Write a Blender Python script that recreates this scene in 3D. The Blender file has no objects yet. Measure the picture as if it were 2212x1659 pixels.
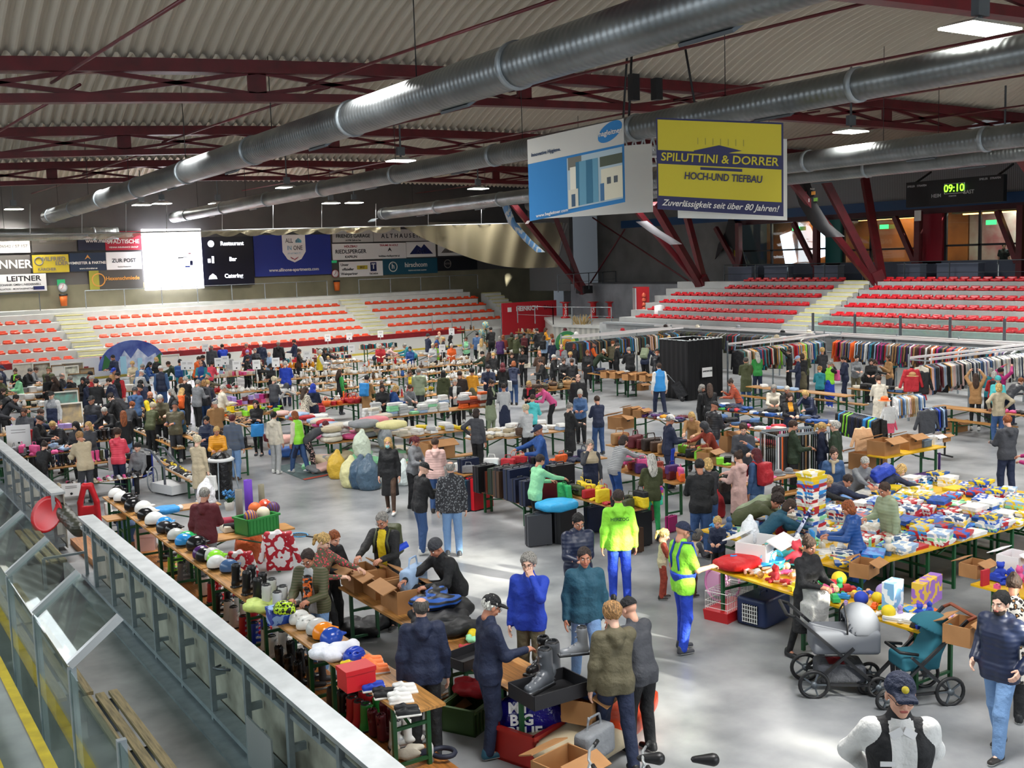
import bpy, math, random
import numpy as np
from mathutils import Matrix, Vector
random.seed(7)
PI=math.pi
SC=bpy.context.scene; COL=SC.collection
# ---------------- camera ----------------
F_PX,TH,RO,CAM_H=2346.0,0.11368,0.03132,5.44; YAW=math.radians(32.7)
c_,s_=math.cos(TH),math.sin(TH)
R0=np.array([[1,0,0],[0,-s_,-c_],[0,c_,-s_]])
Q0=np.array([[math.cos(RO),math.sin(RO),0],[-math.sin(RO),math.cos(RO),0],[0,0,1]])
cy_,sy_=math.cos(YAW),math.sin(YAW)
RC=Q0@R0@np.array([[cy_,-sy_,0],[sy_,cy_,0],[0,0,1]])
cam=bpy.data.objects.new('camera',bpy.data.cameras.new('camera')); COL.objects.link(cam); SC.camera=cam
cam.data.sensor_width=36; cam.data.lens=36*F_PX/2212; cam.data.clip_start=.1; cam.data.clip_end=300
rt,dn,fw=RC
cam.matrix_world=Matrix(((rt[0],-dn[0],-fw[0],0),(rt[1],-dn[1],-fw[1],0),(rt[2],-dn[2],-fw[2],CAM_H),(0,0,0,1)))
def ray(x,y): return RC.T@np.array([x-1106.,y-829.5,F_PX])
def G(x,y,z=0.):
    d=ray(x,y); t=(z-CAM_H)/d[2]; return Vector((t*d[0],t*d[1],z))
def PX(x,y,X):
    d=ray(x,y); t=X/d[0]; return Vector((X,t*d[1],CAM_H+t*d[2]))
def PY(x,y,Y):
    d=ray(x,y); t=Y/d[1]; return Vector((t*d[0],Y,CAM_H+t*d[2]))
# ---------------- world, lights, exposure ----------------
SC.view_settings.view_transform='Standard'; SC.view_settings.look='None'; SC.view_settings.gamma=1
SC.view_settings.use_curve_mapping=False; SC.view_settings.exposure=0.42
W=bpy.data.worlds.new('daylight'); SC.world=W; W.use_nodes=True
W.node_tree.nodes['Background'].inputs[0].default_value=(.80,.90,1,1)
W.node_tree.nodes['Background'].inputs[1].default_value=1.0
def area(name,loc,size,power,color=(1,1,1),rot=(0,0,0),size_y=None,spread=None):
    L=bpy.data.lights.new(name,'AREA'); L.energy=power; L.color=color; L.size=size
    if size_y: L.shape='RECTANGLE'; L.size_y=size_y
    if spread: L.spread=spread
    o=bpy.data.objects.new(name,L); COL.objects.link(o); o.location=loc; o.rotation_euler=rot; return o
# added grid of unseen fill lamps under the closed roof, pointing down
for yy in (6,19.5,32.5,46,59):
    for xx in (8,22,36):
        area('roof_fill_lamp',(xx,yy,8.9),5.0,600 if yy<40 else (430 if yy<50 else 260),(1,.985,.96),size_y=2.2,spread=math.radians(150))
# unseen fill light added behind the camera, standing in for assumed windows
area('entrance_fill_light',(14,-7,5.5),22,1300,(.88,.94,1),rot=(math.radians(78),0,0),size_y=5)
area('side_fill_light',(-5.6,22,6.2),34,900,(.92,.96,1),rot=(math.radians(55),0,math.radians(-90)),size_y=4)  # added side fill that brightens the walkway and boards, no window there
# low sun shaped into floor patches by added openings (cut in wall_sun_mask)
SUND=Vector((-.30,1.,-.34)).normalized()
Ls=bpy.data.lights.new('sun','SUN'); Ls.energy=26; Ls.color=(1,.95,.82); Ls.angle=.02; so=bpy.data.objects.new('sun',Ls); COL.objects.link(so); so.rotation_euler=SUND.to_track_quat('-Z','Y').to_euler()
# ---------------- materials ----------------
def lin(h):
    if isinstance(h,str):
        h=h.lstrip('#'); h=[int(h[i:i+2],16)/255 for i in (0,2,4)]
    return tuple((v/12.92 if v<=.04045 else ((v+.055)/1.055)**2.4) for v in h)
MC={}
def mat(col,rough=.65,metal=0.,kind='',col2=None,sc=8.,emit=0.,name=None,alpha=None):
    key=(col,rough,metal,kind,col2,sc,emit,alpha)
    if key in MC: return MC[key]
    m=bpy.data.materials.new(name or 'm_%s_%s'%(kind or 'plain',str(col).strip('#'))); MC[key]=m
    m.use_nodes=True; nt=m.node_tree; N=nt.nodes; L=nt.links; b=N['Principled BSDF']
    c=lin(col)+(1,); b.inputs['Base Color'].default_value=c; b.inputs['Roughness'].default_value=rough; b.inputs['Metallic'].default_value=metal
    m.diffuse_color=c
    if emit:
        b.inputs['Emission Color'].default_value=c; b.inputs['Emission Strength'].default_value=emit
    if alpha is not None:
        b.inputs['Alpha'].default_value=alpha
    tc=N.new('ShaderNodeTexCoord')
    def noise(s,d=3,coord='Object'):
        n=N.new('ShaderNodeTexNoise'); n.inputs['Scale'].default_value=s; n.inputs['Detail'].default_value=d; L.new(tc.outputs[coord],n.inputs['Vector']); return n
    def bump(src,st,dist=.02):
        bp=N.new('ShaderNodeBump'); bp.inputs['Strength'].default_value=st; bp.inputs['Distance'].default_value=dist; L.new(src,bp.inputs['Height']); L.new(bp.outputs[0],b.inputs['Normal'])
    def ramp(src,stops):
        r=N.new('ShaderNodeValToRGB'); e=r.color_ramp.elements
        while len(e)<len(stops): e.new(.5)
        for i,(p,cc) in enumerate(stops): e[i].position=p; e[i].color=lin(cc)+(1,)
        L.new(src,r.inputs[0]); L.new(r.outputs[0],b.inputs['Base Color']); return r
    if kind=='cloth':
        bump(noise(sc,4).outputs[0],.8,.05)
    elif kind=='puffer':
        w=N.new('ShaderNodeTexWave'); w.bands_direction='Z'; w.inputs['Scale'].default_value=5.5; w.inputs['Distortion'].default_value=1.2; L.new(tc.outputs['Object'],w.inputs['Vector']); bump(w.outputs['Fac'],.3,.01); b.inputs['Roughness'].default_value=.42
    elif kind in('stripe','stripex','stripeq'):
        w=N.new('ShaderNodeTexWave'); w.bands_direction={'stripe':'Z','stripex':'X','stripeq':'Y'}[kind]; w.inputs['Scale'].default_value=sc; w.inputs['Distortion'].default_value=.3; L.new(tc.outputs['Object'],w.inputs['Vector'])
        r=ramp(w.outputs['Fac'],[(0,col),(.5,col2)]); r.color_ramp.interpolation='CONSTANT'
    elif kind=='spots':
        v=N.new('ShaderNodeTexVoronoi'); v.inputs['Scale'].default_value=sc; L.new(tc.outputs['Object'],v.inputs['Vector'])
        r=ramp(v.outputs['Distance'],[(0,col2),(.36,col)]); r.color_ramp.interpolation='CONSTANT'
    elif kind=='leopard':
        v=N.new('ShaderNodeTexVoronoi'); v.inputs['Scale'].default_value=sc; n=noise(14); mx=N.new('ShaderNodeVectorMath'); mx.operation='ADD'; s=N.new('ShaderNodeVectorMath'); s.operation='SCALE'; s.inputs[3].default_value=.06
        L.new(n.outputs['Color'],s.inputs[0]); L.new(tc.outputs['Object'],mx.inputs[0]); L.new(s.outputs[0],mx.inputs[1]); L.new(mx.outputs[0],v.inputs['Vector'])
        r=ramp(v.outputs['Distance'],[(0,'#a8763c'),(.22,'#1b1512'),(.45,col)]); r.color_ramp.interpolation='CONSTANT'
    elif kind=='patch':
        v=noise(sc,2); r=ramp(v.outputs[0],[(0,col),(.44,col2),(.56,col)]); r.color_ramp.interpolation='CONSTANT'
    elif kind=='multi':
        v=N.new('ShaderNodeTexVoronoi'); v.inputs['Scale'].default_value=sc; L.new(tc.outputs['Object'],v.inputs['Vector'])
        hs=N.new('ShaderNodeHueSaturation'); hs.inputs['Color'].default_value=c; sep=N.new('ShaderNodeSeparateColor'); L.new(v.outputs['Color'],sep.inputs[0]); L.new(sep.outputs[0],hs.inputs['Hue']); L.new(hs.outputs[0],b.inputs['Base Color'])
    elif kind=='wood':
        w=N.new('ShaderNodeTexNoise'); w.inputs['Scale'].default_value=3; w.inputs['Detail'].default_value=6
        mp=N.new('ShaderNodeMapping'); mp.inputs['Scale'].default_value=(1,14,14) if not col2 else (14,1,14); L.new(tc.outputs['Object'],mp.inputs[0]); L.new(mp.outputs[0],w.inputs['Vector'])
        d=[max(0,v*.62) for v in [int(col.lstrip('#')[i:i+2],16)/255 for i in (0,2,4)]]
        ramp(w.outputs[0],[(.25,tuple(d)),(.6,col)])
    elif kind=='noise':
        n=noise(sc,6); a=[int(col.lstrip('#')[i:i+2],16)/255 for i in (0,2,4)]
        c2=col2 or tuple(v*.75 for v in a); ramp(n.outputs[0],[(.3,c2),(.7,col)])
        bump(n.outputs[0],.15,.01)
    elif kind=='duct':
        w=N.new('ShaderNodeTexWave'); w.bands_direction='Y'; w.inputs['Scale'].default_value=2.2; L.new(tc.outputs['Object'],w.inputs['Vector']); bump(w.outputs['Fac'],.4,.01)
        n=noise(1.2,4); ramp(n.outputs[0],[(.2,'#6a6f71'),(.8,col)])
    elif kind=='hair':
        mp=N.new('ShaderNodeMapping'); mp.inputs['Scale'].default_value=(90,90,9); n=N.new('ShaderNodeTexNoise'); n.inputs['Scale'].default_value=1; n.inputs['Detail'].default_value=3; L.new(tc.outputs['Object'],mp.inputs[0]); L.new(mp.outputs[0],n.inputs['Vector']); bump(n.outputs[0],.9,.02)
        a=[int(col.lstrip('#')[i:i+2],16)/255 for i in (0,2,4)]; ramp(n.outputs[0],[(.35,tuple(v*.6 for v in a)),(.62,tuple(min(1,v*1.2) for v in a))])
    elif kind=='crumple':
        bump(noise(sc,4).outputs[0],.9,.05)
    return m
def glassmat(name,tint=(.86,.95,.93),refl=.12):
    m=bpy.data.materials.new(name); m.use_nodes=True; nt=m.node_tree; N=nt.nodes; L=nt.links; N.clear()
    o=N.new('ShaderNodeOutputMaterial'); mx=N.new('ShaderNodeMixShader'); t=N.new('ShaderNodeBsdfTransparent'); g=N.new('ShaderNodeBsdfGlossy'); f=N.new('ShaderNodeLayerWeight'); f.inputs[0].default_value=.12
    t.inputs[0].default_value=tint+(1,); g.inputs['Roughness'].default_value=.02
    L.new(f.outputs[1],mx.inputs[0]); L.new(t.outputs[0],mx.inputs[1]); L.new(g.outputs[0],mx.inputs[2]); L.new(mx.outputs[0],o.inputs[0]); return m
def netmat(name,col,a):
    m=bpy.data.materials.new(name); m.use_nodes=True; nt=m.node_tree; N=nt.nodes; L=nt.links; N.clear()
    o=N.new('ShaderNodeOutputMaterial'); mx=N.new('ShaderNodeMixShader'); t=N.new('ShaderNodeBsdfTransparent'); d=N.new('ShaderNodeBsdfDiffuse'); d.inputs[0].default_value=lin(col)+(1,); mx.inputs[0].default_value=a
    L.new(t.outputs[0],mx.inputs[1]); L.new(d.outputs[0],mx.inputs[2]); L.new(mx.outputs[0],o.inputs[0]); return m
# regions of the reference frame used to note positions
CROP={'A':(0,750,4.74),'B':(380,750,4.74),'C':(760,700,4.1475),'D':(1100,700,4.1475),'E':(1450,700,4.1475),'R':(1812,700,4.1475),'F':(0,450,3.95),'N':(540,450,3.95),'K':(1080,450,3.95),'S':(1500,1020,3.107),'T':(1640,1200,3.614),'U':(680,1050,4.148),'V':(1100,1000,3.77),'W':(200,1030,4.148),'X':(500,1250,3.95),'Y':(900,1250,3.687),'L':(0,1050,2.724),'P':(0,0,1.)}
def cpx(c,x,y): a=CROP[c]; return a[0]+x/a[2],a[1]+y/a[2]
# ---------------- object helpers ----------------
def tag(o,label=None,cat=None,group=None,kind=None):
    if label: o['label']=label
    if cat: o['category']=cat
    if group: o['group']=group
    if kind: o['kind']=kind
    return o
def empty(name,loc=(0,0,0),rz=0.):
    o=bpy.data.objects.new(name,None); COL.objects.link(o); o.location=loc; o.rotation_euler=(0,0,rz); o.empty_display_size=.2; return o
def link(name,me,mats=None,parent=None,loc=None,rot=None,scale=None):
    o=bpy.data.objects.new(name,me); COL.objects.link(o)
    if mats:
        if not isinstance(mats,(list,tuple)): mats=[mats]
        for i,m in enumerate(mats):
            if i<len(me.materials):
                o.material_slots[i].link='OBJECT'; o.material_slots[i].material=m
    if parent: o.parent=parent
    if loc is not None: o.location=loc
    if rot is not None: o.rotation_euler=rot
    if scale is not None: o.scale=scale if hasattr(scale,'__len__') else (scale,)*3
    return o
def copytree(o,parent=None):
    c=o.copy(); COL.objects.link(c); c.parent=parent
    for ch in list(o.children): copytree(ch,c)
    return c
def rotm(rx=0,ry=0,rz=0):
    return np.array(Matrix.Rotation(rz,3,'Z')@Matrix.Rotation(ry,3,'Y')@Matrix.Rotation(rx,3,'X'))
class MB:
    def __init__(s): s.v=[]; s.f=[]; s.m=[]; s.n=0; s.sm=[]
    def add(s,v,f,mi=0,sm=False):
        v=np.asarray(v,float); s.v.append(v); s.f+= [tuple(int(i)+s.n for i in q) for q in f]; s.m+=[mi]*len(f); s.sm+=[sm]*len(f); s.n+=len(v); return s
    def box(s,c,d,R=None,mi=0,taper=None):
        h=np.array(d,float)/2; v=np.array([[x,y,z] for z in(-1,1) for y in(-1,1) for x in(-1,1)],float)*h
        if taper: v[4:,0]*=taper; v[4:,1]*=taper
        if R is not None: v=v@np.asarray(R).T
        return s.add(v+np.array(c,float),[(0,2,3,1),(4,5,7,6),(0,1,5,4),(2,6,7,3),(0,4,6,2),(1,3,7,5)],mi)
    def bar(s,a,b,w,h=None,mi=0):
        a=np.array(a,float); b=np.array(b,float); d=b-a; L=np.linalg.norm(d); d/=L; up=np.array([0,0,1.]) if abs(d[2])<.95 else np.array([0,1.,0])
        x=np.cross(d,up); x/=np.linalg.norm(x); z=np.cross(x,d); R=np.stack([x,d,z],1); return s.box((a+b)/2,(w,L,h or w),R,mi)
    def tube(s,pts,r,n=8,mi=0,caps=True,closed=False):
        P=[np.array(p,float) for p in pts]; rs=r if hasattr(r,'__len__') else [r]*len(P); V=[]; k=len(P); ref=None
        for i in range(k):
            t=(P[(i+1)%k]-P[i-1]) if closed else P[min(i+1,k-1)]-P[max(i-1,0)]
            t=t/(np.linalg.norm(t)+1e-9)
            if ref is None: ref=np.array([0,0,1.]) if abs(t[2])<.9 else np.array([1.,0,0])
            x=np.cross(t,ref); x/=np.linalg.norm(x)+1e-9; y=np.cross(x,t); ref=y
            for j in range(n):
                a=2*PI*j/n; V.append(P[i]+rs[i]*(math.cos(a)*x+math.sin(a)*y))
        Fc=[]
        for i in range(k if closed else k-1):
            i2=(i+1)%k
            for j in range(n): Fc.append((i*n+j,i*n+(j+1)%n,i2*n+(j+1)%n,i2*n+j))
        if caps and not closed: Fc+=[tuple(range(n-1,-1,-1)),tuple((k-1)*n+j for j in range(n))]
        return s.add(V,Fc,mi,True)
    def lathe(s,prof,n=16,c=(0,0,0),mi=0,R=None,sx=1.):
        V=[];Fc=[]
        for r,z in prof:
            for j in range(n): a=2*PI*j/n; V.append((r*math.cos(a)*sx,r*math.sin(a),z))
        for i in range(len(prof)-1):
            for j in range(n): Fc.append((i*n+j,i*n+(j+1)%n,(i+1)*n+(j+1)%n,(i+1)*n+j))
        V=np.array(V)
        if R is not None: V=V@np.asarray(R).T
        return s.add(V+np.array(c,float),Fc,mi,True)
    def poly(s,pts,mi=0): return s.add(pts,[tuple(range(len(pts)))],mi)
    def prism(s,pts,a,b,ax=2,mi=0):
        # outline pts (2D) extruded from a to b along axis ax
        def P(p,t):
            q=[0,0,0]; o=[i for i in range(3) if i!=ax]; q[o[0]],q[o[1]]=p; q[ax]=t; return q
        n=len(pts); V=[P(p,a) for p in pts]+[P(p,b) for p in pts]
        return s.add(V,[tuple(range(n))[::-1],tuple(range(n,2*n))]+[(i,(i+1)%n,n+(i+1)%n,n+i) for i in range(n)],mi)
    def grid(s,fn,nu,nv,mi=0,sm=True):
        V=[fn(i/nu,j/nv) for j in range(nv+1) for i in range(nu+1)]; w=nu+1
        return s.add(V,[(j*w+i,j*w+i+1,(j+1)*w+i+1,(j+1)*w+i) for j in range(nv) for i in range(nu)],mi,sm)
    def mesh(s,name,mats):
        me=bpy.data.meshes.new(name); v=np.concatenate(s.v) if s.v else np.zeros((0,3)); me.from_pydata(v.tolist(),[],s.f)
        for m in (mats if isinstance(mats,(list,tuple)) else [mats]): me.materials.append(m)
        me.polygons.foreach_set('material_index',s.m); me.polygons.foreach_set('use_smooth',s.sm); me.update(); return me
    def build(s,name,mats,parent=None,loc=None,rz=None):
        o=bpy.data.objects.new(name,s.mesh(name,mats)); COL.objects.link(o)
        if parent: o.parent=parent
        if loc is not None: o.location=loc
        if rz is not None: o.rotation_euler=(0,0,rz)
        return o
def struct(o): o['kind']='structure'; return o
# ---------------- signed distance shapes -> smooth meshes ----------------
class SDF:
    def __init__(s,res=.02,k=.03): s.res=res; s.k=k; s.p=[]
    def cap(s,a,b,ra,rb=None,k=None,op=0): s.p.append(('c',np.array(a,float),np.array(b,float),ra,ra if rb is None else rb,k,op)); return s
    def path(s,pts,rs,k=None):
        for i in range(len(pts)-1): s.cap(pts[i],pts[i+1],rs[i],rs[i+1],k)
        return s
    def ell(s,c,r,R=None,k=None,op=0): s.p.append(('e',np.array(c,float),np.array(r,float),None if R is None else np.asarray(R),0,k,op)); return s
    def box(s,c,h,R=None,rd=.01,k=None,op=0): s.p.append(('b',np.array(c,float),np.array(h,float),None if R is None else np.asarray(R),rd,k,op)); return s
    def bounds(s):
        lo=np.full(3,1e9); hi=-lo
        for q in s.p:
            if q[6]: continue
            if q[0]=='c': l=np.minimum(q[1]-q[3],q[2]-q[4]); h=np.maximum(q[1]+q[3],q[2]+q[4])
            else:
                e=q[2]+ (q[4] if q[0]=='b' else 0)
                if q[3] is not None: e=np.abs(q[3])@e
                l=q[1]-e; h=q[1]+e
            lo=np.minimum(lo,l); hi=np.maximum(hi,h)
        return lo,hi
    def mesh(s,off=0.,clip=None,noise=0.,nf=9.):
        r=s.res; lo,hi=s.bounds(); lo=lo-2.5*r-off; hi=hi+2.5*r+off
        n=np.ceil((hi-lo)/r).astype(int)+1
        ax=[(lo[i]+r*np.arange(n[i])).astype(np.float32) for i in range(3)]
        Fv=np.full(n,9.,np.float32)
        for q in s.p:
            k=s.k if q[5] is None else q[5]; m=k+2*r+off+.01
            if q[0]=='c': l=np.minimum(q[1]-q[3],q[2]-q[4]); h=np.maximum(q[1]+q[3],q[2]+q[4])
            else:
                e=q[2]+(q[4] if q[0]=='b' else 0)
                if q[3] is not None: e=np.abs(q[3])@e
                l=q[1]-e; h=q[1]+e
            i0=np.clip(np.floor((l-m-lo)/r).astype(int),0,n); i1=np.clip(np.ceil((h+m-lo)/r).astype(int)+1,0,n)
            if (i1<=i0).any(): continue
            sl=tuple(slice(a,b) for a,b in zip(i0,i1))
            X=ax[0][sl[0]][:,None,None]-q[1][0]; Y=ax[1][sl[1]][None,:,None]-q[1][1]; Z=ax[2][sl[2]][None,None,:]-q[1][2]
            if q[0]=='c':
                d=q[2]-q[1]; L2=max(float(d@d),1e-9); t=np.clip((X*d[0]+Y*d[1]+Z*d[2])/L2,0,1)
                D=np.sqrt((X-t*d[0])**2+(Y-t*d[1])**2+(Z-t*d[2])**2)-(q[3]+(q[4]-q[3])*t)
            else:
                if q[3] is not None:
                    Rm=q[3].T; X,Y,Z=(Rm[0,0]*X+Rm[0,1]*Y+Rm[0,2]*Z,Rm[1,0]*X+Rm[1,1]*Y+Rm[1,2]*Z,Rm[2,0]*X+Rm[2,1]*Y+Rm[2,2]*Z)
                a,b,c=q[2]
                if q[0]=='e':
                    k0=np.sqrt((X/a)**2+(Y/b)**2+(Z/c)**2); k1=np.sqrt((X/a**2)**2+(Y/b**2)**2+(Z/c**2)**2)+1e-6; D=k0*(k0-1)/k1
                else:
                    qx=np.abs(X)-a; qy=np.abs(Y)-b; qz=np.abs(Z)-c
                    D=np.sqrt(np.maximum(qx,0)**2+np.maximum(qy,0)**2+np.maximum(qz,0)**2)+np.minimum(np.maximum(qx,np.maximum(qy,qz)),0)-q[4]
            A=Fv[sl]
            if q[6]: D=-D; h=np.maximum(k-np.abs(A-D),0)/max(k,1e-6); Fv[sl]=np.maximum(A,D)+h*h*k*.25
            else: h=np.maximum(k-np.abs(A-D),0)/max(k,1e-6); Fv[sl]=np.minimum(A,D)-h*h*k*.25
        if off: Fv-=off
        if noise:
            X=ax[0][:,None,None]; Y=ax[1][None,:,None]; Z=ax[2][None,None,:]
            Fv+=noise*(np.sin(X*nf+1.3+1.7*np.sin(Z*nf*.6))*np.sin(Y*nf*1.1+.5)*np.cos(Z*nf*.9+X*3)+.5*np.sin(X*nf*2.1+Z*nf*1.7)*np.sin(Y*nf*2.3+Z*2))
        if clip is not None:
            X=ax[0][:,None,None]; Y=ax[1][None,:,None]; Z=ax[2][None,None,:]
            Fv=np.maximum(Fv,clip(X,Y,Z).astype(np.float32))
        return nets(Fv,lo,r)
def nets(Fv,lo,r):
    S=Fv<0; sh=Fv.shape; c=tuple(k-1 for k in sh)
    cnt=np.zeros(c,np.float32); pos=np.zeros(c+(3,),np.float32)
    for a in range(3):
        o=[i for i in range(3) if i!=a]
        for u in (0,1):
            for v in (0,1):
                s0=[slice(None)]*3; s1=[slice(None)]*3
                s0[a]=slice(0,c[a]); s1[a]=slice(1,c[a]+1)
                for ax_,w in zip(o,(u,v)): s0[ax_]=slice(w,c[ax_]+w); s1[ax_]=s0[ax_]
                A=Fv[tuple(s0)]; B=Fv[tuple(s1)]; M=(A<0)!=(B<0)
                t=np.where(M,A/np.where(M,A-B,1),0)
                cnt+=M; pos[...,a]+=t; pos[...,o[0]]+=M*u; pos[...,o[1]]+=M*v
    act=cnt>0; ids=np.full(c,-1,np.int64); ids[act]=np.arange(act.sum())
    I=np.argwhere(act); V=(I+pos[act]/cnt[act][:,None])*r+lo
    Q=[]
    for a in range(3):
        o=[i for i in range(3) if i!=a]; b_,c2=o
        s0=[slice(1,-1)]*3; s0[a]=slice(0,-1); s1=list(s0); s1[a]=slice(1,None)
        A=S[tuple(s0)]; B=S[tuple(s1)]; E=np.argwhere(A!=B)
        if len(E)==0: continue
        sg=A[tuple(E.T)]
        base=E.copy(); base[:,b_]+=1; base[:,c2]+=1
        def cell(db,dc):
            q=base.copy(); q[:,b_]-=db; q[:,c2]-=dc; return ids[tuple(q.T)]
        q=np.stack([cell(1,1),cell(0,1),cell(0,0),cell(1,0)],1)
        if a==1: sg=~sg
        q[~sg]=q[~sg][:,::-1]; Q.append(q)
    Q=np.concatenate(Q) if Q else np.zeros((0,4),int)
    if len(Q) and np.einsum('ij,ij->i',V[Q[:,0]]-V.mean(0),np.cross(V[Q[:,1]]-V.mean(0),V[Q[:,2]]-V.mean(0))).sum()<0: Q=Q[:,::-1]
    return V,Q
def npmesh(name,V,Q,mats,mi=None,smooth=True):
    me=bpy.data.meshes.new(name); me.vertices.add(len(V)); me.vertices.foreach_set('co',np.asarray(V,np.float32).ravel())
    Q=np.asarray(Q); me.loops.add(Q.size); me.loops.foreach_set('vertex_index',Q.ravel().astype(np.int32))
    me.polygons.add(len(Q)); me.polygons.foreach_set('loop_start',np.arange(0,Q.size,4,dtype=np.int32)); me.polygons.foreach_set('loop_total',np.full(len(Q),4,np.int32))
    for m in (mats if isinstance(mats,(list,tuple)) else [mats]): me.materials.append(m)
    if mi is not None: me.polygons.foreach_set('material_index',np.asarray(mi,np.int32))
    me.update(calc_edges=True)
    me.polygons.foreach_set('use_smooth',np.full(len(Q),smooth)); return me
# ---------------- text ----------------
TXT=[]
def text(s,size,m,parent,M,name='lettering',sx=1.,shear=0.,align='CENTER',bold=0.):
    cu=bpy.data.curves.new('t','FONT'); cu.body=s; cu.size=size; cu.align_x=align; cu.align_y='CENTER'; cu.extrude=.004; cu.shear=shear; cu.offset=bold*size; cu.resolution_u=3
    o=bpy.data.objects.new('t',cu); COL.objects.link(o); TXT.append((o,name,m,parent,M,sx)); return o
def flush_text():
    bpy.context.view_layer.update(); dg=bpy.context.evaluated_depsgraph_get()
    for o,name,m,parent,M,sx in TXT:
        me=bpy.data.meshes.new_from_object(o.evaluated_get(dg)); me.materials.clear(); me.materials.append(m)
        n=bpy.data.objects.new(name,me); COL.objects.link(n); n.parent=parent; n.matrix_local=M@Matrix.Diagonal((sx,1,1,1))
    for t in TXT: bpy.data.objects.remove(t[0])
    TXT.clear()
def basis(o,x,y):
    x=Vector(x).normalized(); y=Vector(y); n=x.cross(y).normalized(); y=n.cross(x)
    M=Matrix((x,y,n)).transposed().to_4x4(); M.translation=Vector(o); return M
# ======================= the hall =======================
GREY='#8f9293'
M_conc=mat('#a9abac',.5,0,'noise','#8c8f92',.35,name='sealed_concrete'); 
def floormat():
    m=bpy.data.materials.new('rink_floor'); m.use_nodes=True; nt=m.node_tree; N=nt.nodes; L=nt.links; b=N['Principled BSDF']; tc=N.new('ShaderNodeTexCoord')
    n=N.new('ShaderNodeTexNoise'); n.inputs['Scale'].default_value=.8; n.inputs['Detail'].default_value=6; n.inputs['Roughness'].default_value=.52; L.new(tc.outputs['Object'],n.inputs['Vector'])
    r=N.new('ShaderNodeValToRGB'); r.color_ramp.elements[0].position=.3; r.color_ramp.elements[0].color=lin('#64686c')+(1,); r.color_ramp.elements[1].position=.68; r.color_ramp.elements[1].color=lin('#a5a7a9')+(1,)
    L.new(n.outputs[0],r.inputs[0]); L.new(r.outputs[0],b.inputs['Base Color'])
    n2=N.new('ShaderNodeTexNoise'); n2.inputs['Scale'].default_value=5; n2.inputs['Detail'].default_value=2; L.new(tc.outputs['Object'],n2.inputs['Vector'])
    mr=N.new('ShaderNodeMapRange'); mr.inputs['To Min'].default_value=.26; mr.inputs['To Max'].default_value=.4; L.new(n2.outputs[0],mr.inputs[0]); L.new(mr.outputs[0],b.inputs['Roughness'])
    return m
struct(MB().box((30,32,-.1),(52.8,90,.2)).build('floor',floormat()))
struct(MB().box((-1.2,32,-.1),(9.6,90,.2)).build('floor',mat('#939595',.7,0,'noise','#6e7071',1.6)))
steel=mat('#a4adb2',.42,.5,'noise','#8a9399',6); dsteel=mat('#5d646a',.45,.6); lsteel=mat('#c9ced0',.3,.7); black=mat('#101114',.5)
redsteel=mat('#5e0c18',.45,0,'noise','#480a12',3); white=mat('#e9e9e6',.5); offw=mat('#d6d6d0',.6)
# --- roof: one barrel vault per bay, ribs of corrugation running along Y ---
def zb(X): return 9.87-(.0016 if X<24 else .0006)*(X-24)**2
BY=[-14,-.5,12.8,26,39.2,52.4,65.6,78.8]
def roofmat():
    m=mat('#b5ad9e',.6,.0,name='roof_sheet'); return m
rb=MB(); xs=[]; X=-8.
while X<52: xs.append(X); X+=.055
ph=lambda X:(X/.33)%1
prof=lambda X:.075*(1 if ph(X)<.38 else (-1 if .5<ph(X)<.88 else (1-(ph(X)-.38)/.12*2 if ph(X)<=.5 else -1+(ph(X)-.88)/.12*2)))
for b0,b1 in zip(BY,BY[1:]):
    ys=[b0+(b1-b0)*j/12 for j in range(13)]; V=[(x,y,zb(x)+.95+1.75*(1-((y-(b0+b1)/2)/((b1-b0)/2))**2)+prof(x)) for y in ys for x in xs]; w=len(xs)
    rb.add(V,[(j*w+i,j*w+i+1,(j+1)*w+i+1,(j+1)*w+i) for j in range(12) for i in range(w-1)],0)
struct(rb.build('ceiling',roofmat()))
# --- red lattice trusses ---
for bi,by in enumerate(BY[1:-2]):
    t=empty('roof_truss',(0,by,0)); up=MB(); lo=MB(); X=-6.
    while X<46:
        a,b=X,X+2.6
        up.bar((a,0,zb(a)+.72),(b,0,zb(b)+.72),.5,.3); lo.bar((a,0,zb(a)),(b,0,zb(b)),.34,.2); X+=2.6
    up.build('upper_chord',redsteel,t); lo.build('lower_chord',redsteel,t)
    X=-6.;k=0
    while X<43:
        d=MB(); d.bar((X,0,zb(X)+.08),(X+3.9,0,zb(X+3.9)+.62),.1); d.bar((X+3.9,0,zb(X+3.9)+.08),(X,0,zb(X)+.62),.1); d.build('brace',redsteel,t)
        if k%2==0: MB().box((X,0,zb(X)+.36),(.45,.1,.55)).build('gusset_plate',redsteel,t)
        X+=3.9;k+=1
    tag(t,['dark red lattice roof truss above the near edge of the floor','dark red lattice roof truss nearest the camera crossing the top right corner','dark red lattice roof truss crossing the ceiling above the hanging banners','dark red lattice roof truss, second across behind the hanging banners','dark red lattice roof truss, the farthest but one, above the far tables'][bi],'roof truss')
# tie rods below each vault
tr=0
for bi,(b0,b1) in enumerate(zip(BY[1:-2],BY[2:-1])):
    for xi,x in enumerate((5.5,11.5,17.5,23.5,29.5,35.5,41.5)):
        o=MB().tube([(x,b0,zb(x)+.3),(x-.6,b1,zb(x)+.3)],.035,6).build('tie_rod',redsteel); tag(o,'thin dark red tie rod, %s from the left, in the %s roof bay'%(['first','second','third','fourth','fifth','sixth','seventh'][xi],['nearest','second','third','fourth','farthest'][min(bi,4)]),'tie rod','tie rods under the corrugated roof')
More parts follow.
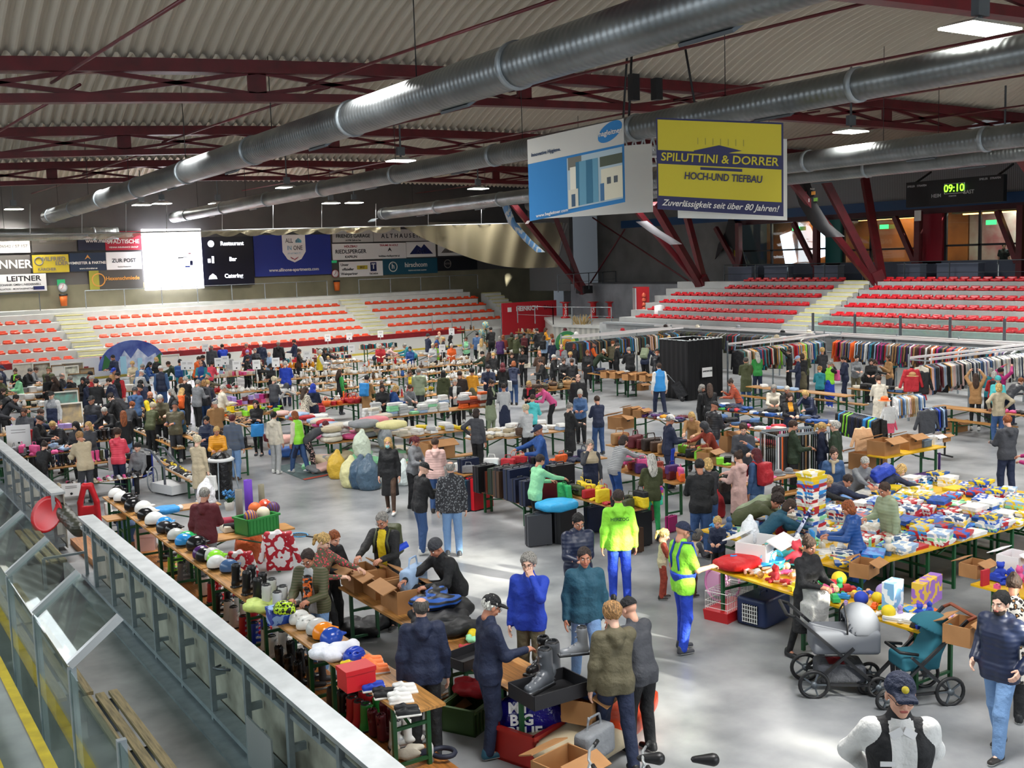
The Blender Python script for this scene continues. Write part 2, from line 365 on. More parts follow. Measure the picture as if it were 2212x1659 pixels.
# --- air ducts ---
dm=mat('#8f9496',.34,.85,'duct')
def duct(x0,y0,x1,y1,z,r,label,fl=5,vents=True):
    d=Vector((x1-x0,y1-y0,0)); L=d.length; u=d/L; rz=math.atan2(-d.x,d.y); t=empty('air_duct',(x0,y0,z),rz)
    MB().tube([(0,i*L/24,0) for i in range(25)],r,24).build('duct_pipe',dm,t); y=2.
    while y<L:
        MB().tube([(0,y-.06,0),(0,y+.06,0)],r+.03,24).build('flange',steel,t)
        if vents:
            a=math.radians(200); MB().box((math.cos(a)*r*-.55,y+2.2,-r*.86),(r*.9,1.0,.05),rotm(0,math.radians(-32),0)).build('vent_grille',dsteel,t)
        y+=6.5
    y=4.
    while y<L:
        MB().tube([(0,y,r),(0,y,zb(x0)-z+1.6)],.012,4).build('hanger',black,t); y+=8
    tag(t,label,'air duct'); return t
duct(9.35,6.0,10.9,61.5,8.45,.35,'wide silver spiral air duct, the big one crossing the upper middle of the ceiling')
duct(16.1,5,17.6,62,8.4,.29,'silver spiral air duct, second from the left, ending near the bright screen')
duct(27.5,10,28.6,58,8.35,.33,'silver spiral air duct running behind the two hanging banners')
duct(33.0,12,33.6,50,8.4,.33,'silver spiral air duct lowest and rightmost, above the scoreboard')
t=duct(5,63.2,14.8,63.2,7.6,.33,'short silver air duct lying along the far wall at the left edge',vents=False)
# --- flood lamps ---
def lamp(px,py,z,label,w=.9):
    p=G(px,py,z); t=empty('hanging_floodlight',p)
    MB().box((0,0,.14),(w,.62,.1),taper=.55).build('lamp_housing',lsteel,t)
    MB().box((0,0,.07),(w*1.0,.66,.03)).build('lamp_glass',mat('#fffdf2',.4,0,emit=14.),t)
    MB().box((0,0,.42),(.3,.14,.3)).build('ballast_box',dsteel,t); MB().bar((0,0,.2),(0,0,zb(p.x)+1.2-z),.05).build('bracket',dsteel,t)
    tag(t,label,'ceiling lamp'); L=bpy.data.lights.new('floodlight_beam','AREA'); L.energy=260; L.size=.8; L.color=(1,.97,.9); L.spread=math.radians(140)
    o=bpy.data.objects.new('floodlight_beam',L); COL.objects.link(o); o.location=p+Vector((0,0,.02))
for a in [(2117,72,8.9,'large lit ceiling floodlight at the top right of the hall',1.3),(1838,290,9.0,'lit ceiling floodlight to the right of the yellow banner'),(866,352,9.1,'lit ceiling floodlight below the big duct in the middle'),(620,409,9.1,'small lit floodlight between the big duct and the second duct'),(1033,411,9.1,'lit ceiling floodlight just left of the blue hanging banner'),(715,442,9.0,'small lit floodlight, left one of a far pair above the blue wall banner'),(765,441,9.0,'small lit floodlight, right one of a far pair above the blue wall banner'),(471,443,9.0,'tiny lit floodlight near the far end of the second duct'),(30,455,9.0,'small lit floodlight at the far left edge of the ceiling'),(2170,309,9.0,'dim floodlight at the right edge above the lowest duct'),(306,446,9.0,'lit floodlight, left one of a far pair above the bright screen'),(350,443,9.0,'lit floodlight, right one of a far pair above the bright screen')]: lamp(*a)
# --- left dasher board, open back side seen from the walkway ---
def dasher(y0,y1,label):
    t=empty('dasher_board',(3.72,y0,0)); L=y1-y0
    MB().box((.06,L/2,1.16),(.26,L,.05)).build('top_rail',mat('#c4c9cb',.35,.5,'noise','#aab0b3',4),t)
    MB().box((.16,L/2,.6),(.02,L,1.1)).build('board_panel',mat('#b5b0a2',.7,0,'noise','#8a8578',3),t)
    MB().box((-.02,L/2,.98),(.05,L,.05)).build('rail',steel,t); MB().box((.02,L/2,.12),(.2,L,.06)).build('rail',steel,t); MB().box((-.14,L/2,.02),(.25,L,.04)).build('rail',steel,t)
    y=.03
    while y<L:
        b=MB(); b.box((-.04,y,.57),(.06,.07,1.14)); b.box((.05,y,.62),(.14,.05,.08)); b.box((.05,y,.3),(.14,.05,.05)); b.box((-.04,y+.42,1.06),(.05,.04,.12)); b.box((-.04,y+.62,1.06),(.05,.04,.12)); b.build('post',steel,t); y+=1.27
    return tag(t,label,'rink board')
d1=dasher(7.5,20.0,'long grey steel framed rink board in the foreground left with pale top rail')
d2=dasher(22.5,57.0,'grey steel framed rink board farther left, beyond the open gate')
MB().box((-.18,3.1,.42),(.02,.75,.55)).build('loose_panel',lsteel,d1)
MB().tube([(-.1,4.2,.95),(-.2,4.3,.95),(-.2,4.5,.9),(-.1,4.55,.9)],.015,6).build('latch_handle',dsteel,d1)
# --- left spectator plinth, glass screens, player benches ---
struct(MB().box((-1.2,30,.47),(5.45,60,.95)).build('trim_plinth',mat('#9ea1a0',.7,0,'noise','#868a8a',2)))
struct(MB().box((-1.4,22,1.0),(5.0,40,.12)).build('trim_step',mat('#8b8e8c',.7,0,'noise','#777a79',2)))
o=MB().box((1.49,30,.955),(.1,60,.01)).build('yellow_edge_line',mat('#d9bd2a',.6,0,'noise','#b79d24',5)); struct(o); o.name='trim_edge_line'
o=MB().box((1.05,22,1.065),(.1,40,.01)).build('trim_edge_line',mat('#d9bd2a',.6,0,'noise','#b79d24',5)); struct(o)
GL=glassmat('safety_glass'); ysg=[8.1-1.8,8.1,9.9,11.69,13.45,15.2,17,18.8]
for i,(a,b) in enumerate(zip(ysg,ysg[1:])):
    t=empty('glass_screen',(1.64,a,.1)); MB().box((0,(b-a)/2,.95),(.012,b-a-.05,1.88)).build('glass_pane',GL,t)
    MB().box((.02,b-a,.95),(.07,.05,1.9)).build('steel_post',steel,t)
    if i>=1: MB().bar((0,b-a,1.92),(.46,b-a,2.27),.06,.07).build('roof_arm',lsteel,t)
    if i>=2:
        MB().add([(0,.04,1.9),(.46,.04,2.25),(.46,b-a,2.25),(0,b-a,1.9),(0,.04,1.91),(.46,.04,2.26),(.46,b-a,2.26),(0,b-a,1.91)],[(0,3,2,1),(4,5,6,7),(0,1,5,4),(2,3,7,6)]).build('roof_pane',GL,t)
    nth=['nearest','second','third','fourth','fifth','sixth','seventh'][i]
    tag(t,'clear safety glass screen with steel post beside the walkway, %s from the bottom left corner'%nth,'glass screen')
oldw=mat('#8a7a58',.8,0,'wood','x')
def slatbench(x,y0,y1,z,label,n=3):
    t=empty('wooden_bench',(x,y0,0)); L=y1-y0
    for i in range(n): MB().box((i*.15,L/2,z),(.1,L,.045)).build('slat',oldw,t)
    y=.3
    while y<L: MB().box((.15,y,z/2-.02),(.36,.05,z-.06)).build('support',dsteel,t); y+=1.6
    return tag(t,label,'bench')
slatbench(2.35,8.0,13.2,.45,'weathered slatted bench at the bottom left by the glass, nearest of the walkway benches')
slatbench(2.1,13.3,16.5,.45,'weathered slatted bench behind the glass screens, middle one of the walkway')
slatbench(2.1,16.6,18.9,.45,'short slatted bench behind the fifth glass screen on the walkway')
slatbench(3.05,19.9,22.9,.45,'dark slatted bench in the gap between the two rink boards',3)
t=empty('bench_gate',(3.72,19.9,0)); MB().bar((0,0,0),(0,0,1.0),.05).bar((-.7,0,.55),(0,0,.55),.04).bar((-.7,0,0),(-.7,0,.55),.05).build('gate_frame',steel,t); MB().bar((0,0,1),(0,0,1.15),.05).build('post_cap',lsteel,t); tag(t,'small steel gate post frame at the end of the near rink board','gate')
# --- far rink board, stands and wall (turned a few degrees) ---
FT=empty('x'); FT.location=(7.57,58.3,0); FA=math.radians(5.1); FT.rotation_euler=(0,0,FA); bpy.data.objects.remove(FT)
FO=Vector((7.57,58.3,0)); fx=Vector((math.cos(FA),math.sin(FA),0)); fy=Vector((-math.sin(FA),math.cos(FA),0))
def Fw(u,v,z=0): return FO+fx*u+fy*v+Vector((0,0,z))
def FP(px,py,v):
    d=ray(px,py); dv=Vector(d); n=fy; t=(v-( -FO).dot(n))/dv.dot(n) if 0 else ((FO+fy*v)).dot(n)/dv.dot(n); p=dv*t+Vector((0,0,CAM_H)); q=p-FO; return q.dot(fx),p.z
t=empty('far_rink_board',Fw(-6,0),FA); MB().box((17,0,.45),(34,.12,.9)).build('board_panel',mat('#e7e6e0',.5),t); MB().box((17,0,.98),(34,.14,.3)).build('red_band',mat('#a01824',.5,0,'noise','#7c131c',3),t)
MB().box((17,-.02,.05),(34,.12,.12)).build('kick_strip',mat('#d9c24a',.5),t)
for x in (1.5,6.5,): 
    b=MB(); b.box((x+2.2,-.1,.72),(4.2,.05,.8)); b.build('white_screen',white,t); MB().box((x+2.4,-.13,.62),(2.6,.03,.14)).build('red_slot',mat('#8e1a22',.5),t)
tag(t,'white rink board with red band along the foot of the far orange stand','rink board')
cstep=mat('#c3c5c2',.6,0,'noise','#b2b4b1',1.2); cyel=mat('#d8cf7a',.6,0,'noise','#bcb56c',6)
NR=5; v0=1.5; rise=.46; run=.93; z0=.95
struct(MB().box((16,v0/2+.0,z0/2-.02),(44,v0,z0)).build('trim_far_walkway',cstep,None,Fw(-6,.1),FA))
st=MB()
for k in range(NR+1): st.box((16,v0+run*k+run/2,(z0+rise*k)/2),(46,run,z0+rise*k))
st.box((16,v0+run*(NR+1)+.9,(z0+rise*NR)/2+.1),(46,2.0,z0+rise*NR+.2))
struct(st.build('floor_far_stand',cstep,None,Fw(-6,0),FA))
# seat
def seatmesh():
    s=SDF(.035,.04); s.box((0,0,.05),(.15,.13,.02),rd=.03); s.ell((0,-.02,.1),(.13,.12,.05),op=1); s.box((0,.15,.11),(.14,.012,.05),rd=.02); V,Q=s.mesh(); return npmesh('seat_shell',V,Q,mat('#d8431c',.35))
SEAT=seatmesh(); M_or=mat('#c43810',.4); M_rd=mat('#b3121f',.35)
stairs_far=[FP(160,720,3),FP(790,675,3)]
stairU=[FP(175,715,4)[0],FP(790,680,4)[0]]; stairU.append(FP(1070,640,5.5)[0])
seats=[]
for k in range(NR):
    u=-5.5
    while u<33.5:
        if all(abs(u-s)>.95 for s in stairU[:2]) and u<stairU[2]-.7-(NR-1-k)*.0:
            if not (k==0 and u>FP(985,690,1.8)[0]): seats.append((Fw(u,v0+run*k+.3,z0+rise*k),FA,M_or,k))
        u+=.62
for i,s in enumerate(stairU):
    b=MB(); 
    n=12
    vv=v0-.3; 
    for j in range(n): b.box((0,vv+j*(run*NR+.6)/n,(.55+j*(z0+rise*NR-.5)/n)/2+.05),(1.5,(run*NR+.6)/n,.5+j*(z0+rise*NR-.5)/n),mi=0)
    b2=MB()
    for j in range(n): zt=.55+j*(z0+rise*NR-.5)/n; b2.box((0,vv+j*(run*NR+.6)/n,zt+.06),(1.5,(run*NR+.6)/n*.7,.03))
    t=empty('stand_stairs',Fw(s,0,0),FA); b.build('steps',cstep,t); b2.build('yellow_treads',cyel,t)
    tag(t,['flight of yellow painted steps in the far stand at the left','flight of yellow painted steps in the middle of the far orange stand','flight of yellow painted steps at the corner end of the far stand'][i],'stairs')
# far wall
VW=v0+run*(NR+1)+1.6
wallm=mat('#8e8678',.7,0,'noise','#756f63',.8)
struct(MB().box((20,0,2.4),(70,.3,4.8+0)).build('wall_back',mat('#7f7a64',.75,0,'noise','#696552',.7),None,Fw(-12,VW+.15),FA))
struct(MB().box((20,0,9.8),(70,.3,10)).build('wall_back',mat('#5d5b5a',.6,0,'noise','#4e4c4c',.5),None,Fw(-12,VW+.2),FA))
def rail(name,pts,h,label,mm=steel,step=2.2,mid=True,cat='railing'):
    t=empty(name,pts[0]); o=Vector(pts[0])
    for a,b in zip(pts,pts[1:]):
        a=Vector(a)-o; b=Vector(b)-o; L=(b-a).length; n=max(1,int(L/step)); 
        MB().tube([a+Vector((0,0,h)),b+Vector((0,0,h))],.025,6).build('handrail',mm,t)
        for i in range(n+1): p=a+(b-a)*i/n; MB().bar(p,p+Vector((0,0,h)),.045).build('post',mm,t)
        if mid: MB().tube([a+Vector((0,0,h*.5)),b+Vector((0,0,h*.5))],.012,4).build('mid_rail',mm,t)
    return tag(t,label,cat)
zt=z0+rise*NR+.2
rail('railing',[Fw(-6,VW-1.9,zt),Fw(stairU[0]-1.3,VW-1.9,zt)],1.0,'thin dark railing on top of the far stand at the left edge',dsteel,mid=False)
rail('railing',[Fw(stairU[0]+1.2,VW-1.9,zt),Fw(stairU[1]-1.2,VW-1.9,zt)],1.0,'thin railing on top of the far stand under the bright screen',steel,mid=False)
rail('railing',[Fw(stairU[1]+1.2,VW-1.9,zt),Fw(stairU[2]-.6,VW-1.9,zt)],1.0,'thin railing on top of the far stand right of the middle steps',steel,mid=False)
# wall banners (px corners) -> flat boards on the far wall
def bann(x0,y0,x1,y1,bg,label,items,v=None,name='advertising_banner',th=.05,cat='banner'):
    v=VW-.08 if v is None else v; yt=(y0+y1)/2
    u0,za=FP(x0,y0,v); u1,zb_=FP(x1,y0,v); _,zc=FP(x0,y1,v); w=u1-u0; h=za-zc
    t=empty(name,Fw((u0+u1)/2,v,(za+zc)/2),FA); MB().box((0,0,0),(w,th,h)).build('panel',bg,t)
    for it in items:
        if it[0]=='t': _,s,cx,cy,sz,m=it[:6]; text(s,sz*h,m,t,basis(((cx-.5)*w,-th/2-.012,(.5-cy)*h),(1,0,0),(0,0,1)),sx=it[6] if len(it)>6 else 1.,bold=.02)
        elif it[0]=='b': _,cx,cy,bw,bh,m=it; MB().box(((cx-.5)*w,-th/2-.006,(.5-cy)*h),(bw*w,.012,bh*h)).build('printed_field',m,t)
        elif it[0]=='p': _,pts,m=it; MB().prism([((x-.5)*w,(.5-y)*h) for x,y in pts],-th/2-.016,-th/2,1).build('printed_shape',m,t)
        elif it[0]=='c': _,cx,cy,r,m=it; MB().tube([((cx-.5)*w+r*h*math.cos(a*PI/12),-th/2-.01,(.5-cy)*h+r*h*math.sin(a*PI/12)) for a in range(24)],.035,4,closed=True).build('printed_ring',m,t)
    return tag(t,label,cat)
wh=mat('#e6e6e6',.5); whg=mat('#b9b7b5',.6); dk=mat('#23262e',.6); nv=mat('#16235a',.55); rdm=mat('#a3142e',.55); tl=mat('#0f4c62',.55); ye=mat('#b9a62c',.6); gy=mat('#6d6a68',.6); ltx=mat('#ddd9d2',.5); blk=mat('#15151a',.6); org=mat('#c98a3c',.5)
bann(-60,500,62,548,whg,'pale advertising banner at the far left edge reading a bicycle centre name',[('t','rrad-Center',.72,.35,.34,gy),('t','06542 / 57 157',.7,.7,.2,gy)])
bann(66,498,163,545,mat('#4a4744',.7),'dark grey advertising banner with small houses, behind the gathered net',[('b',.25,.35,.16,.4,gy),('b',.55,.3,.16,.35,gy)])
bann(226,496,-0+226,540,dk,'x',[]) if 0 else None
bann(166,496,224,541,mat('#131a33',.6),'dark blue advertising banner partly behind the beige net',[('t','www.mab.at',.8,.55,.26,ltx)])
bann(225,500,303,541,rdm,'crimson advertising banner left of the bright screen',[('t','WIENER',.5,.22,.3,ltx),('t','STÄDTISCHE',.5,.55,.3,ltx),('t','VIENNA INSURANCE GROUP',.5,.85,.12,ltx)])
bann(-60,553,64,595,mat('#55524f',.7),'grey advertising banner at the left edge with large pale capitals',[('t','INNER',.7,.5,.62,ltx)])
bann(69,551,147,590,ye,'yellow advertising banner on the far left wall',[('t','WILFRIED',.56,.25,.32,gy),('t','EDER',.8,.5,.3,gy),('t','KÄRCHER',.38,.82,.22,gy),('c',.17,.35,.22,gy)])
bann(149,547,227,587,mat('#13263f',.6),'dark blue advertising banner with a gold chevron mark',[('t','WIMREITER & PARTNER',.5,.55,.2,ltx),('t','www.wimreiter.at',.5,.85,.13,ltx),('p',[(.42,.35),(.5,.1),(.58,.35),(.5,.25)],org)])
bann(228,545,304,583,wh,'white advertising banner left of the bright screen with black serif lettering',[('t','ZUR POST',.5,.5,.3,dk),('t','Gasthof Restaurant',.5,.85,.1,gy)])
bann(191,585,307,626,mat('#3f3c38',.6),'dark bronze advertising banner below the left banners with gold ring',[('b',.09,.5,.18,1,mat('#8f8b2c',.6)),('c',.17,.5,.33,org),('t','Hexenschmiede',.62,.45,.28,org)])
bann(-80,596,99,635,wh,'white advertising banner at the left edge with bold black capitals',[('t','LEITNER',.72,.27,.42,blk,1.2),('t','MECHANIK GMBH | NIEDERNSILL',.66,.6,.16,dk),('t','INSTALLATION - MONTAGEPARTNER',.6,.84,.13,dk),('b',.9,.82,.14,.2,nv)])
b=bann(306,495,431,628,mat('#f4f5ff',.4,emit=6.),'tall glowing white video screen on the far wall',[('b',.72,.47,.12,.012,dk),('b',.62,.48,.1,.02,blk),('b',.8,.57,.05,.08,nv),('b',.73,.63,.09,.03,mat('#4a5cc0',.5)),('b',.78,.41,.05,.02,mat('#c04a6a',.5))],VW-.55,'video_screen',.3,'screen')
scr=mat('#0d0f22',.3); emt=mat('#f3f6ff',.4,emit=3.)
b=bann(430,512,543,620,scr,'dark video screen listing restaurant, bar and catering in white',[('t','Restaurant',.6,.14,.115,emt),('t','Bar',.6,.46,.115,emt),('t','Catering',.6,.8,.115,emt),('c',.2,.14,.055,emt),('b',.2,.14,.09,.07,emt),('b',.22,.46,.04,.14,emt),('b',.15,.48,.05,.08,emt),('p',[(.12,.85),(.14,.79),(.2,.74),(.26,.79),(.28,.85)],emt)],VW-.25,'video_screen',.2,'screen')
b=bann(546,508,713,598,mat('#1d2f86',.5),'large royal blue advertising banner with a white shield on the far wall',[('p',[(.36,.0),(.66,.0),(.66,.42),(.6,.6),(.51,.68),(.42,.6),(.36,.42)],wh),('t','ALL',.45,.15,.15,dk,.8),('t','IN',.45,.33,.15,mat('#4aa3c7',.5),.8),('t','ONE',.56,.33,.15,dk,.8),('p',[(.53,.2),(.53,.14),(.57,.08),(.61,.14),(.61,.2)],mat('#5fb4d2',.5)),('t','APARTMENTS',.51,.46,.06,mat('#7fb8d0',.5)),('p',[(.46,.54),(.51,.6),(.56,.54),(.56,.57),(.51,.63),(.46,.57)],rdm),('t','www.allinone-apartments.com',.5,.86,.11,ltx)])
bann(717,497,805,524,whg,'grey white advertising banner of a garage, right of the blue banner',[('t','FRIENDS GARAGE',.5,.5,.4,blk),('t','A-5700 Zell am See',.5,.85,.18,blk),('b',.5,.12,.3,.2,org)])
bann(806,496,922,522,whg,'grey white advertising banner with wide spaced thin capitals',[('t','A L T H A U S E N',.5,.55,.5,dk)])
bann(925,480,1037,512,mat('#8f8a7c',.7),'pale brown advertising banner behind the hanging net',[('t','PINZGAU',.62,.5,.5,gy),('c',.2,.5,.35,gy)])
bann(717,527,876,562,wh,'white timber firm banner with red and black lettering',[('t','HOLZBAU',.24,.18,.2,rdm),('t','RIEDLSPERGER',.24,.5,.34,dk),('t','KAPRUN',.24,.83,.22,dk),('t','TRÄUME IN HOLZ',.76,.15,.17,rdm),('p',[(.74,.55),(.77,.28),(.8,.55),(.77,.45)],dk),('t','holzbau-riedlsperger.at',.76,.83,.17,dk)])
for a,(x0,x1,l) in enumerate(((877,940,'white sports shop banner with a blue mountain, left of two'),(945,1010,'white sports shop banner with a mountain, right of two behind the net'))):
    bann(x0,523-a*2,x1,556-a*3,wh,l,[('p',[(.1,.8),(.35,.2),(.5,.4),(.6,.15),(.9,.8)],nv if a==0 else gy),('t','Alpin',.5,.62,.34,ltx)])
bann(732,566,826,599,wh,'white wine partner banner with a dark blue T mark',[('t','Unser',.12,.2,.24,dk),('t','offizieller',.19,.5,.24,dk),('t','Weinpartner',.22,.8,.24,dk),('b',.78,.38,.14,.6,nv),('t','T',.78,.36,.5,wh),('t','TSCHIDA',.78,.85,.16,dk),('b',.52,.4,.24,.26,ye),('t','EKZ',.52,.4,.2,dk)])
bann(826,560,944,594,tl,'teal advertising banner with a white ringed letter h',[('t','hirschcom',.6,.42,.42,ltx),('c',.18,.5,.3,ltx),('t','h',.18,.48,.45,ltx),('t','TELEFON NETZWERK ELEKTRO',.62,.78,.1,ltx)])
bann(944,556,1030,585,mat('#0a0d18',.6),'black advertising banner at the right end of the wall row',[('c',.25,.5,.3,gy),('t','HOTEL',.25,.5,.2,gy)])
o=bann(123,604,140,618,mat('#1f7a4c',.4,emit=.8),'x',[],name='exit_sign',cat='sign'); tag(o,'small green emergency exit sign on the far wall above the clock','sign')
o=bann(716,563,727,568,mat('#1f7a4c',.4,emit=.6),'x',[],name='exit_sign',cat='sign'); tag(o,'small green emergency exit sign right of the blue banner','sign')
for px,py,l,nm,c2 in ((135,621,'round pale wall clock on the far left wall','wall_clock',wh),(724,591,'round white prohibition sign with red rim on the far wall','prohibition_sign',wh)):
    u,z=FP(px,py,VW-.1); t=empty(nm,Fw(u,VW-.1,z),FA); MB().lathe([(0,-.02),(.26,-.02),(.26,.02),(0,.02)],20,R=rotm(PI/2)).build('dial',c2,t); MB().bar((0,-.04,0),(.05,-.04,.17),.02).bar((0,-.04,0),(-.1,-.04,-.08),.02).build('hands',rdm,t); MB().tube([(.26*math.cos(a*PI/10),-.03,.26*math.sin(a*PI/10)) for a in range(20)],.02,5,closed=True).build('rim',rdm if 'pro' in nm else steel,t); tag(t,l,'clock' if 'clock' in nm else 'sign')
for px,py,l in ((137,648,'orange waste bin with black rim on the far wall below the clock'),(727,617,'orange waste bin with black rim on the far wall beside the middle steps')):
    u,z=FP(px,py,VW-.3); t=empty('waste_bin',Fw(u,VW-.35,z-.35),FA); MB().lathe([(0,0),(.17,0),(.22,.62),(0,.62)],16).build('bin_body',mat('#d2661f',.5),t); MB().lathe([(.24,.6),(.24,.7),(0,.7)],16).build('rim',black,t); tag(t,l,'bin')
# ======================= right stand, gallery, columns =======================
RX=38.0; RZ=2.1; RR=.36; RW=.86
st=MB(); y0r,y1r=10.,47.5
for k in range(6): st.box((RX+RW*k+RW/2-.3,(y0r+y1r-k*.0)/2,(RZ+RR*k)/2),(RW,y1r-y0r,RZ+RR*k))
struct(st.build('floor_right_stand',mat('#a4a6a5',.7,0,'noise','#949695',1.2)))
ys_st=PX(1800,660,40.2).y; 
def rstep(y,k): return abs(y-(ys_st-(k-2.5)*.0))>.95
rend=[PX(x,y,RX+RW*k).y for k,(x,y) in enumerate([(1366,688),(1398,670),(1422,650),(1449,630),(1555,612),(1600,606)])]
for k in range(6):
    y=12.
    while y<rend[k]-.2:
        if rstep(y,k) and not (k==4 and 44.6<y<46.6): seats.append((Vector((RX+RW*k+.1,y,RZ+RR*k)),-PI/2,M_rd,10+k))
        y+=.56
b=MB();b2=MB()
for j in range(12):
    z=RZ-.15+j*(RR*5+.25)/12; x=RX-.45+j*(RW*5.4)/12; b.box((x+.22,ys_st,z/2+.1),(.45,1.5,z)); b2.box((x+.2,ys_st,z+.12),(.3,1.5,.03))
t=empty('stand_stairs',(RX,ys_st,0)); 
for q,m,n in ((b,cstep,'steps'),(b2,cyel,'yellow_treads')):
    o=q.build(n,m,t); o.location=(-RX,-ys_st,0)
tag(t,'flight of yellow painted steps cutting through the red seats of the right stand','stairs')
# low wall in front of the right stand and its glass balustrade
struct(MB().box((RX-.85,29,.92),(.9,38,1.84)).build('trim_right_plinth',mat('#b5b8b9',.6,0,'noise','#9ea2a3',2)))
struct(MB().box((RX-1.3,28.7,1.86),(.5,37.4,.1)).build('trim_right_ledge',mat('#8d9396',.5)))
i=0
yy=33.2
while yy>16:
    t=empty('glass_balustrade',(RX-.75,yy,1.86)); MB().box((0,-1.15,.42),(.015,2.1,.72)).build('glass_pane',GL,t); MB().box((0,0,.42),(.07,.09,.84)).build('steel_post',dsteel,t)
    tag(t,'glass balustrade panel before the lowest red seats, %s from the yellow steps'%['first','second','third','fourth','fifth','sixth','seventh','eighth'][i],'glass panel','glass balustrade of the right stand'); yy-=2.3; i+=1
for i,yy in enumerate((33.5,31.,28.4,25.8,23.2,20.8)):
    t=empty('curved_bracket',(RX-1.32,yy,1.74)); MB().tube([(-.15,0,.0),(-.05,0,-.1),(.0,0,-.4),(.02,0,-.8)],.05,6).build('bracket_arm',dsteel,t); MB().box((-.4,.0,.02),(.7,.06,.05)).build('bracket_bar',dsteel,t); tag(t,'dark curved steel bracket under the right stand ledge, %s from the yellow steps'%['first','second','third','fourth','fifth','sixth'][i],'bracket','curved brackets below the right stand')
# rink board right side (mostly hidden) 
t=empty('right_rink_board',(36.3,12,0)); MB().box((0,17,.55),(.12,34,1.1)).build('board_panel',offw,t); MB().box((0,17,1.12),(.2,34,.05)).build('top_rail',steel,t); tag(t,'pale rink board running along the foot of the right stand','rink board')
# corner platform
PV=mat('#a9a9a2',.6,.2,'stripeq','#8c8d88',9.)
cp=[(42.6,62),(37.9,54.2),(38.6,49.3),(41.,47.6),(52,47.6),(52,62)]
struct(MB().prism([(x,y) for x,y in cp],0,1.32,2).build('floor_platform_base',mat('#b9b9b2',.6,0,'stripex','#9a9b96',5.)))
struct(MB().prism([((x-45)*1.01+45,(y-55)*1.01+55) for x,y in cp],1.32,1.5,2).build('floor_platform',cstep))
# gallery floor behind
struct(MB().box((50.5,30,1.85),(14,60,3.7)).build('floor_gallery',mat('#787c82',.7,0,'noise','#5d6168',1.)))
struct(MB().box((52,56,1.7),(12.5,16,3.4)).build('floor_gallery',mat('#8a8b8a',.7,0,'stripex','#74757a',4.)))
wg=mat('#3a3d46',.7); 
struct(MB().box((47.4,29,4.2),(.3,60,1.0)).build('wall_right',mat('#4a5162',.6)))
struct(MB().box((47.5,31,8.6),(.3,58,2.6)).build('wall_right',mat('#8b8d90',.6,.2,'stripeq','#707377',3.)))
MB().box((47.2,31,7.6),(.12,56,.5)).build('trim_blue_band',mat('#17426e',.5)); struct(bpy.data.objects['trim_blue_band'])
struct(MB().box((47.3,55,6.2),(.3,13.4,5.6)).build('wall_corner',mat('#7a7a7a',.8,0,'noise','#5f605f',.6)))
struct(MB().box((44,63,6.2),(.3,5,6)).build('wall_corner',mat('#5a5c5e',.8)))
# back of the gallery: lit rooms behind windows
wdim=[(47.9,41.3,4.5,7.2),(40.1,35.4,4.4,7.0),(33.8,28.9,4.35,7.3)]
cols=[('#c8702a','#4d3a2c'),('#c9793a','#8a4e22'),('#cfc9b8','#9c2c3a')]
for i,(ya,yb,za,zz) in enumerate(wdim):
    struct(MB().box((50.5,(ya+yb)/2,(za+zz)/2),(.15,ya-yb+1.5,zz-za+1)).build('wall_room_%d'%(i+1),mat(cols[i][0],.7,0,'noise',cols[i][1],.6)))
    w=empty('window_%d'%(i+1),(47.45,(ya+yb)/2,(za+zz)/2)); w['kind']='structure'; L=ya-yb; h=zz-za; f=MB()
    for yq in (-L/2,L*.12,L/2): f.box((0,yq,0),(.12,.12,h))
    for zq in (-h/2,-h*.12,h/2): f.box((0,0,zq),(.12,L,.1))
    f.build('window_frame',black,w); MB().box((0,0,0),(.02,L-.1,h-.1)).build('pane',GL,w)
    area('gallery_room_light',(49.2,(ya+yb)/2,7.3),2.2,75 if i<2 else 120,(1,.72,.42) if i<2 else (.95,1,.95))
# wall between windows, painted
for (ya,yb,c) in ((49.6,48,'#b3a51e'),(41.2,40.2,'#17635f'),(35.2,33.9,'#8d1226'),(28.8,26.0,'#5e9a1f')):
    struct(MB().box((47.35,(ya+yb)/2,5.9),(.2,ya-yb,2.6)).build('wall_painted',mat(c,.5)))
struct(MB().box((47.35,31,7.25),(.3,60,.35)).build('trim_lintel',mat('#3a0d16',.5)))
# bright outdoor glimpses are windows at the back of the first room
for (y,z,w,h) in ((46.8,5.6,.9,1.9),(44.2,5.9,.55,1.7),(43.0,5.3,.5,1.3)):
    o=MB().box((50.35,y,z),(.05,w,h),rotm(math.radians(-14))).build('window_outdoor_light',mat('#cfdcff',.5,emit=4.)); struct(o)
for n,(y,z) in enumerate(((37.3,6.55),(31.2,6.5),(43.3,6.7))):
    o=MB().box((47.2,y,z),(.08,.5,.22)).build('exit_sign',mat('#39c06a',.4,emit=2.)); tag(o,['glowing green exit sign behind the left strut of the gallery','glowing green exit sign in the white lit room of the gallery','small green exit sign by the first gallery window'][n],'sign')
# warm ceiling lights in the gallery
for n,(ya,yb) in enumerate(((39.9,35.4),(33.6,28.9))):
    t=empty('lit_soffit',(47.9,(ya+yb)/2,7.05)); MB().box((0,0,0),(.6,ya-yb,.08)).build('soffit_board',oldw,t); MB().box((-.05,0,-.08),(.1,(ya-yb)*.8,.06)).build('light_strip',mat('#ffb265',.4,emit=6.),t); tag(t,['warm lit soffit above the left gallery window','warm lit soffit above the right gallery window'][n],'lamp')
# terrace railing, gallery
rail('railing',[(45.2,47,3.7),(45.2,12,3.7)],1.05,'long thin steel railing along the gallery above the red seats',dsteel,step=2.4)
rail('railing',[(38.2,54,3.4),(47,59.5,3.4)],1.05,'steel railing in the dark back corner behind the platform',dsteel)
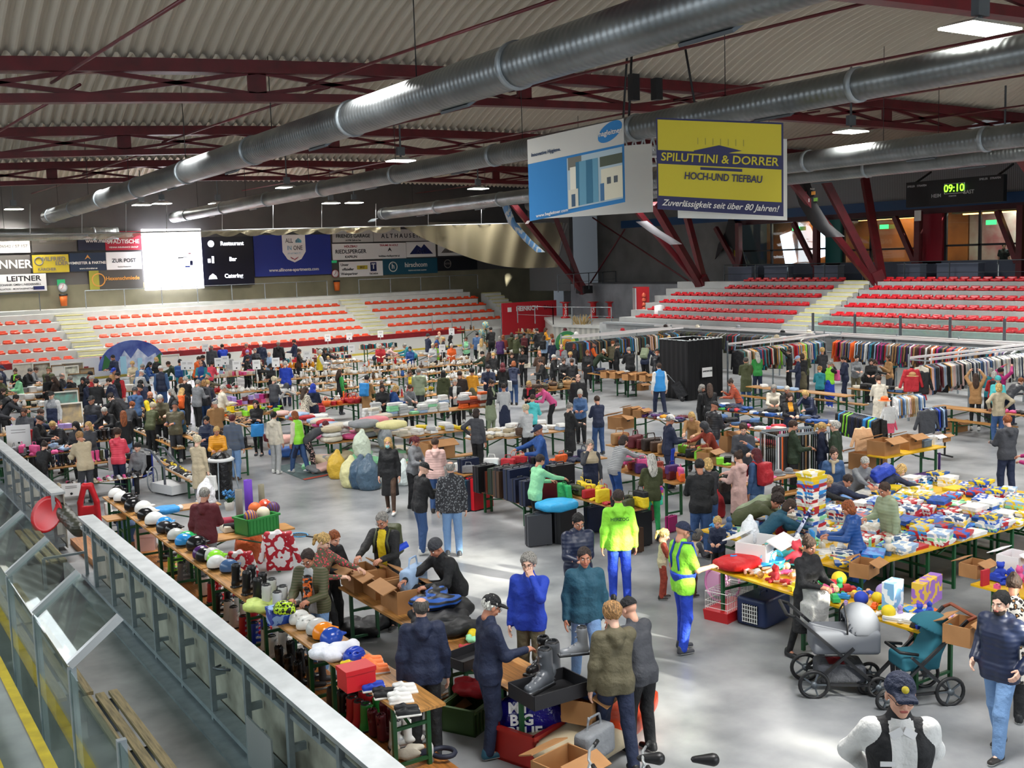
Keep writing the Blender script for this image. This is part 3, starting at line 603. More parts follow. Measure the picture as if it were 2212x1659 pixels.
# bench blocks along the gallery
for n,(y,w) in enumerate(((46.2,1.9),(43.4,1.7),(39.8,1.6),(34.6,1.3),(31.9,2.2))):
    t=empty('gallery_parapet_box',(45.9,y,3.7)); MB().box((0,0,.45),(.5,w,.9)).build('box_body',mat('#5a6274',.6),t); MB().box((0,0,.92),(.56,w+.06,.04)).build('box_top',mat('#6d7688',.5),t); tag(t,['grey blue box at the corner end of the gallery floor','grey blue box on the gallery floor below the outdoor glimpses','grey blue box on the gallery floor left of the right red column','grey blue box on the gallery floor below the red wall panel','long grey blue box on the gallery floor below the scoreboard'][n],'box')
# scoreboard
A=PX(1964,395,45);B=PX(2175,378,45);t=empty('scoreboard',(44.9,(A.y+B.y)/2,(A.z+7.35)/2)); w=A.y-B.y; h=A.z-7.35
MB().box((0,0,0),(.25,w,h)).build('board_body',mat('#111216',.5),t); MB().box((-.14,-w*.02,h*.12),(.03,w*.21,h*.4)).build('display_frame',mat('#cfd3cf',.5),t); MB().box((-.16,-w*.02,h*.12),(.03,w*.19,h*.36)).build('display',black,t)
def tx(s,y,z,sz,m=None): text(s,sz,m or mat('#b9bcc0',.5),t,basis((-.19 if m else -.14,y,z),(0,-1,0),(0,0,1)),bold=.01)
tx('09:10',-w*.02,h*.12,.48,mat('#7dff2a',.4,emit=3.)); tx('HEIM',w*.17,-h*.12,.24); tx('GAST',-w*.16,-h*.06,.24); tx('SPIELER   STRAFEN',w*.38,h*.33,.13); tx('SPIELER   STRAFEN',-w*.37,h*.38,.13); tx('PERIODE',0,-h*.17,.1)
for y in (-w*.42,w*.42): MB().bar((.1,y,h/2),(1.2,y,h/2+.5),.08).build('hanger_arm',black,t)
MB().box((.3,w*.43,-h*.5-.4),(.05,.35,.5)).build('small_poster',offw,t)
tag(t,'black scoreboard with a green lit 09:10 hanging at the upper right','scoreboard')
# inclined red columns: three members from a foot
def strutgrp(foot,tops,label):
    f=PX(*foot,42.6); t=empty('inclined_column',f); f0=Vector((0,0,-.3))
    MB().box((0,0,-.1),(.7,.9,.5)).build('footing',black,t)
    for n,(px,py,X,w) in enumerate(tops):
        p=PX(px,py,X)-f; MB().bar(f0,p,w,w*.8).build('strut',redsteel,t)
    MB().bar((0,0,-.3),(PX(tops[1][0],tops[1][1],tops[1][2])-f)*.16,.75,.5).build('joint_plate',redsteel,t)
    tag(t,label,'column')
strutgrp((1912,628),[(1660,330,37.5,.34),(1768,362,40,.42),(1868,385,43.5,.34)],'dark red inclined steel column on the right with three spreading struts')
strutgrp((1528,626),[(1330,400,37.5,.34),(1412,440,38.5,.42),(1478,445,42,.34)],'dark red inclined steel column in the middle, rising behind the yellow banner')
strutgrp((1262,622),[(1140,480,38,.34),(1100,430,38,.4),(1200,470,41,.34)],'dark red inclined steel column at the corner behind the gathered net')
strutgrp((2440,640),[(2200,330,38,.4),(2260,330,40,.4),(2300,330,42,.3)],'dark red inclined steel column leaning at the far right edge of the picture')
# red posts with one raking arm between the gallery windows
for n,px in enumerate((1596,1764,1983,2204)):
    p=PX(px,560,46.7); t=empty('gallery_post',(46.7,p.y,3.7)); MB().box((0,0,1.75),(.3,.3,3.5)).build('post',redsteel,t); q=PX(px-50,492,46.7); MB().bar((0,.15,.9),(0,q.y-p.y,3.3),.24).build('raking_arm',redsteel,t); tag(t,'dark red steel post with raking arm on the gallery, %s'%['beside the yellow panel','beside the teal panel','beside the crimson panel','beside the green panel'][n],'post')
# crossing bracing rods in the dark corner
for a,b,l in (((1280,470),(1510,622),'thin dark red bracing rod falling to the middle column foot'),((1350,495),(1275,612),'thin dark red bracing rod rising from the corner column foot')):
    o=MB().tube([PX(*a,44.5),PX(*b,44.5)],.05,6).build('bracing_rod',redsteel); tag(o,l,'tie rod')
# sponsor strip hanging on the right column
def strip(pts,X,m,name,label,cat='banner',w=.9,items=()):
    P=[PX(x,y,X) for x,y in pts]; t=empty(name,P[0]); n=len(P); V=[];Q=[]
    for i,p in enumerate(P):
        q=p-P[0]; V+=[q+Vector((0,w/2,0)),q-Vector((0,w/2,0)),q+Vector((.02,w/2,0)),q+Vector((.02,-w/2,0))]
    for i in range(n-1): a=4*i; Q+=[(a,a+1,a+5,a+4),(a+2,a+6,a+7,a+3),(a,a+4,a+6,a+2),(a+1,a+3,a+7,a+5)]
    MB().add(V,Q,0,True).build('cloth_panel',m,t); tag(t,label,cat); return t,P
t,P=strip([(1722,372),(1745,440),(1772,485),(1805,512)],39.2,mat('#0d0e12',.6),'hanging_banner','long black sponsor strip hanging by the right red column',w=1.05)
for s,px,py,sz,m in (('HOLZMEISTER',1729,390,.22,mat('#d98a45',.5)),('Autohaus',1725,410,.12,ltx),('Rossi',1755,408,.12,ltx)):
    p=PX(px,py,39.1)-P[0]; text(s,sz,m,t,basis(p,(0,-1,0),(0,0,1)))
for px,py,m in ((1738,418,rdm),(1757,417,org),(1744,433,wh),(1762,431,mat('#5f8a3a',.5))): MB().box(PX(px,py,39.1)-P[0],(.03,.22,.16)).build('sponsor_mark',m,t)
t,P=strip([(1085,425),(1105,480),(1140,520),(1168,545)],34,mat('#4f7fae',.6,0,'patch','#a8b0b4',1.5),'hanging_banner','faded blue and white strip banner with a sketched face, hanging before the net',w=.8)
t,P=strip([(1385,478),(1415,500),(1440,515),(1460,528)],37,mat('#a9a8ae',.6),'hanging_banner','pale grey strip banner hanging below the white banner back',w=.9)
# --- the two large hanging banners around the octagonal truss ---
def hbanner(c0,c1,c2,X0,X1,z_off,name,label,fn,back=None):
    # c0 top-left px, c1 top-right px, c2 bottom-left px ; X0/X1 = world X of left and right edge
    A=PX(*c0,X0);B=PX(*c1,X1);D=PX(*c2,X0); h=A.z-D.z; B.z=B.z; u=(B-A); w=u.length; t=empty(name,D); ux=u/w; uz=Vector((0,0,1))
    def pt(x,y,o=0): # x,y in 0..1 (y down from top)
        n=ux.cross(uz).normalized(); return A+ux*(x*w)-uz*(y*h)+n*o-D
    fn(t,pt,w,h,ux); tag(t,label,'banner'); return t,pt
def quad(t,pt,x0,y0,x1,y1,m,o,name='printed_field',th=.008):
    P=[pt(x0,y0,o),pt(x1,y0,o),pt(x1,y1,o),pt(x0,y1,o),pt(x0,y0,o-th),pt(x1,y0,o-th),pt(x1,y1,o-th),pt(x0,y1,o-th)]
    return MB().add(P,[(0,3,2,1),(4,5,6,7),(0,1,5,4),(1,2,6,5),(2,3,7,6),(3,0,4,7)]).build(name,m,t)
def tq(t,pt,s,x,y,sz,m,ux,sx=1.,shear=0.,o=.02): text(s,sz,m,t,basis(pt(x,y,o),ux,(0,0,1)),sx=sx,shear=shear,bold=.015)
hb=mat('#2277b4',.5); hw=mat('#c3c0b8',.55); 
def blue(t,pt,w,h,ux):
    quad(t,pt,0,0,1,1,hb,0,'cloth_panel',.02); quad(t,pt,0,0,1,.3,hw,.008); 
    quad(t,pt,.41,.33,.98,.95,mat('#a9bcc4',.5),.012,'printed_picture'); quad(t,pt,.42,.33,.56,.48,mat('#6f6d62',.5),.016,'printed_picture')
    quad(t,pt,.5,.4,.73,.93,mat('#5d93ab',.5,0,'stripex','#2f6a86',1.6),.018,'printed_picture'); quad(t,pt,.44,.45,.5,.95,mat('#ddd8c6',.5),.02,'printed_picture'); quad(t,pt,.75,.4,.98,.52,mat('#4b5240',.5),.018,'printed_picture'); quad(t,pt,.76,.55,.98,.93,mat('#d8d2ba',.5),.018,'printed_picture'); quad(t,pt,.42,.72,.52,.95,mat('#cfcab8',.5),.024,'printed_picture'); quad(t,pt,.45,.78,.49,.93,mat('#34506a',.5),.028,'printed_picture')
    for x in (.82,.89): quad(t,pt,x,.66,x+.04,.74,mat('#4e565c',.5),.022,'printed_picture')
    quad(t,pt,.75,.72,.79,.93,mat('#3d6c94',.5),.022,'printed_picture')
    P=[pt(.86+.125*math.cos(a*PI/12),.12+.11*math.sin(a*PI/12)-.05*math.cos(a*PI/12),.016) for a in range(24)]; MB().poly(P).build('oval_mark',hb,t)
    tq(t,pt,'hagleitner',.86,.13,h*.085,ltx,ux,.85,.2,.03); tq(t,pt,'Innovative Hygiene.',.19,.2,h*.06,mat('#243c5c',.5),ux,.8,.25); tq(t,pt,'www.hagleitner.com',.24,.955,h*.055,ltx,ux,.9,.15,.03)
hbanner((1139,302),(1347,256),(1143,478),13.0,14.4,0,'hanging_banner','large blue and white hanging banner with a building picture, left of two',blue)
hyy=mat('#c2b32a',.5); hnv=mat('#2b2c54',.5)
def yel(t,pt,w,h,ux):
    quad(t,pt,0,0,1,1,hnv,0,'cloth_panel',.02); quad(t,pt,.012,.02,.985,.85,hyy,.008); quad(t,pt,.01,.35,.99,.5,hnv,.012); quad(t,pt,.35,.515,.68,.545,hnv,.014)
    P=[pt(x,y,.016) for x,y in ((.3,.4),(.3,.34),(.5,.27),(.68,.32),(.6,.34),(.45,.4))]; MB().poly(P).build('crane_mark',hnv,t)
    for k in range(7): quad(t,pt,.33+k*.06,.2,.335+k*.06,.27,mat('#8f8a3a',.5),.014,'crane_mark')
    tq(t,pt,'SPILUTTINI & DORRER',.5,.425,h*.125,hyy,ux,1.02); tq(t,pt,'HOCH-UND TIEFBAU',.53,.62,h*.11,hnv,ux,.8); tq(t,pt,'Zuverlässigkeit seit über 80 Jahren!',.5,.925,h*.095,ltx,ux,.93,.3)
hbanner((1417,254),(1692,265),(1418,452),14.3,16.0,0,'hanging_banner','large yellow hanging banner of a building firm with dark blue lettering, right of two',yel)
def pl(m): return lambda t,pt,w,h,ux: quad(t,pt,0,0,1,1,m,0,'cloth_panel',.02)
hbanner((1160,330),(1408,310),(1150,474),14.6,16.3,0,'hanging_banner','plain white back of a hanging banner seen behind the blue one',pl(mat('#dcdbd4',.6)))
hbanner((1462,300),(1700,300),(1463,471),15.2,16.6,0,'hanging_banner','plain white back of a hanging banner peeking below the yellow one',pl(mat('#dcdbd4',.6)))
# octagonal suspension truss
c=Vector((17.6,20.9,7.75)); t=empty('suspended_truss',c); R_=1.4; pts=[(R_*math.cos(PI/8+a*PI/4),R_*math.sin(PI/8+a*PI/4),0) for a in range(8)]
for dz in (0,.45): MB().tube([(x,y,dz) for x,y,_ in pts],.05,6,closed=True).build('chord_ring',lsteel,t)
b=MB()
for a in range(8):
    p,q=Vector(pts[a]),Vector(pts[(a+1)%8])
    for j in range(5): b.bar(p+(q-p)*j/5,p+(q-p)*(j+.5)/5+Vector((0,0,.45)),.03); b.bar(p+(q-p)*(j+.5)/5+Vector((0,0,.45)),p+(q-p)*(j+1)/5,.03)
b.build('lattice',lsteel,t)
for x,y in ((-1.2,-.7),(1.2,-.6),(.2,1.3)): MB().tube([(x,y,.4),(x*.6,y*.6,3.6)],.03,5).build('chain',black,t)
MB().box((-1.0,-.7,1.6),(.2,.2,.6)).build('chain_hoist',black,t); MB().box((-.3,-.7,1.6),(.2,.2,.5)).build('chain_hoist',black,t); MB().box((0,-.6,.1),(2.6,.2,.12)).build('crossbeam',lsteel,t)
tag(t,'silver octagonal lattice truss carrying the hanging banners','truss')

# --- gathered net on a cable before the far wall ---
nm=netmat('rope_net','#c9bfa0',.62)
def swag(pts_top,drop,X_or_v,label,n=60,folds=10):
    pass
vN=-1.5
def NP(px,py,dv=0): u,z=FP(px,py,vN+dv); return Fw(u,vN+dv,z)
t=empty('net_curtain',NP(0,509)); o0=Vector(t.location)
top=[NP(x,509-x*.0235) for x in range(-80,1240,30)]
MB().tube([p-o0 for p in top],.04,5).build('support_cable',lsteel,t)
b=MB(); ph0=0
def net(i,j):
    x=190+ (865-190)*i; y=509-x*.0235; sag=(1-abs(((x-190)%55)/55*2-1)**2)*9+4; return NP(x,y+1+sag*j,.15*math.sin(i*90+j*3))-o0
b.grid(net,90,3); b.build('gathered_net',nm,t)
b=MB(); 
def tailL(i,j):
    a=NP(203-20*j,511); e=NP(90-150*i,560+28*(1-i)); s=i**.7; p=a+(NP(150-175*i,505+ (52-60*i)*0+ j*40*(1-i*.3) )-a)*s; return p+Vector((0,.2*math.sin(j*20),0))-o0
b.grid(tailL,12,14); b.build('net_tail',netmat('rope_net_thin','#b9ae94',.35),t)
def hang(i,j):
    xt=870+i*345; yt=509-xt*.0235; xb=905+i*300; yb=yt+22+75*math.sin(min(1,i*1.25)*PI/2); s=j; return NP(xt+(xb-xt)*s,yt+(yb-yt)*s,.16*math.sin(i*40+j*3))-o0
b=MB(); b.grid(hang,70,18); b.build('hanging_net',netmat('rope_net_mid','#b9ad8c',.6),t)
MB().tube([NP(1218,482)-o0,NP(1208,530)-o0,NP(1202,560)-o0,NP(1206,562)-o0,NP(1214,520)-o0,NP(1225,482)-o0],.05,5).build('draw_cord',lsteel,t)
for x in (65,177,272,360,480,590,695,812,925,1040): MB().tube([NP(x,509-x*.0235)-o0,NP(x,440)-o0],.02,4).build('drop_wire',lsteel,t)
tag(t,'long beige net curtain gathered on a cable in front of the far wall','net')
# red HEINRICH panel
u0,z1=FP(1070,655,.4);u1,_=FP(1187,652,.4);_,z0_=FP(1072,712,.4)
t=empty('red_banner',Fw((u0+u1)/2,-.3,0),FA); w=u1-u0; MB().box((0,0,(z1+.5)/2),(w,.06,z1-.5)).build('panel',mat('#c1222f',.5),t); MB().bar((-w/2,.1,0),(-w/2,.1,z1),.06).bar((w/2,.1,0),(w/2,.1,z1),.06).build('frame',steel,t)
text('HEINRICH',.42,wh,t,basis((-.25,-.05,z1-.45),(1,0,0),(0,0,1)),sx=.98,bold=.03); text('BAU',.42,mat('#5a1420',.5),t,basis((1.6,-.05,z1-.45),(1,0,0),(0,0,1)),bold=.01); MB().box((-1.75,-.05,z1-.45),(.3,.04,.3)).build('square_mark',wh,t)
tag(t,'red banner board at the far corner of the rink with white block letters','banner')
rail('railing',[Fw(26.5,1.4,.95),Fw(29.6,1.4,.95)],1.05,'steel railing left of the red banner board',steel,1.3)
# bar furniture on the platform
def P2(px,py): return G(px,py,1.5)
for n,(px,l) in enumerate(((1222,'red drinks column table with white script, left one on the corner platform'),(1282,'red and white drinks column table, second on the corner platform'),(1320,'plain red drinks column table, third on the corner platform'),(1349,'red drinks column table with white script, right one on the corner platform'))):
    p=P2(px,687); t=empty('bar_table',p); MB().lathe([(.33,0),(.33,.06),(.19,.12),(.19,.95),(.3,1.03),(0,1.03)],16).build('column',mat('#b5121b',.4),t); MB().lathe([(0,1.03),(.38,1.03),(.38,1.07),(0,1.07)],16).build('table_top',mat('#a01018',.4),t)
    if n!=2: text('Coca-Cola' if n in(0,3) else 'Cola',.2,wh,t,basis((-.11,-.17,.55),(.0,0,1),(-.85,.5,0)),bold=.02)
    tag(t,l,'bar table')
p=P2(1240,683); q=P2(1340,683); t=empty('wooden_counter',(p+q)/2,math.atan2((q-p).y,(q-p).x)); L=(q-p).length; MB().box((0,.9,.5),(L,.1,1.0)).build('front_panel',mat('#b98a5c',.6,0,'wood'),t); MB().box((0,1.2,1.03),(L+.2,.7,.06)).build('counter_top',mat('#4a3a2c',.5),t); MB().box((L*.35,1.2,1.2),(.9,.4,.28)).build('red_tray',mat('#8d1119',.5),t); tag(t,'light wooden bar counter on the corner platform','counter')
p=PX(1386,690,39.5); p.z=1.5; t=empty('drinks_fridge',p,math.radians(-25)); MB().box((0,0,1.1),(.75,.7,2.2)).build('fridge_body',mat('#a80f18',.45),t); MB().box((-.42,-.1,1.1),(.06,.62,2.1)).build('fridge_door',lsteel,t)
for z in (.9,1.15,1.4,1.65): MB().lathe([(.1,0),(.12,.1),(.05,.22),(0,.24)],10,(.05,-.38,z)).build('printed_bottle',mat('#c4553a',.5),t)
tag(t,'tall red drinks fridge on the corner platform beside the red seats','fridge')
rail('railing',[(37.3,57.2,1.5),(37.5,53.6,1.5),(38.8,49.6,1.5)],1.05,'steel railing along the curved front edge of the corner platform',steel,1.4)
p=G(1425,668,1.5+.6); o=MB().lathe([(0,0),(.28,0),(.3,.1),(.28,.55),(0,.6)],14).build('white_barrel',wh,None,PX(1425,682,38.8)); tag(o,'small white barrel on the red seat rows near the fridge','barrel')
# bird silhouette figure on the wall
o=MB().prism([(0,0),(.3,.9),(.9,1.6),(1.2,2.4),(.9,2.9),(1.4,2.8),(2.0,1.7),(2.3,.6),(2.8,-.8),(2.4,-.7),(1.9,.4),(1.0,.9)],-.03,.03,0).build('painted_figure',mat('#15171b',.6),None); 
p=PX(1545,560,46.9); o.location=p; o.rotation_euler=(0,0,PI); tag(o,'dark painted skating figure on the pale gallery wall','wall figure')
t=empty('x') ; bpy.data.objects.remove(t)
# unseen wall added to block the sun; holes traced back from wanted floor patches
def blob(pts): return [G(x,y,0) for x,y in pts]
SP=[blob(q) for q in ([(985,1165),(1010,1158),(1060,1190),(1100,1185),(1112,1240),(1105,1330),(1040,1330),(1010,1250)],[(1345,1255),(1375,1250),(1400,1300),(1440,1420),(1480,1560),(1490,1659),(1400,1659),(1380,1480),(1340,1340)],[(1735,1455),(1760,1450),(1800,1500),(1775,1530),(1755,1510)],[(1775,1590),(1815,1585),(1845,1640),(1840,1700),(1775,1700)],[(830,1130),(850,1130),(856,1165),(832,1165)])]
wz=[[ (lambda p:(p-SUND*((p.y+9)/SUND.y)))(p) for p in q] for q in SP]
def inp(x,z,P):
    r=False
    for i in range(len(P)):
        a,b=P[i],P[i-1]
        if (a.z>z)!=(b.z>z) and x<(b.x-a.x)*(z-a.z)/(b.z-a.z)+a.x: r=not r
    return r
cs=.2; V=[];Q=[]; xs_=np.arange(-14,58,cs); zs_=np.arange(0,14,cs); b=MB()
for zz in zs_:
    run0=None
    for xx in list(xs_)+[None]:
        hole=xx is not None and any(inp(xx+cs/2,zz+cs/2,P) for P in wz)
        if xx is None or hole:
            if run0 is not None: e=(xx if xx is not None else 58); b.box(((run0+e)/2,-9,zz+cs/2),(e-run0,.1,cs)); run0=None
        elif run0 is None: run0=xx
struct(b.build('wall_sun_mask',mat('#9a9b98',.7)))
struct(MB().box((-8.6,32,3.4),(.2,92,6.8)).build('wall_left',mat('#9a9b98',.7)))
struct(MB().box((54.,26,6),(.2,104,16)).build('wall_right',mat('#6b6d70',.7)))
# seats: 300 nearest as single things, the rest one object
seats.sort(key=lambda s:(s[0].x**2+s[0].y**2)*(1 if s[2] is M_rd else .55))
def inview(p):
    v=RC@np.array([p.x,p.y,p.z-CAM_H]); return v[2]>0 and -30<1106+F_PX*v[0]/v[2]<2250
seats=[s for s in seats if inview(s[0])]
cnt=0; fv=[];ff=[];fm=[];nn=0
sv=np.array([v.co for v in SEAT.vertices]); sf=np.array([p.vertices[:] for p in SEAT.polygons])
for p,rz,m,k in seats:
    if cnt<300:
        o=link('stadium_seat',SEAT,m,None,p,(0,0,rz),(1.3,1.1,1.15) if m is M_or else (1.4,1.1,1.15)); cnt+=1
        if m is M_or: tag(o,'orange plastic shell seat in %s row of the far stand'%['the lowest','the second','the third','the fourth','the top'][k],'seat','orange shell seats, row %d'%(k+1))
        else: tag(o,'red plastic shell seat in %s row of the right stand'%['the lowest','the second','the third','the fourth','the fifth','the top'][k-10],'seat','red shell seats, row %d'%(k-9))
    else:
        fv.append((sv*[1.3,1.1,1.15])@rotm(0,0,rz).T+np.array(p)); ff.append(sf+nn); fm+=[0 if m is M_or else 1]*len(sf); nn+=len(sv)
if fv:
    o=link('stadium_seats',npmesh('far_seats',np.concatenate(fv),np.concatenate(ff),[M_or,M_rd],fm)); tag(o,'remaining rows of small plastic shell seats, the farthest of both stands','seats',kind='stuff')
# ======================= tables and racks =======================
LG=mat('#14502a',.45); TOPW=mat('#c08a4a',.45,0,'wood'); TOPY=mat('#e0b312',.45,0,'noise','#c79a10',3)
def tparts(W,H,topm,L=2.2):
    t=empty('folding_table'); MB().box((L/2,W/2,H-.015),(L,W,.03)).build('tabletop',topm,t)
    for x in (.32,L-.32):
        b=MB()
        for y in (.05,W-.05): b.bar((x,y,0),(x,y,H-.03),.045)
        b.bar((x,.05,.08),(x,W-.05,.08),.035).bar((x,.05,H*.62),(x,W-.05,H*.62),.035).bar((x,.05,H-.05),(x,W-.05,H-.05),.035); b.build('leg',LG,t)
    MB().bar((.32,W/2,H*.6),(L/2,W/2,H-.05),.025).bar((L-.32,W/2,H*.6),(L/2,W/2,H-.05),.025).build('brace',LG,t); return t
PROTO={('t','w'):tparts(.5,.77,TOPW),('t','y'):tparts(.5,.77,TOPY),('W','y'):tparts(.78,.77,TOPY),('b','w'):tparts(.26,.47,TOPW),('W','w'):tparts(.7,.77,TOPW),('s','w'):tparts(.4,1.28,TOPW)}
PH={'t':(.5,.77),'W':(.78,.77),'b':(.26,.47),'s':(.4,1.28)}
ROWS={}; USEDP=set()
ORD=['first','second','third','fourth','fifth','sixth','seventh','eighth','ninth']
def row(nm,c0,x0,y0,x1,y1,kind='t',col='w',where='',shift=(0,0),deep=1,z=None,n=None):
    W,H=PH[kind]; hz=H if z is None else z+H
    A=G(*cpx(c0,x0,y0),hz);B=G(*cpx(c0,x1,y1),hz); d=B-A; alongx=abs(d.x)>abs(d.y)
    L=abs(d.x) if alongx else abs(d.y); n=n or max(1,int(round(L/2.2)))
    if alongx: o=Vector((min(A.x,B.x),(A.y+B.y)/2,0)); rz=0.; ux=Vector((1,0,0)); uy=Vector((0,1,0))
    else: o=Vector(((A.x+B.x)/2,min(A.y,B.y),0)); rz=PI/2; ux=Vector((0,1,0)); uy=Vector((1,0,0)); 
    o=o+ux*((L-n*2.22)/2)
    o=o+Vector((shift[0],shift[1],z or 0))
    for dd in range(deep):
        for i in range(n):
            p=PROTO[(kind,col)]; t=p if (kind,col) not in USEDP else copytree(p); USEDP.add((kind,col))
            q=o+ux*(i*2.22)+uy*(dd*(W+.02))
            if not alongx: q=q+Vector((W,0,0))
            t.location=q; t.rotation_euler=(0,0,rz)
            nmk={'b':'bench','s':'tall folding shelf table'}.get(kind,'folding table'); t.name={'b':'beer_bench'}.get(kind,'folding_table')
            tag(t,'%s %s%s%s of %s'%('yellow' if col=='y' else 'wooden',nmk if deep<2 else 'table',(', '+ORD[i]+' from the %s end'%('left' if alongx else 'near')) if n>1 else '',(', '+ORD[dd]+' line deep') if deep>1 else '',where),'bench' if kind=='b' else 'table')
    ROWS[nm]=(o,ux,uy,n*2.22,W*deep,o.z+H,where); return ROWS[nm]
for a in [
 ('c1','N',1510,1312,1890,1278,'t','w','the far glassware row on the right'),('c2','N',960,1352,1400,1318,'t','w','the far middle crockery row'),('c3','N',450,1397,920,1358,'t','w','the crockery row behind the woman in green sleeves'),
 ('c3b','N',300,1372,440,1362,'t','w','the orange glass row left of the crockery'),('c4','N',1520,1412,1890,1382,'t','w','the coffee pot row'),('c5','N',1080,1455,1340,1438,'t','w','the flower vase row'),
 ('c6','N',430,1508,900,1472,'t','w','the white dish row'),('c7','N',0,1562,170,1550,'t','w','the short cup row by the aisle'),('c8','N',500,1655,1000,1615,'t','w','the trinket row'),('c9','N',1180,1622,1260,1612,'t','w','the short vase row'),
 ('c10','N',1530,1594,1900,1566,'t','w','the yellow flower row'),('bk1','N',480,1243,960,1208,'t','w','the book row by the far board'),('bk2','N',985,1200,1240,1185,'t','w','the short book row by the far board'),
 ('sh','N',1680,1042,2180,1028,'s','w','the tall figurine shelf by the red banner'),('sh2','K',0,1065,420,1058,'t','w','the figurine row below the red banner'),('bs','D',310,602,530,575,'t','w','the basket stall'),('bs2','C',1000,560,1240,545,'t','w','the plate box stall'),
 ('cd','B',460,298,840,285,'t','w','the compact disc stall'),('gp','B',550,600,900,575,'t','w','the pink gift box stall'),('gg','B',640,705,940,690,'t','w','the green gift box stall'),('tn','B',1570,600,1740,588,'t','w','the tin stall'),
 ('b1','B',1040,715,1480,842,'W','w','the cushion row at the aisle'),('b3','C',290,836,1200,748,'W','w','the long folded linen row'),('b4','C',550,990,1040,962,'W','w','the table cloth row'),('b5','C',1230,1020,1660,985,'W','w','the white bed linen row'),('b6','D',140,1004,460,958,'W','w','the towel row'),
 ('bx','C',640,1215,1070,1180,'b','w','the paper box stall'),('b2','C',-60,1040,350,1010,'W','w','the pillow heap'),
 ('g1','C',1120,1330,1659,1270,'t','w','the sports bag row'),('g2','D',340,1270,740,1228,'t','w','the black bag row'),('g3','D',550,1555,910,1622,'t','w','the handbag stall front row'),('g4','D',800,1088,1440,1172,'t','w','the leather bag row'),('g5','D',950,1335,1400,1385,'t','w','the handbag stall back row'),('g6','C',1210,1520,1480,1590,'b','w','the suitcase stall'),
 ('k1','D',1050,800,1500,890,'t','w','the knitwear heap row'),('k2','E',440,775,1340,892,'t','w','the long jeans and shirts row'),('k3','E',440,905,620,925,'t','w','the short jeans row'),('k4','E',740,955,1060,990,'t','w','the baby clothes row'),('k5','E',730,1075,980,1110,'t','w','the rolled trousers row'),('k6','E',0,1190,420,1250,'t','w','the boxed belt row'),('k7','E',820,1400,1050,1382,'t','w','the hat stall'),
 ('e1','E',740,562,1010,600,'t','w','the bare row before the coat racks'),('e2','E',1060,592,1590,655,'t','w','the long bare row before the coat racks'),('e3','E',720,652,870,672,'b','w','the bare row before the coat racks'),('e4','E',1300,672,1660,722,'b','w','the long bare row before the coat racks'),('e5','E',900,1545,1140,1520,'b','w','the hat stall'),
 ('r1','R',940,748,1340,792,'t','w','the bare row before the shirt rack'),('r2','R',1480,790,1700,835,'t','w','the short row at the right edge'),('r3','R',1040,862,1430,912,'b','w','the bare row before the shirt rack'),
 ('j1','D',780,430,1250,525,'t','w','the men trouser stall'),('j2','K',1500,1405,1600,1420,'t','w','the short men shirt stall'),('j3','R',80,560,560,640,'t','w','the jeans stall by the coat rack'),
 ('y1','R',430,1188,955,1104,'t','y','the yellow box stall below the child coats'),
 ('s1','A',430,1252,1310,1150,'t','w','the rubber boot row'),('s2','A',640,1418,1315,1340,'b','w','the small shoe row'),('s3','A',520,1022,1130,945,'t','w','the dark boot row'),('s4','A',580,838,860,812,'t','w','the short trainer row'),
 ('s5','A',1150,592,1420,650,'t','w','the red shoe row at the aisle'),('s6','A',1340,668,1800,832,'t','w','the ladies shoe row'),('s7','A',1360,860,1530,905,'b','w','the sandal row'),('s8','A',1530,955,1860,1025,'b','w','the heeled shoe row'),('s9','A',1570,1205,1880,1240,'b','w','the slipper row'),('s10','A',1730,1268,1890,1340,'b','w','the low trainer row'),('s11','B',15,882,190,962,'t','w','the light sandal row'),('s12','A',1830,880,1990,925,'b','w','the loafer row'),
 ('m1','A',20,640,380,610,'t','w','the household goods row'),('m2','A',130,480,420,460,'t','w','the white appliance row'),('m3','A',230,400,560,380,'t','w','the picture stall'),('m4','A',600,700,860,680,'t','w','the glass goods row'),('m5','A',340,870,380,868,'t','w','the lamp row'),('m6','B',30,330,330,315,'t','w','the postcard stall'),('m7','A',300,1120,420,1100,'t','w','the bag and belt corner'),
 ('w1','W',1000,590,1560,502,'t','w','the ball crate stall'),('w2','U',265,935,760,1215,'t','w','the cardboard box stall'),('w3','X',1850,610,2130,720,'t','w','the diving suit stall'),('w4','W',560,330,760,300,'t','w','the blanket stall'),
 ('y2','S',90,682,640,850,'W','y','the doll and toy stall'),('y3','S',1000,655,2230,362,'W','y','the board game stall'),('y4','S',1668,692,2040,806,'W','y','the small toy stall at the right'),
]:
    nm,c,x0,y0,x1,y1,k,col,w=a; row(nm,c,x0,y0,x1,y1,k,col,w,deep={'y3':4,'y4':2}.get(nm,1),n=3 if nm=='y3' else None,shift={'y3':(1.2,0),'y4':(0,-1.1),'y2':(.22,0)}.get(nm,(0,0)))
row('y5','S',640,850,1500,1112,'W','y','the boxed toy stall behind the pram',shift=(.22,0))
# long sports row beside the rink board, on its wooden podium
t=empty('wooden_podium',(4.02,9.2,0)); MB().box((.66,6.9,.06),(1.32,13.8,.12)).build('planking',mat('#b9783a',.45,0,'wood','x'),t); MB().box((.66,6.9,.02),(1.2,13.7,.04)).build('base',dsteel,t); tag(t,'long low orange wooden podium under the helmet tables beside the rink board','podium')
for i in range(6):
    q=copytree(PROTO[('t','w')]); q.location=(5.19,9.55+i*2.24,.12); q.rotation_euler=(0,0,PI/2); tag(q,'wooden folding table on the podium, %s of the helmet row counted from the camera'%ORD[i],'table')
ROWS['h']=(Vector((4.69,9.55,.12)),Vector((0,1,0)),Vector((1,0,0)),13.4,.5,.89,'the helmet row')
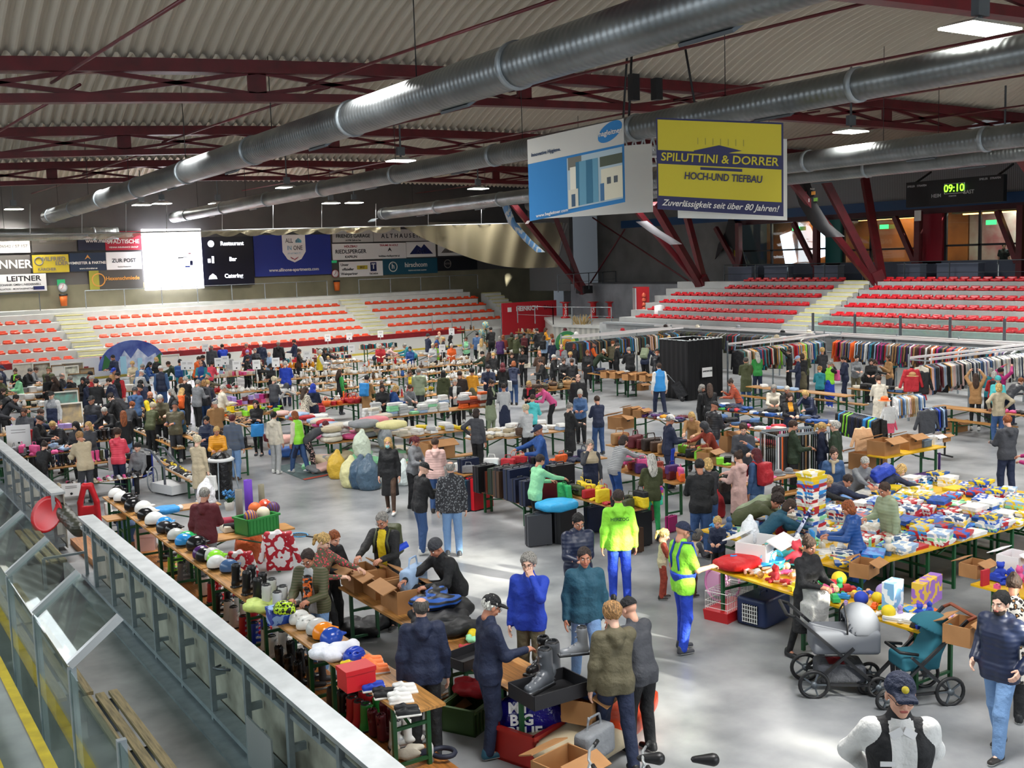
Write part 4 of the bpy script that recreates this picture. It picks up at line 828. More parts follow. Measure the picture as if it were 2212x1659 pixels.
# black crate table for ski boots
def trow(nm,c,x,y,where,kind='t'):
    W,H=PH[kind]; A=G(*cpx(c,x,y),H); t=copytree(PROTO[(kind,'w')]); t.location=(A.x+W,A.y,0); t.rotation_euler=(0,0,PI/2); t.name='folding_table' if kind!='b' else 'beer_bench'; tag(t,'wooden %s on green legs, end-on at %s'%('folding table' if kind!='b' else 'bench',where),'table' if kind!='b' else 'bench')
    ROWS[nm]=(Vector((A.x,A.y,0)),Vector((0,1,0)),Vector((1,0,0)),2.2,W,H,where)
trow('q1','Y',930,1000,'the ski boot tray'); trow('q2','Y',1215,1130,'the striped jacket box','b')
# extra stalls in the crowded middle and left
EX=[('x1',(15.2,43.0),2,'x','pot shelf row'),('x2',(19.3,42.9),3,'x','china row behind the flower vases'),('x3',(14.6,38.0),2,'x','left dish row of the china area'),('x4',(19.5,37.6),2,'x','glass row amid the china area'),('x5',(24.4,42.6),1,'x','far right china row'),('x6',(15.8,48.3),3,'x','far bottle row'),('x7',(23.,48.5),2,'x','far right bottle row'),('x8',(16.2,50.5),3,'x','book box row'),('x9',(9.5,44.2),1,'y','print and record row'),('x10',(6.3,44.0),2,'x','small appliance row'),('x11',(11.6,40.5),1,'x','plant row'),('x12',(26.4,36.5),1,'y','coffee row right of the china'),('x13',(10.6,31.2),1,'y','second loafer row'),('x14',(8.9,27.3),1,'y','near boot row'),('x15',(28.5,46.0),2,'x','far toaster row'),('x16',(30.0,50.5),2,'x','far lamp row')]
for nm,(x,y),n,d,w in EX:
    ux,uy=(Vector((1,0,0)),Vector((0,1,0))) if d=='x' else (Vector((0,1,0)),Vector((1,0,0)))
    for i in range(n):
        t=copytree(PROTO[('t','w')]); q=Vector((x,y,0))+ux*(2.22*i)+(Vector((.5,0,0)) if d=='y' else Vector((0,0,0))); t.location=q; t.rotation_euler=(0,0,0 if d=='x' else PI/2); t.name='folding_table'; tag(t,'wooden folding table on green legs, %s in the %s'%(ORD[i],w),'table')
    ROWS[nm]=(Vector((x,y,0)),ux,uy,2.22*n,.5,.77,'the '+w)
# ======================= people =======================
CN={'black':'#131417','white':'#dfdfdc','navy':'#18233f','blue':'#1d4a8c','royal':'#173cb0','sky':'#2f8fd6','teal':'#1f7f8c','turq':'#4fc3c6','grey':'#7d8084','lgrey':'#b3b5b6','dgrey':'#3c3e44','charcoal':'#2a2b30','brown':'#4a3527','dbrown':'#2e211b','tan':'#a37a4c','beige':'#b9ab8f','cream':'#d5cdbb','olive':'#444a2b','dgreen':'#21331f','green':'#2f8f3f','lime':'#8fe03a','mint':'#8fd6a3','sage':'#8f9c7e','yellow':'#e2c71d','mustard':'#d9941a','orange':'#e2611c','red':'#b3202b','maroon':'#5c1822','rust':'#8d3523','coral':'#e0455a','pink':'#d9578f','rose':'#d9b3ab','magenta':'#a8186a','purple':'#4a2463','lavender':'#a08bc7','denim':'#3f5f8a','jeans':'#32507e','ljeans':'#6f92bd','blond':'#c9a566','ginger':'#8c4a20','khaki':'#5c5640','lblue':'#9bb6d6','silver':'#c3c3c0','dteal':'#1c4f63','bgreen':'#2fae62'}
CL={'lgrey':'light grey','dgrey':'dark grey','turq':'turquoise','dbrown':'dark brown','royal':'royal blue','sky':'sky blue','dgreen':'dark green','lime':'lime green','mint':'mint green','jeans':'blue denim','ljeans':'light blue denim','denim':'denim blue','lblue':'pale blue','dteal':'dark teal','bgreen':'bright green','sage':'sage green','silver':'silver'}
cn=lambda c:CL.get(c,c)
SKIN=[mat(c,.55,name='skin') for c in ('#d9a58c','#c98f74','#b97d62','#e0b39c')]; LIP=mat('#a8564f',.5); EYW=mat('#e6e2dc',.3); EYD=mat('#20160f',.2); BROW=mat('#4a382c',.7)
def nrm(v): return v/(np.linalg.norm(v)+1e-9)
MESHC={}
def headpart(res):
    s=SDF(res,.02)
    s.ell((0,-.012,.03),(.076,.095,.088)); s.ell((0,.02,-.04),(.058,.068,.078)); s.ell((0,.056,-.1),(.024,.02,.018)); s.cap((0,.088,.008),(0,.108,-.026),.007,.013,k=.012)
    s.cap((-.034,.082,.024),(.034,.082,.024),.009,k=.014); s.ell((.036,.062,-.03),(.024,.02,.024)); s.ell((-.036,.062,-.03),(.024,.02,.024))
    s.ell((.031,.096,.003),(.017,.014,.011),k=.01,op=1); s.ell((-.031,.096,.003),(.017,.014,.011),k=.01,op=1)
    s.ell((.078,-.002,-.005),(.011,.02,.031),k=.008); s.ell((-.078,-.002,-.005),(.011,.02,.031),k=.008)
    s.cap((-.016,.089,-.06),(.016,.089,-.06),.008,k=.008); s.cap((0,-.012,-.07),(0,-.015,-.12),.05,.05)
    V,Q=s.mesh(); c=V[Q].mean(1); mi=np.zeros(len(Q),int)
    mi[(np.abs(c[:,0])<.024)&(c[:,1]>.082)&(c[:,2]<-.05)&(c[:,2]>-.071)]=1
    mi[(np.abs(c[:,2]-.026)<.007)&(np.abs(c[:,0])>.012)&(np.abs(c[:,0])<.05)&(c[:,1]>.06)]=4
    return V,Q,mi
def sphere(c,r,n=8,m=5):
    V=[];Q=[]
    for j in range(m+1):
        for i in range(n): a=2*PI*i/n; b=PI*j/m; V.append((c[0]+r[0]*math.sin(b)*math.cos(a),c[1]+r[1]*math.cos(b),c[2]+r[2]*math.sin(b)*math.sin(a)))
    for j in range(m):
        for i in range(n): Q.append((j*n+i,j*n+(i+1)%n,(j+1)*n+(i+1)%n,(j+1)*n+i))
    return np.array(V),np.array(Q)
def cat3(parts):
    V=[];Q=[];M=[];n=0
    for v,q,m in parts:
        V.append(v); Q.append(q+n); M.append(m if hasattr(m,'__len__') else np.full(len(q),m)); n+=len(v)
    return np.concatenate(V),np.concatenate(Q),np.concatenate(M)
HEADS={}
def head(hero):
    if hero not in HEADS:
        P=[headpart(.0065 if hero else .0095)]
        for sx in(-1,1):
            v,q=sphere((sx*.031,.078,.003),(.013,.012,.008)); P.append((v,q,2)); v,q=sphere((sx*.03,.0845,.003),(.0062,.0062,.0062)); P.append((v,q,3))
        HEADS[hero]=cat3(P)
    return HEADS[hero]
HANDS={}
def hand(curl,hero):
    k=(curl,hero)
    if k not in HANDS:
        s=SDF(.0055 if hero else .0075,.007); s.box((0,.045,0),(.028,.038,.006),rd=.009); s.cap((0,-.02,0),(0,.02,0),.024,.027,k=.02)
        for x,L in ((-.031,.062),(-.0105,.076),(.0105,.08),(.031,.072)):
            p=np.array([x,.085,0.]); a=curl*.35; 
            for f in(.42,.33,.25):
                q=p+L*f*1.05*np.array([x*.6,math.cos(a),-math.sin(a)]); s.cap(p,q,.0088,.0078,k=.004); p=q; a+=curl*(.55+abs(x)*4)
        s.path([(.026,.018,-.004),(.05,.045,-.014),(.053,.073,-.024-.02*curl)],[.013,.0105,.0088],k=.006)
        HANDS[k]=s.mesh()
    return HANDS[k]
ARM={'d':(.08,.03,-.55,.5),'f':(-.05,.36,-.27,1.0),'r':(-.02,.52,-.2,.8),'u':(-.09,.2,.1,1.1),'h':(.10,.04,-.36,1.),'U':(0,.36,.36,.7),'b':(-.1,-.17,-.4,.9),'c':(-.24,.24,-.25,.9),'p':(.08,.07,-.42,.6),'l':(.02,.28,-.46,.9),'g':(-.1,.3,-.12,1.3)}
def skel(sex,lean,arms,sit,step,turn=0):
    th=math.radians(lean); D=np.array([0,math.sin(th),math.cos(th)]); sw=.175 if sex=='m' else .155
    if sex=='c': sw=.15
    P=np.array([0,-.24*math.sin(th),.95-.04*math.sin(th)]) if not sit else np.array([0,-.1,.52])
    S={}; S['P']=P; S['D']=D; th2=math.radians(lean*.8); D2=np.array([0,math.sin(th*1.05),math.cos(th*1.05)])
    S['waist']=P+D*.16; S['chest']=P+D*.33; S['sc']=P+D*.475; S['neck']=P+D*.53
    Dh=nrm(D2+np.array([0,.12,.25])); S['head']=S['neck']+Dh*.15
    look=math.radians(6+lean*.45+(16 if 'f' in arms or 'r' in arms else 0)); S['hR']=rotm(-look,0,math.radians(turn))
    for i,sx in enumerate((1,-1)):   # right, left
        a=ARM[arms[i]]; sh=S['sc']+np.array([sx*sw,-.01,-.01]); tgt=sh+np.array([sx*a[0],a[1],a[2]]); L1,L2=.29,.265
        v=tgt-sh; d=min(np.linalg.norm(v),L1+L2-.005); v=nrm(v); x=(L1*L1-L2*L2+d*d)/(2*d); hh=math.sqrt(max(L1*L1-x*x,0))
        pole=np.array([sx*(.9 if arms[i] in 'hcU' else .4),-.6,-.55]); pole=nrm(pole-v*(pole@v)); el=sh+v*x+pole*hh; wr=sh+v*d
        S['arm%d'%i]=(sh,el,wr,a[3],arms[i]); fx_=sx*.1; st=step*(1 if i else -1)
        if sit: S['leg%d'%i]=(P+np.array([sx*.09,0,0]),np.array([sx*.12,.38,.53]),np.array([sx*.11,.36,.09]))
        else: S['leg%d'%i]=(P+np.array([sx*.088,0,-.02]),np.array([sx*.1,P[1]*.4+.03+st*.11,.5]),np.array([sx*.105,-.02+st*.2,.09]))
    return S
def bodyV(key):
    sex,lean,arms,sit,step,turn,hero=key; S=skel(sex,lean,arms,sit,step,turn); s=SDF(.015 if hero else .023,.03); g=1 if sex=='m' else .88
    s.cap(S['P']+[-.05,0,0],S['P']+[.05,0,0],.07*g); s.cap(S['P'],S['chest'],.08*g,.08*g); s.cap(S['chest']+[-.05,.01,0],S['chest']+[.05,.01,0],.07*g); s.cap(S['arm0'][0]-[.02,0,.01],S['arm1'][0]+[.02,0,-.01],.03); s.cap(S['sc']+[0,.01,-.02],S['head']-[0,.02,.05],.04,.047)
    for i in(0,1):
        sh,el,wr,_,_=S['arm%d'%i]; s.path([sh,el,wr],[.042*g,.036*g,.028]); h,k,f=S['leg%d'%i]; s.path([h,k,f],[.058,.04,.03]); s.cap(f,f+[0,.1,-.04],.026,.02)
    V,Q=s.mesh(); P=[(V,Q,0)]; hv,hq,hm=head(hero); sc=1.0 if sex!='c' else 1.28
    P.append(((hv*sc)@S['hR'].T+S['head'],hq,hm))
    for i,sx in enumerate((1,-1)):
        sh,el,wr,cu,tok=S['arm%d'%i]; v,q=hand(cu,hero); f=nrm(wr-el)
        if tok in 'dbp': pd=np.array([-sx,0,0.]); T=np.array([0,1.,0])
        elif tok=='u': pd=np.array([-sx*.3,-1,0.]); T=np.array([-sx,0,0.])
        else: pd=np.array([-sx*.25,0,-1.]); T=np.array([-sx,0,0.])
        Z=-pd; Z=nrm(Z-f*(Z@f)); X=np.cross(f,Z); m=1
        if X@T<0: m=-1
        B=np.stack([X*m,f,Z],1); vv=v@B.T*(1.28 if hero else 1.0)**0; vv=vv+wr; P.append((vv,q if m>0 else q[:,::-1],0))
    return cat3(P)
def topSDF(kind,key):
    sex,lean,arms,sit,step,turn,hero=key; S=skel(sex,lean,arms,sit,step,turn); g={'m':1.,'w':.9,'c':.9}[sex]; pf=1.1 if kind in('puffer','vestp') else 1.; s=SDF(.016 if hero else .023,.045)
    P,D=S['P'],S['D']; w=.075*g
    for sx in(-1,1):
        s.cap(P+[sx*w,0,.0],S['waist']+[sx*w*.8,0,0],.118*g*pf,.108*g*pf); s.cap(S['waist']+[sx*w*.8,0,0],S['chest']+[sx*w,.01,.02],.108*g*pf,.125*g*pf)
    if sex=='w': s.ell(S['chest']+D*.02+np.array([0,.075,-.02]),(.12,.06,.07))
    s.cap(S['arm0'][0]-[.03,0,0],S['arm1'][0]+[.03,0,0],.068*g*pf); s.cap(S['sc'],S['sc']+(S['head']-S['sc'])*.42+[0,-.012,0],.08,.068)
    if kind not in('vest','vestp','tee_t'):
        for i in(0,1):
            sh,el,wr,_,_=S['arm%d'%i]
            if kind=='tee': s.path([sh,sh+(el-sh)*.75],[.07*g,.062*g])
            else: s.path([sh,el,wr],[.07*g*pf,.056*g*pf,.044*g*pf])
    hem={'coat':.5,'long':.42}.get(kind,.82)
    if not sit:
        b=np.array([0,P[1]*.5,0])
        if hem<.8:
            for sx in(-1,1): s.cap(P+[sx*w,0,0],b+[sx*.085,.0,hem-.1],.12*g,.135*g)
        else:
            for sx in(-1,1): s.cap(P+[sx*w,0,0],P+[sx*.08,0,-.15],.12*g*pf,.115*g*pf)
        clip=lambda X,Y,Z:(hem-Z)+0*X+0*Y
    else:
        clip=lambda X,Y,Z:(.5-Z)+0*X+0*Y
    if kind in('hoodie','coat','puffer','parka'):
        s.cap(S['neck']+[-.055,-.085,-.02],S['neck']+[.055,-.085,-.02],.05); s.cap(S['neck']+[0,-.11,-.05],S['neck']+[0,-.12,-.09],.06)
    return s,clip,S
def botSDF(kind,key):
    sex,lean,arms,sit,step,turn,hero=key; S=skel(sex,lean,'dd',sit,step); s=SDF(.017 if hero else .025,.03); P=S['P']; g={'m':1.,'w':.96,'c':1.}[sex]
    s.cap(P+[-.05,0,0],P+[.05,0,0],.108*g)
    if kind in('skirt','dress'):
        s.cap(P,np.array([0,P[1]*.4,.5]),.15,.2); clip=lambda X,Y,Z:(.47-Z)+0*X+0*Y
        for i in (0,1): h,k,f=S['leg%d'%i]; s.path([h,k,f],[.06,.05,.036])
        clip=None
    else: clip=None
    r={'leggings':(.082,.056,.042),'wide':(.11,.095,.088)}.get(kind,(.098,.074,.062))
    for i in(0,1): h,k,f=S['leg%d'%i]; s.path([h,k,f],r)
    return s,clip
def getmesh(what,kind,key,m):
    k=(what,kind)+key
    if k not in MESHC:
        if what=='body': V,Q,mi=bodyV(key); MESHC[k]=npmesh('body',V,Q,[SKIN[0],LIP,EYW,EYD,BROW],mi)
        elif what=='top':
            s,c,S=topSDF(kind,key); V,Q=s.mesh(clip=c,noise=.005); C=V[Q].mean(1); mi=((np.abs(C[:,0])<.07)&(C[:,1]>S['P'][1]+np.maximum(C[:,2]-S['P'][2],0)*math.tan(math.radians(key[1]))+.04)&(C[:,2]<S['neck'][2]+.02)&(C[:,2]>S['P'][2]-.12)).astype(int) if not key[3] else None
            MESHC[k]=npmesh(kind,V,Q,[m,m],mi)
        elif what=='bot': s,c=botSDF(kind,key); V,Q=s.mesh(clip=c,noise=.003); MESHC[k]=npmesh(kind,V,Q,m)
        elif what=='apron':
            s,_,S=topSDF('sweater',key); s2,_=botSDF('jeans',key); s.p=[q for q in s.p[:7]]+s2.p; th=math.tan(math.radians(key[1])); zt,zb_=(1.24,.42) if kind=='bib' else (.99,.34); P=S['P']
            clip=lambda X,Y,Z:np.maximum(np.maximum(Z-(zt if key[1]<30 else .98),zb_-Z),np.maximum(np.abs(X)-.17-(.06 if kind!='bib' else 0)*1.,(P[1]+np.maximum(Z-.95,0)*th)-Y-.0))
            V,Q=s.mesh(off=.018,clip=clip); MESHC[k]=npmesh('apron',V,Q,m)
    return MESHC[k]
HR={}
def hairmesh(style,m):
    if style in HR: return HR[style]
    s=SDF(.0105,.015); noise=0.; clip=None
    line=lambda X,Y,Z:(-.05+np.maximum(Y+.02,0)*1.15-.35*np.maximum(-Y-.03,0))-Z+0*X
    if style in('short','pony','bun','curly','fringe','brush'):
        s.ell((0,-.02,.036),(.087,.103,.096)); clip=line; noise=.007
        if style=='curly': s.ell((0,-.025,.045),(.1,.113,.105)); noise=.012
        if style=='fringe': s.ell((0,.02,.135),(.085,.13,.085),op=1)
        if style=='bun': s.ell((0,-.09,.1),(.045,.042,.042)); clip=None; s.ell((0,.115,-.03),(.09,.085,.085),op=1,k=.02); s.box((0,-.02,-.14),(.2,.2,.06),op=1,k=.01)
        if style=='pony': s.path([(0,-.1,.05),(0,-.15,.0),(0,-.14,-.13)],[.03,.034,.018]); clip=None; s.ell((0,.115,-.03),(.09,.085,.085),op=1,k=.02); s.box((0,.03,-.12),(.2,.1,.06),op=1,k=.01)
    elif style in('bob','long'):
        s.ell((0,-.02,.036),(.089,.106,.098)); s.ell((0,-.035,-.045),(.096,.082,.1))
        if style=='long': s.ell((0,-.07,-.16),(.095,.05,.2),k=.04)
        s.ell((0,.12,-.035),(.068,.1,.1),op=1,k=.02); noise=.006
    elif style in('cap','beanie'):
        if style=='cap': s.ell((0,-.015,.04),(.091,.108,.098)); s.box((0,.115,.04),(.05,.045,.002),rd=.012,k=.02); clip=lambda X,Y,Z:(.03-Z)+0*X+0*Y
        else: s.ell((0,-.018,.04),(.094,.11,.108)); clip=lambda X,Y,Z:(.012+Y*.25-Z)+0*X
    elif style in('hijab','hood'):
        s.ell((0,-.02,.01),(.1,.118,.135)); s.ell((0,-.02,-.16),(.13,.1,.09),k=.06); s.ell((0,.125,-.015),(.058,.075,.085),op=1,k=.015)
    elif style=='brim':
        s.ell((0,-.015,.06),(.085,.1,.1)); s.ell((0,-.01,.05),(.16,.18,.016),k=.02); clip=lambda X,Y,Z:(.03-Z)+0*X+0*Y
    V,Q=s.mesh(noise=noise,nf=60.,clip=clip); HR[style]=npmesh(style,V,Q,m); return HR[style]
def shoemesh():
    s=SDF(.013,.02); s.cap((0,-.03,.06),(0,-.03,.09),.042); s.cap((0,-.035,.045),(0,.13,.035),.042,.034); s.box((0,.05,-.02),(.06,.2,.022),op=1,k=.005); V,Q=s.mesh(); a=V; mi=(V[Q].mean(1)[:,2]<.026).astype(int)
    return npmesh('shoe',V,Q,[mat('#16171a',.5),mat('#dcdcd8',.6)],mi)
SHOE=shoemesh()
def bagmesh(kind):
    k=('bag',kind)
    if k in MESHC: return MESHC[k]
    s=SDF(.018,.03)
    if kind=='backpack': s.box((0,0,0),(.12,.05,.19),rd=.04); s.box((0,-.08,-.06),(.09,.03,.09),rd=.03)
    elif kind=='tote': s.box((0,0,-.22),(.17,.045,.17),rd=.025)
    else: s.box((0,0,-.2),(.12,.035,.08),rd=.03)
    V,Q=s.mesh(noise=.01); MESHC[k]=npmesh(kind,V,Q,mat('#333')) if 0 else npmesh(kind,V,Q,mat('#333333')); return MESHC[k]
TOPN={'jacket':'jacket','puffer':'quilted jacket','coat':'long coat','long':'long coat','sweater':'sweater','hoodie':'hooded jacket','vest':'vest','vestp':'padded vest','tee':'t-shirt','shirt':'shirt','cardigan':'cardigan','parka':'parka'}
HN={'short':'short','bob':'chin-length','long':'long','bun':'pinned-up','pony':'ponytailed','curly':'curly','fringe':'thinning','brush':'short'}
PEOPLE=[]; USED={}
def _z(n): return True
HB={'grey':'#8d8a84','silver':'#b9b6ae','dgrey':'#4a4743','white':'#d8d5cc','brown':'#3d291c','black':'#0f0d0d','cream':'#cfc4a6'}
def person(c,x,y,sex,h,face,lean,arms,hair,top,bot,ext='',label=None,where=''):
    hero=c in 'STUVWXY' or 'H!' in ext; sit='sit' in ext; step=1.0 if 'walk' in ext else (.25 if not sit else 0); turn=0
    for t in ext.split(','):
        if t.startswith('turn'): turn=int(t[4:])
    key=(sex,lean,arms,sit,step,turn,hero); sc=h/1.75; S=skel(*key[:6]); hs=1.0 if sex!='c' else 1.28
    px,py=cpx(c,x,y); topz=(S['head']+S['hR']@np.array([0,0,.125*hs]))*sc; rz=-(YAW+math.radians(face)); Rz=rotm(0,0,rz)
    o2=Rz@topz
    zf=0.
    for q in ext.split(','):
        if q.startswith('z='): zf=float(q[2:])
    g=G(px,py,float(topz[2])+zf); loc=Vector((g.x-o2[0],g.y-o2[1],zf))
    rd=Vector((loc.x,loc.y,0)).normalized()
    if not sit:
        for nm_,(ro,rx,ry,rl,rw,_,_) in ROWS.items():
            q=loc-ro; u_,v_=q.dot(rx),q.dot(ry); mg=.14
            if nm_ in('y3','b2') : continue
            if -mg<u_<rl+mg and -mg<v_<rw+mg and _z(nm_):
                d0,d1=v_+mg,rw+mg-v_; e0,e1=u_+mg,rl+mg-u_; m_=min(d0,d1,e0,e1)
                loc=loc+(ry*(-d0) if m_==d0 else ry*d1 if m_==d1 else rx*(-e0) if m_==e0 else rx*e1)
    for _i in range(3):
        for _,l2 in PEOPLE:
            dd=(Vector((loc.x,loc.y,0))-Vector((l2.x,l2.y,0))).length
            if dd<.4: loc=loc+rd*(.42-dd+.02)
    t=empty('person',loc,rz); t.scale=(sc,sc,sc)
    n=len(PEOPLE); PEOPLE.append((t,loc)); sk=SKIN[n%4 if n%7 else 2]
    b=link('body',getmesh('body','',key,None),[sk],t)
    tk,tc=top.split()[:2]; tc1,_,tc2=tc.partition('/'); fab={'puffer':'puffer','vestp':'puffer'}.get(tk,'cloth'); extra=top.split()[2:]
    def tm(cc):
        if extra:
            e=extra[0]
            if e=='stripe': return mat(CN[cc],.7,0,'stripe',CN[extra[1]],9.)
            if e=='spots': return mat(CN[cc],.7,0,'spots',CN[extra[1]],28.)
            if e=='leopard': return mat('#e3dccf',.6,0,'leopard',None,17.)
            if e=='patch': return mat(CN[cc],.7,0,'patch',CN[extra[1]],9.)
        return mat(CN[cc],.7,0,fab)
    if tk in('vest','vestp') :
        k2=tuple(key); link('sleeves',getmesh('top','shirt' if 'tee' not in ext else 'tee',key,None),[mat(CN[tc2 or 'dgrey'],.7,0,'cloth')]*2,t).scale=(.985,.985,.995)
        link('vest',getmesh('top',tk,key,None),[tm(tc1),mat(CN[tc2],.7,0,'cloth') if 'open' in ext else tm(tc1)],t)
    else: link({'tee':'shirt'}.get(tk,tk if tk!='long' else 'coat'),getmesh('top',{'cardigan':'sweater','shirt':'sweater','jacket':'jacket'}.get(tk,tk),key,None),[tm(tc1),mat(CN[tc2],.7,0,'cloth') if tc2 else tm(tc1)],t)
    bk,bc=bot.split()[:2]; be=bot.split()[2:]; bm=mat(CN[bc],.75,0,'cloth') if not be else mat(CN[bc],.7,0,'spots',CN[be[0]],24.)
    link({'leggings':'leggings','skirt':'skirt','dress':'dress'}.get(bk,'trousers'),getmesh('bot',bk,key[:2]+('dd',)+key[3:5]+(0,hero),None),[bm],t)
    sm=['#16171a','#16171a','#2a2522','#cfcfcb','#33363c'][n%5]; so='#dcdcd8' if n%3 else '#1a1a1a'
    for q in ext.split(','):
        if q.startswith('shoe'): sm,so=CN[q[5:]],'#dcdcd8'
    for i in(0,1):
        f=S['leg%d'%i][2]; link('shoe',SHOE,[mat(sm,.5),mat(so,.6)],t,(f[0],f[1]+.0,0),scale=1.05)
    hairs=[]; 
    for hh in hair.split('+'):
        st,_,hc=hh.partition(' ')
        if st=='bald': hairs.append('bald head'); continue
        nm={'cap':'cap','beanie':'beanie','hijab':'headscarf','hood':'hood','brim':'hat'}.get(st,'hair')
        o=link(nm,hairmesh(st,None),[mat(HB.get(hc,CN[hc]) if nm=='hair' else CN[hc],.6 if nm=='hair' else .7,0,'hair' if nm=='hair' else 'cloth',None,30.)],t); M=Matrix.Identity(4); Rm=S['hR']
        M=Matrix([[*(Rm[i]*hs),S['head'][i]] for i in range(3)]+[[0,0,0,1]]); o.matrix_local=M
        hairs.append(('%s %s'%(cn(hc),nm)) if nm!='hair' else ('%s %s hair'%(HN[st],cn(hc))))
    def onhead(o): o.matrix_local=Matrix([[*(S['hR'][i]*hs),S['head'][i]] for i in range(3)]+[[0,0,0,1]])
    if 'glasses' in ext:
        m=MB(); 
        for sx in(-1,1): m.tube([(sx*.032+.021*math.cos(a*PI/6),.104,.003+.015*math.sin(a*PI/6)) for a in range(12)],.0025,4,closed=True); m.tube([(sx*.053,.104,.006),(sx*.078,.0,.01)],.0022,4)
        m.tube([(-.011,.106,.006),(.011,.106,.006)],.0025,4); onhead(m.build('glasses',black,t))
    if 'mask' in ext: s=SDF(.009,.01); s.ell((0,.062,-.058),(.05,.058,.05)); V,Q=s.mesh(clip=lambda X,Y,Z:(.02-Y)+0*X+0*Z); onhead(link('face_mask',npmesh('mask',V,Q,mat('#8fc9c9',.7)),None,t))
    if 'beard' in ext: s=SDF(.009,.01); s.ell((0,.028,-.072),(.06,.066,.055)); s.ell((0,.1,-.055),(.022,.03,.02),op=1,k=.01); V,Q=s.mesh(clip=lambda X,Y,Z:np.maximum(.0-Y,Z+.045)+0*X); onhead(link('beard',npmesh('beard',V,Q,mat('#2a211b',.9)),None,t))
    sname=''
    for q in ext.split(','):
        if q.startswith('apron') or q.startswith('wapron'): link('apron',getmesh('apron','bib' if q[0]=='a' else 'waist',key,None),[mat(CN[q.split(':')[1]],.75,0,'cloth')],t); sname=' and %s apron'%cn(q.split(':')[1])
        if q.startswith('scarf'): s=SDF(.014,.02); s.path([(-.07,.03,0),(0,.075,-.02),(.07,.03,0),(0,-.07,.02),(-.07,.03,0)],[.032]*5); s.cap((.03,.08,-.03),(.04,.13,-.22),.035,.03); V,Q=s.mesh(); o=link('scarf',npmesh('scarf',V,Q,mat(CN[q[6:]],.8,0,'cloth')),None,t,tuple(S['neck']+[0,0,-.0]))
    pat={'stripe':'striped ','spots':'dotted ','leopard':'leopard print ','patch':'camouflage '}.get(extra[0],'') if extra else ''
    own='sweater' if tk=='sweater' else TOPN[tk]
    lab=label or 'person in %s%s %s%s with %s%s'%(pat,cn(tc1)+((' and '+cn(extra[1])) if len(extra)>1 and extra[0]=='stripe' else ''),own,sname,hairs[-1] if len(hairs)==1 else hairs[0]+', '+hairs[1],(', '+where) if where else '')
    if label is None and not where:
        best=min(ROWS.values(),key=lambda r:((r[0]+r[1]*r[3]/2+r[2]*r[4]/2).xy-loc.xy).length); l2=lab+', near '+best[6]
        if len(l2.split())<=16: lab=l2
    if label is None and len(lab.split())>16: lab=lab.replace(', '+where,'') if where else lab.replace(hairs[0]+', ','')
    k=USED.get(lab,0); USED[lab]=k+1
    if k: lab+=[', farther right',', behind the others',', at the back',', in the crowd'][min(k-1,3)]
    tag(t,lab,'person')
    for q in ext.split(','):
        if ':' in q and q.split(':')[0] in('backpack','tote','bag'):
            kd,col=q.split(':'); cm=mat(CN.get(col,col),.6,0,'cloth') if col!='multi' else mat('#e8d24a',.6,0,'multi',None,14.); e=empty(kd if kd!='bag' else 'handbag',loc,rz); e.scale=(sc,)*3
            th=math.radians(lean)
            if kd=='backpack':
                p=S['chest']+S['D']*(-.02)-np.array([0,math.cos(th),-math.sin(th)])*.2; link('bag_body',bagmesh(kd),[cm],e,tuple(p),(-th,0,0))
                b_=MB(); 
                for sx in(-1,1):
                    A=S['sc']+np.array([sx*.1,0,0]); n_=np.array([0,math.cos(th),-math.sin(th)]); b_.tube([A-n_*.13,A+S['D']*.075,A+n_*.135-S['D']*.05,S['chest']+np.array([sx*.13,0,0])+n_*.13-S['D']*.1],.018,6)
                b_.build('shoulder_straps',cm,e)
            else:
                wr=S['arm%d'%(0 if 'R!' not in ext else 1)][2] if 'sh!' not in ext else S['arm1'][0]+[-.05,0,-.12]
                f=wr+[0,0,-.07]; link('bag_body',bagmesh(kd),[cm],e,tuple(f+[0,.03,-.02])); MB().tube([f+[-.1,.03,-.12],f+[-.05,.03,0],f+[.05,.03,0],f+[.1,.03,-.12]],.01,5).build('handles',cm,e)
            tag(e,('%s %s carried by the %s'%(cn(col) if col!='multi' else 'bright patterned',{'backpack':'backpack','tote':'shopping bag','bag':'shoulder bag'}[kd],lab.split(',')[0].split(' with ')[0])),'bag')
    return t,loc,S,sc,rz
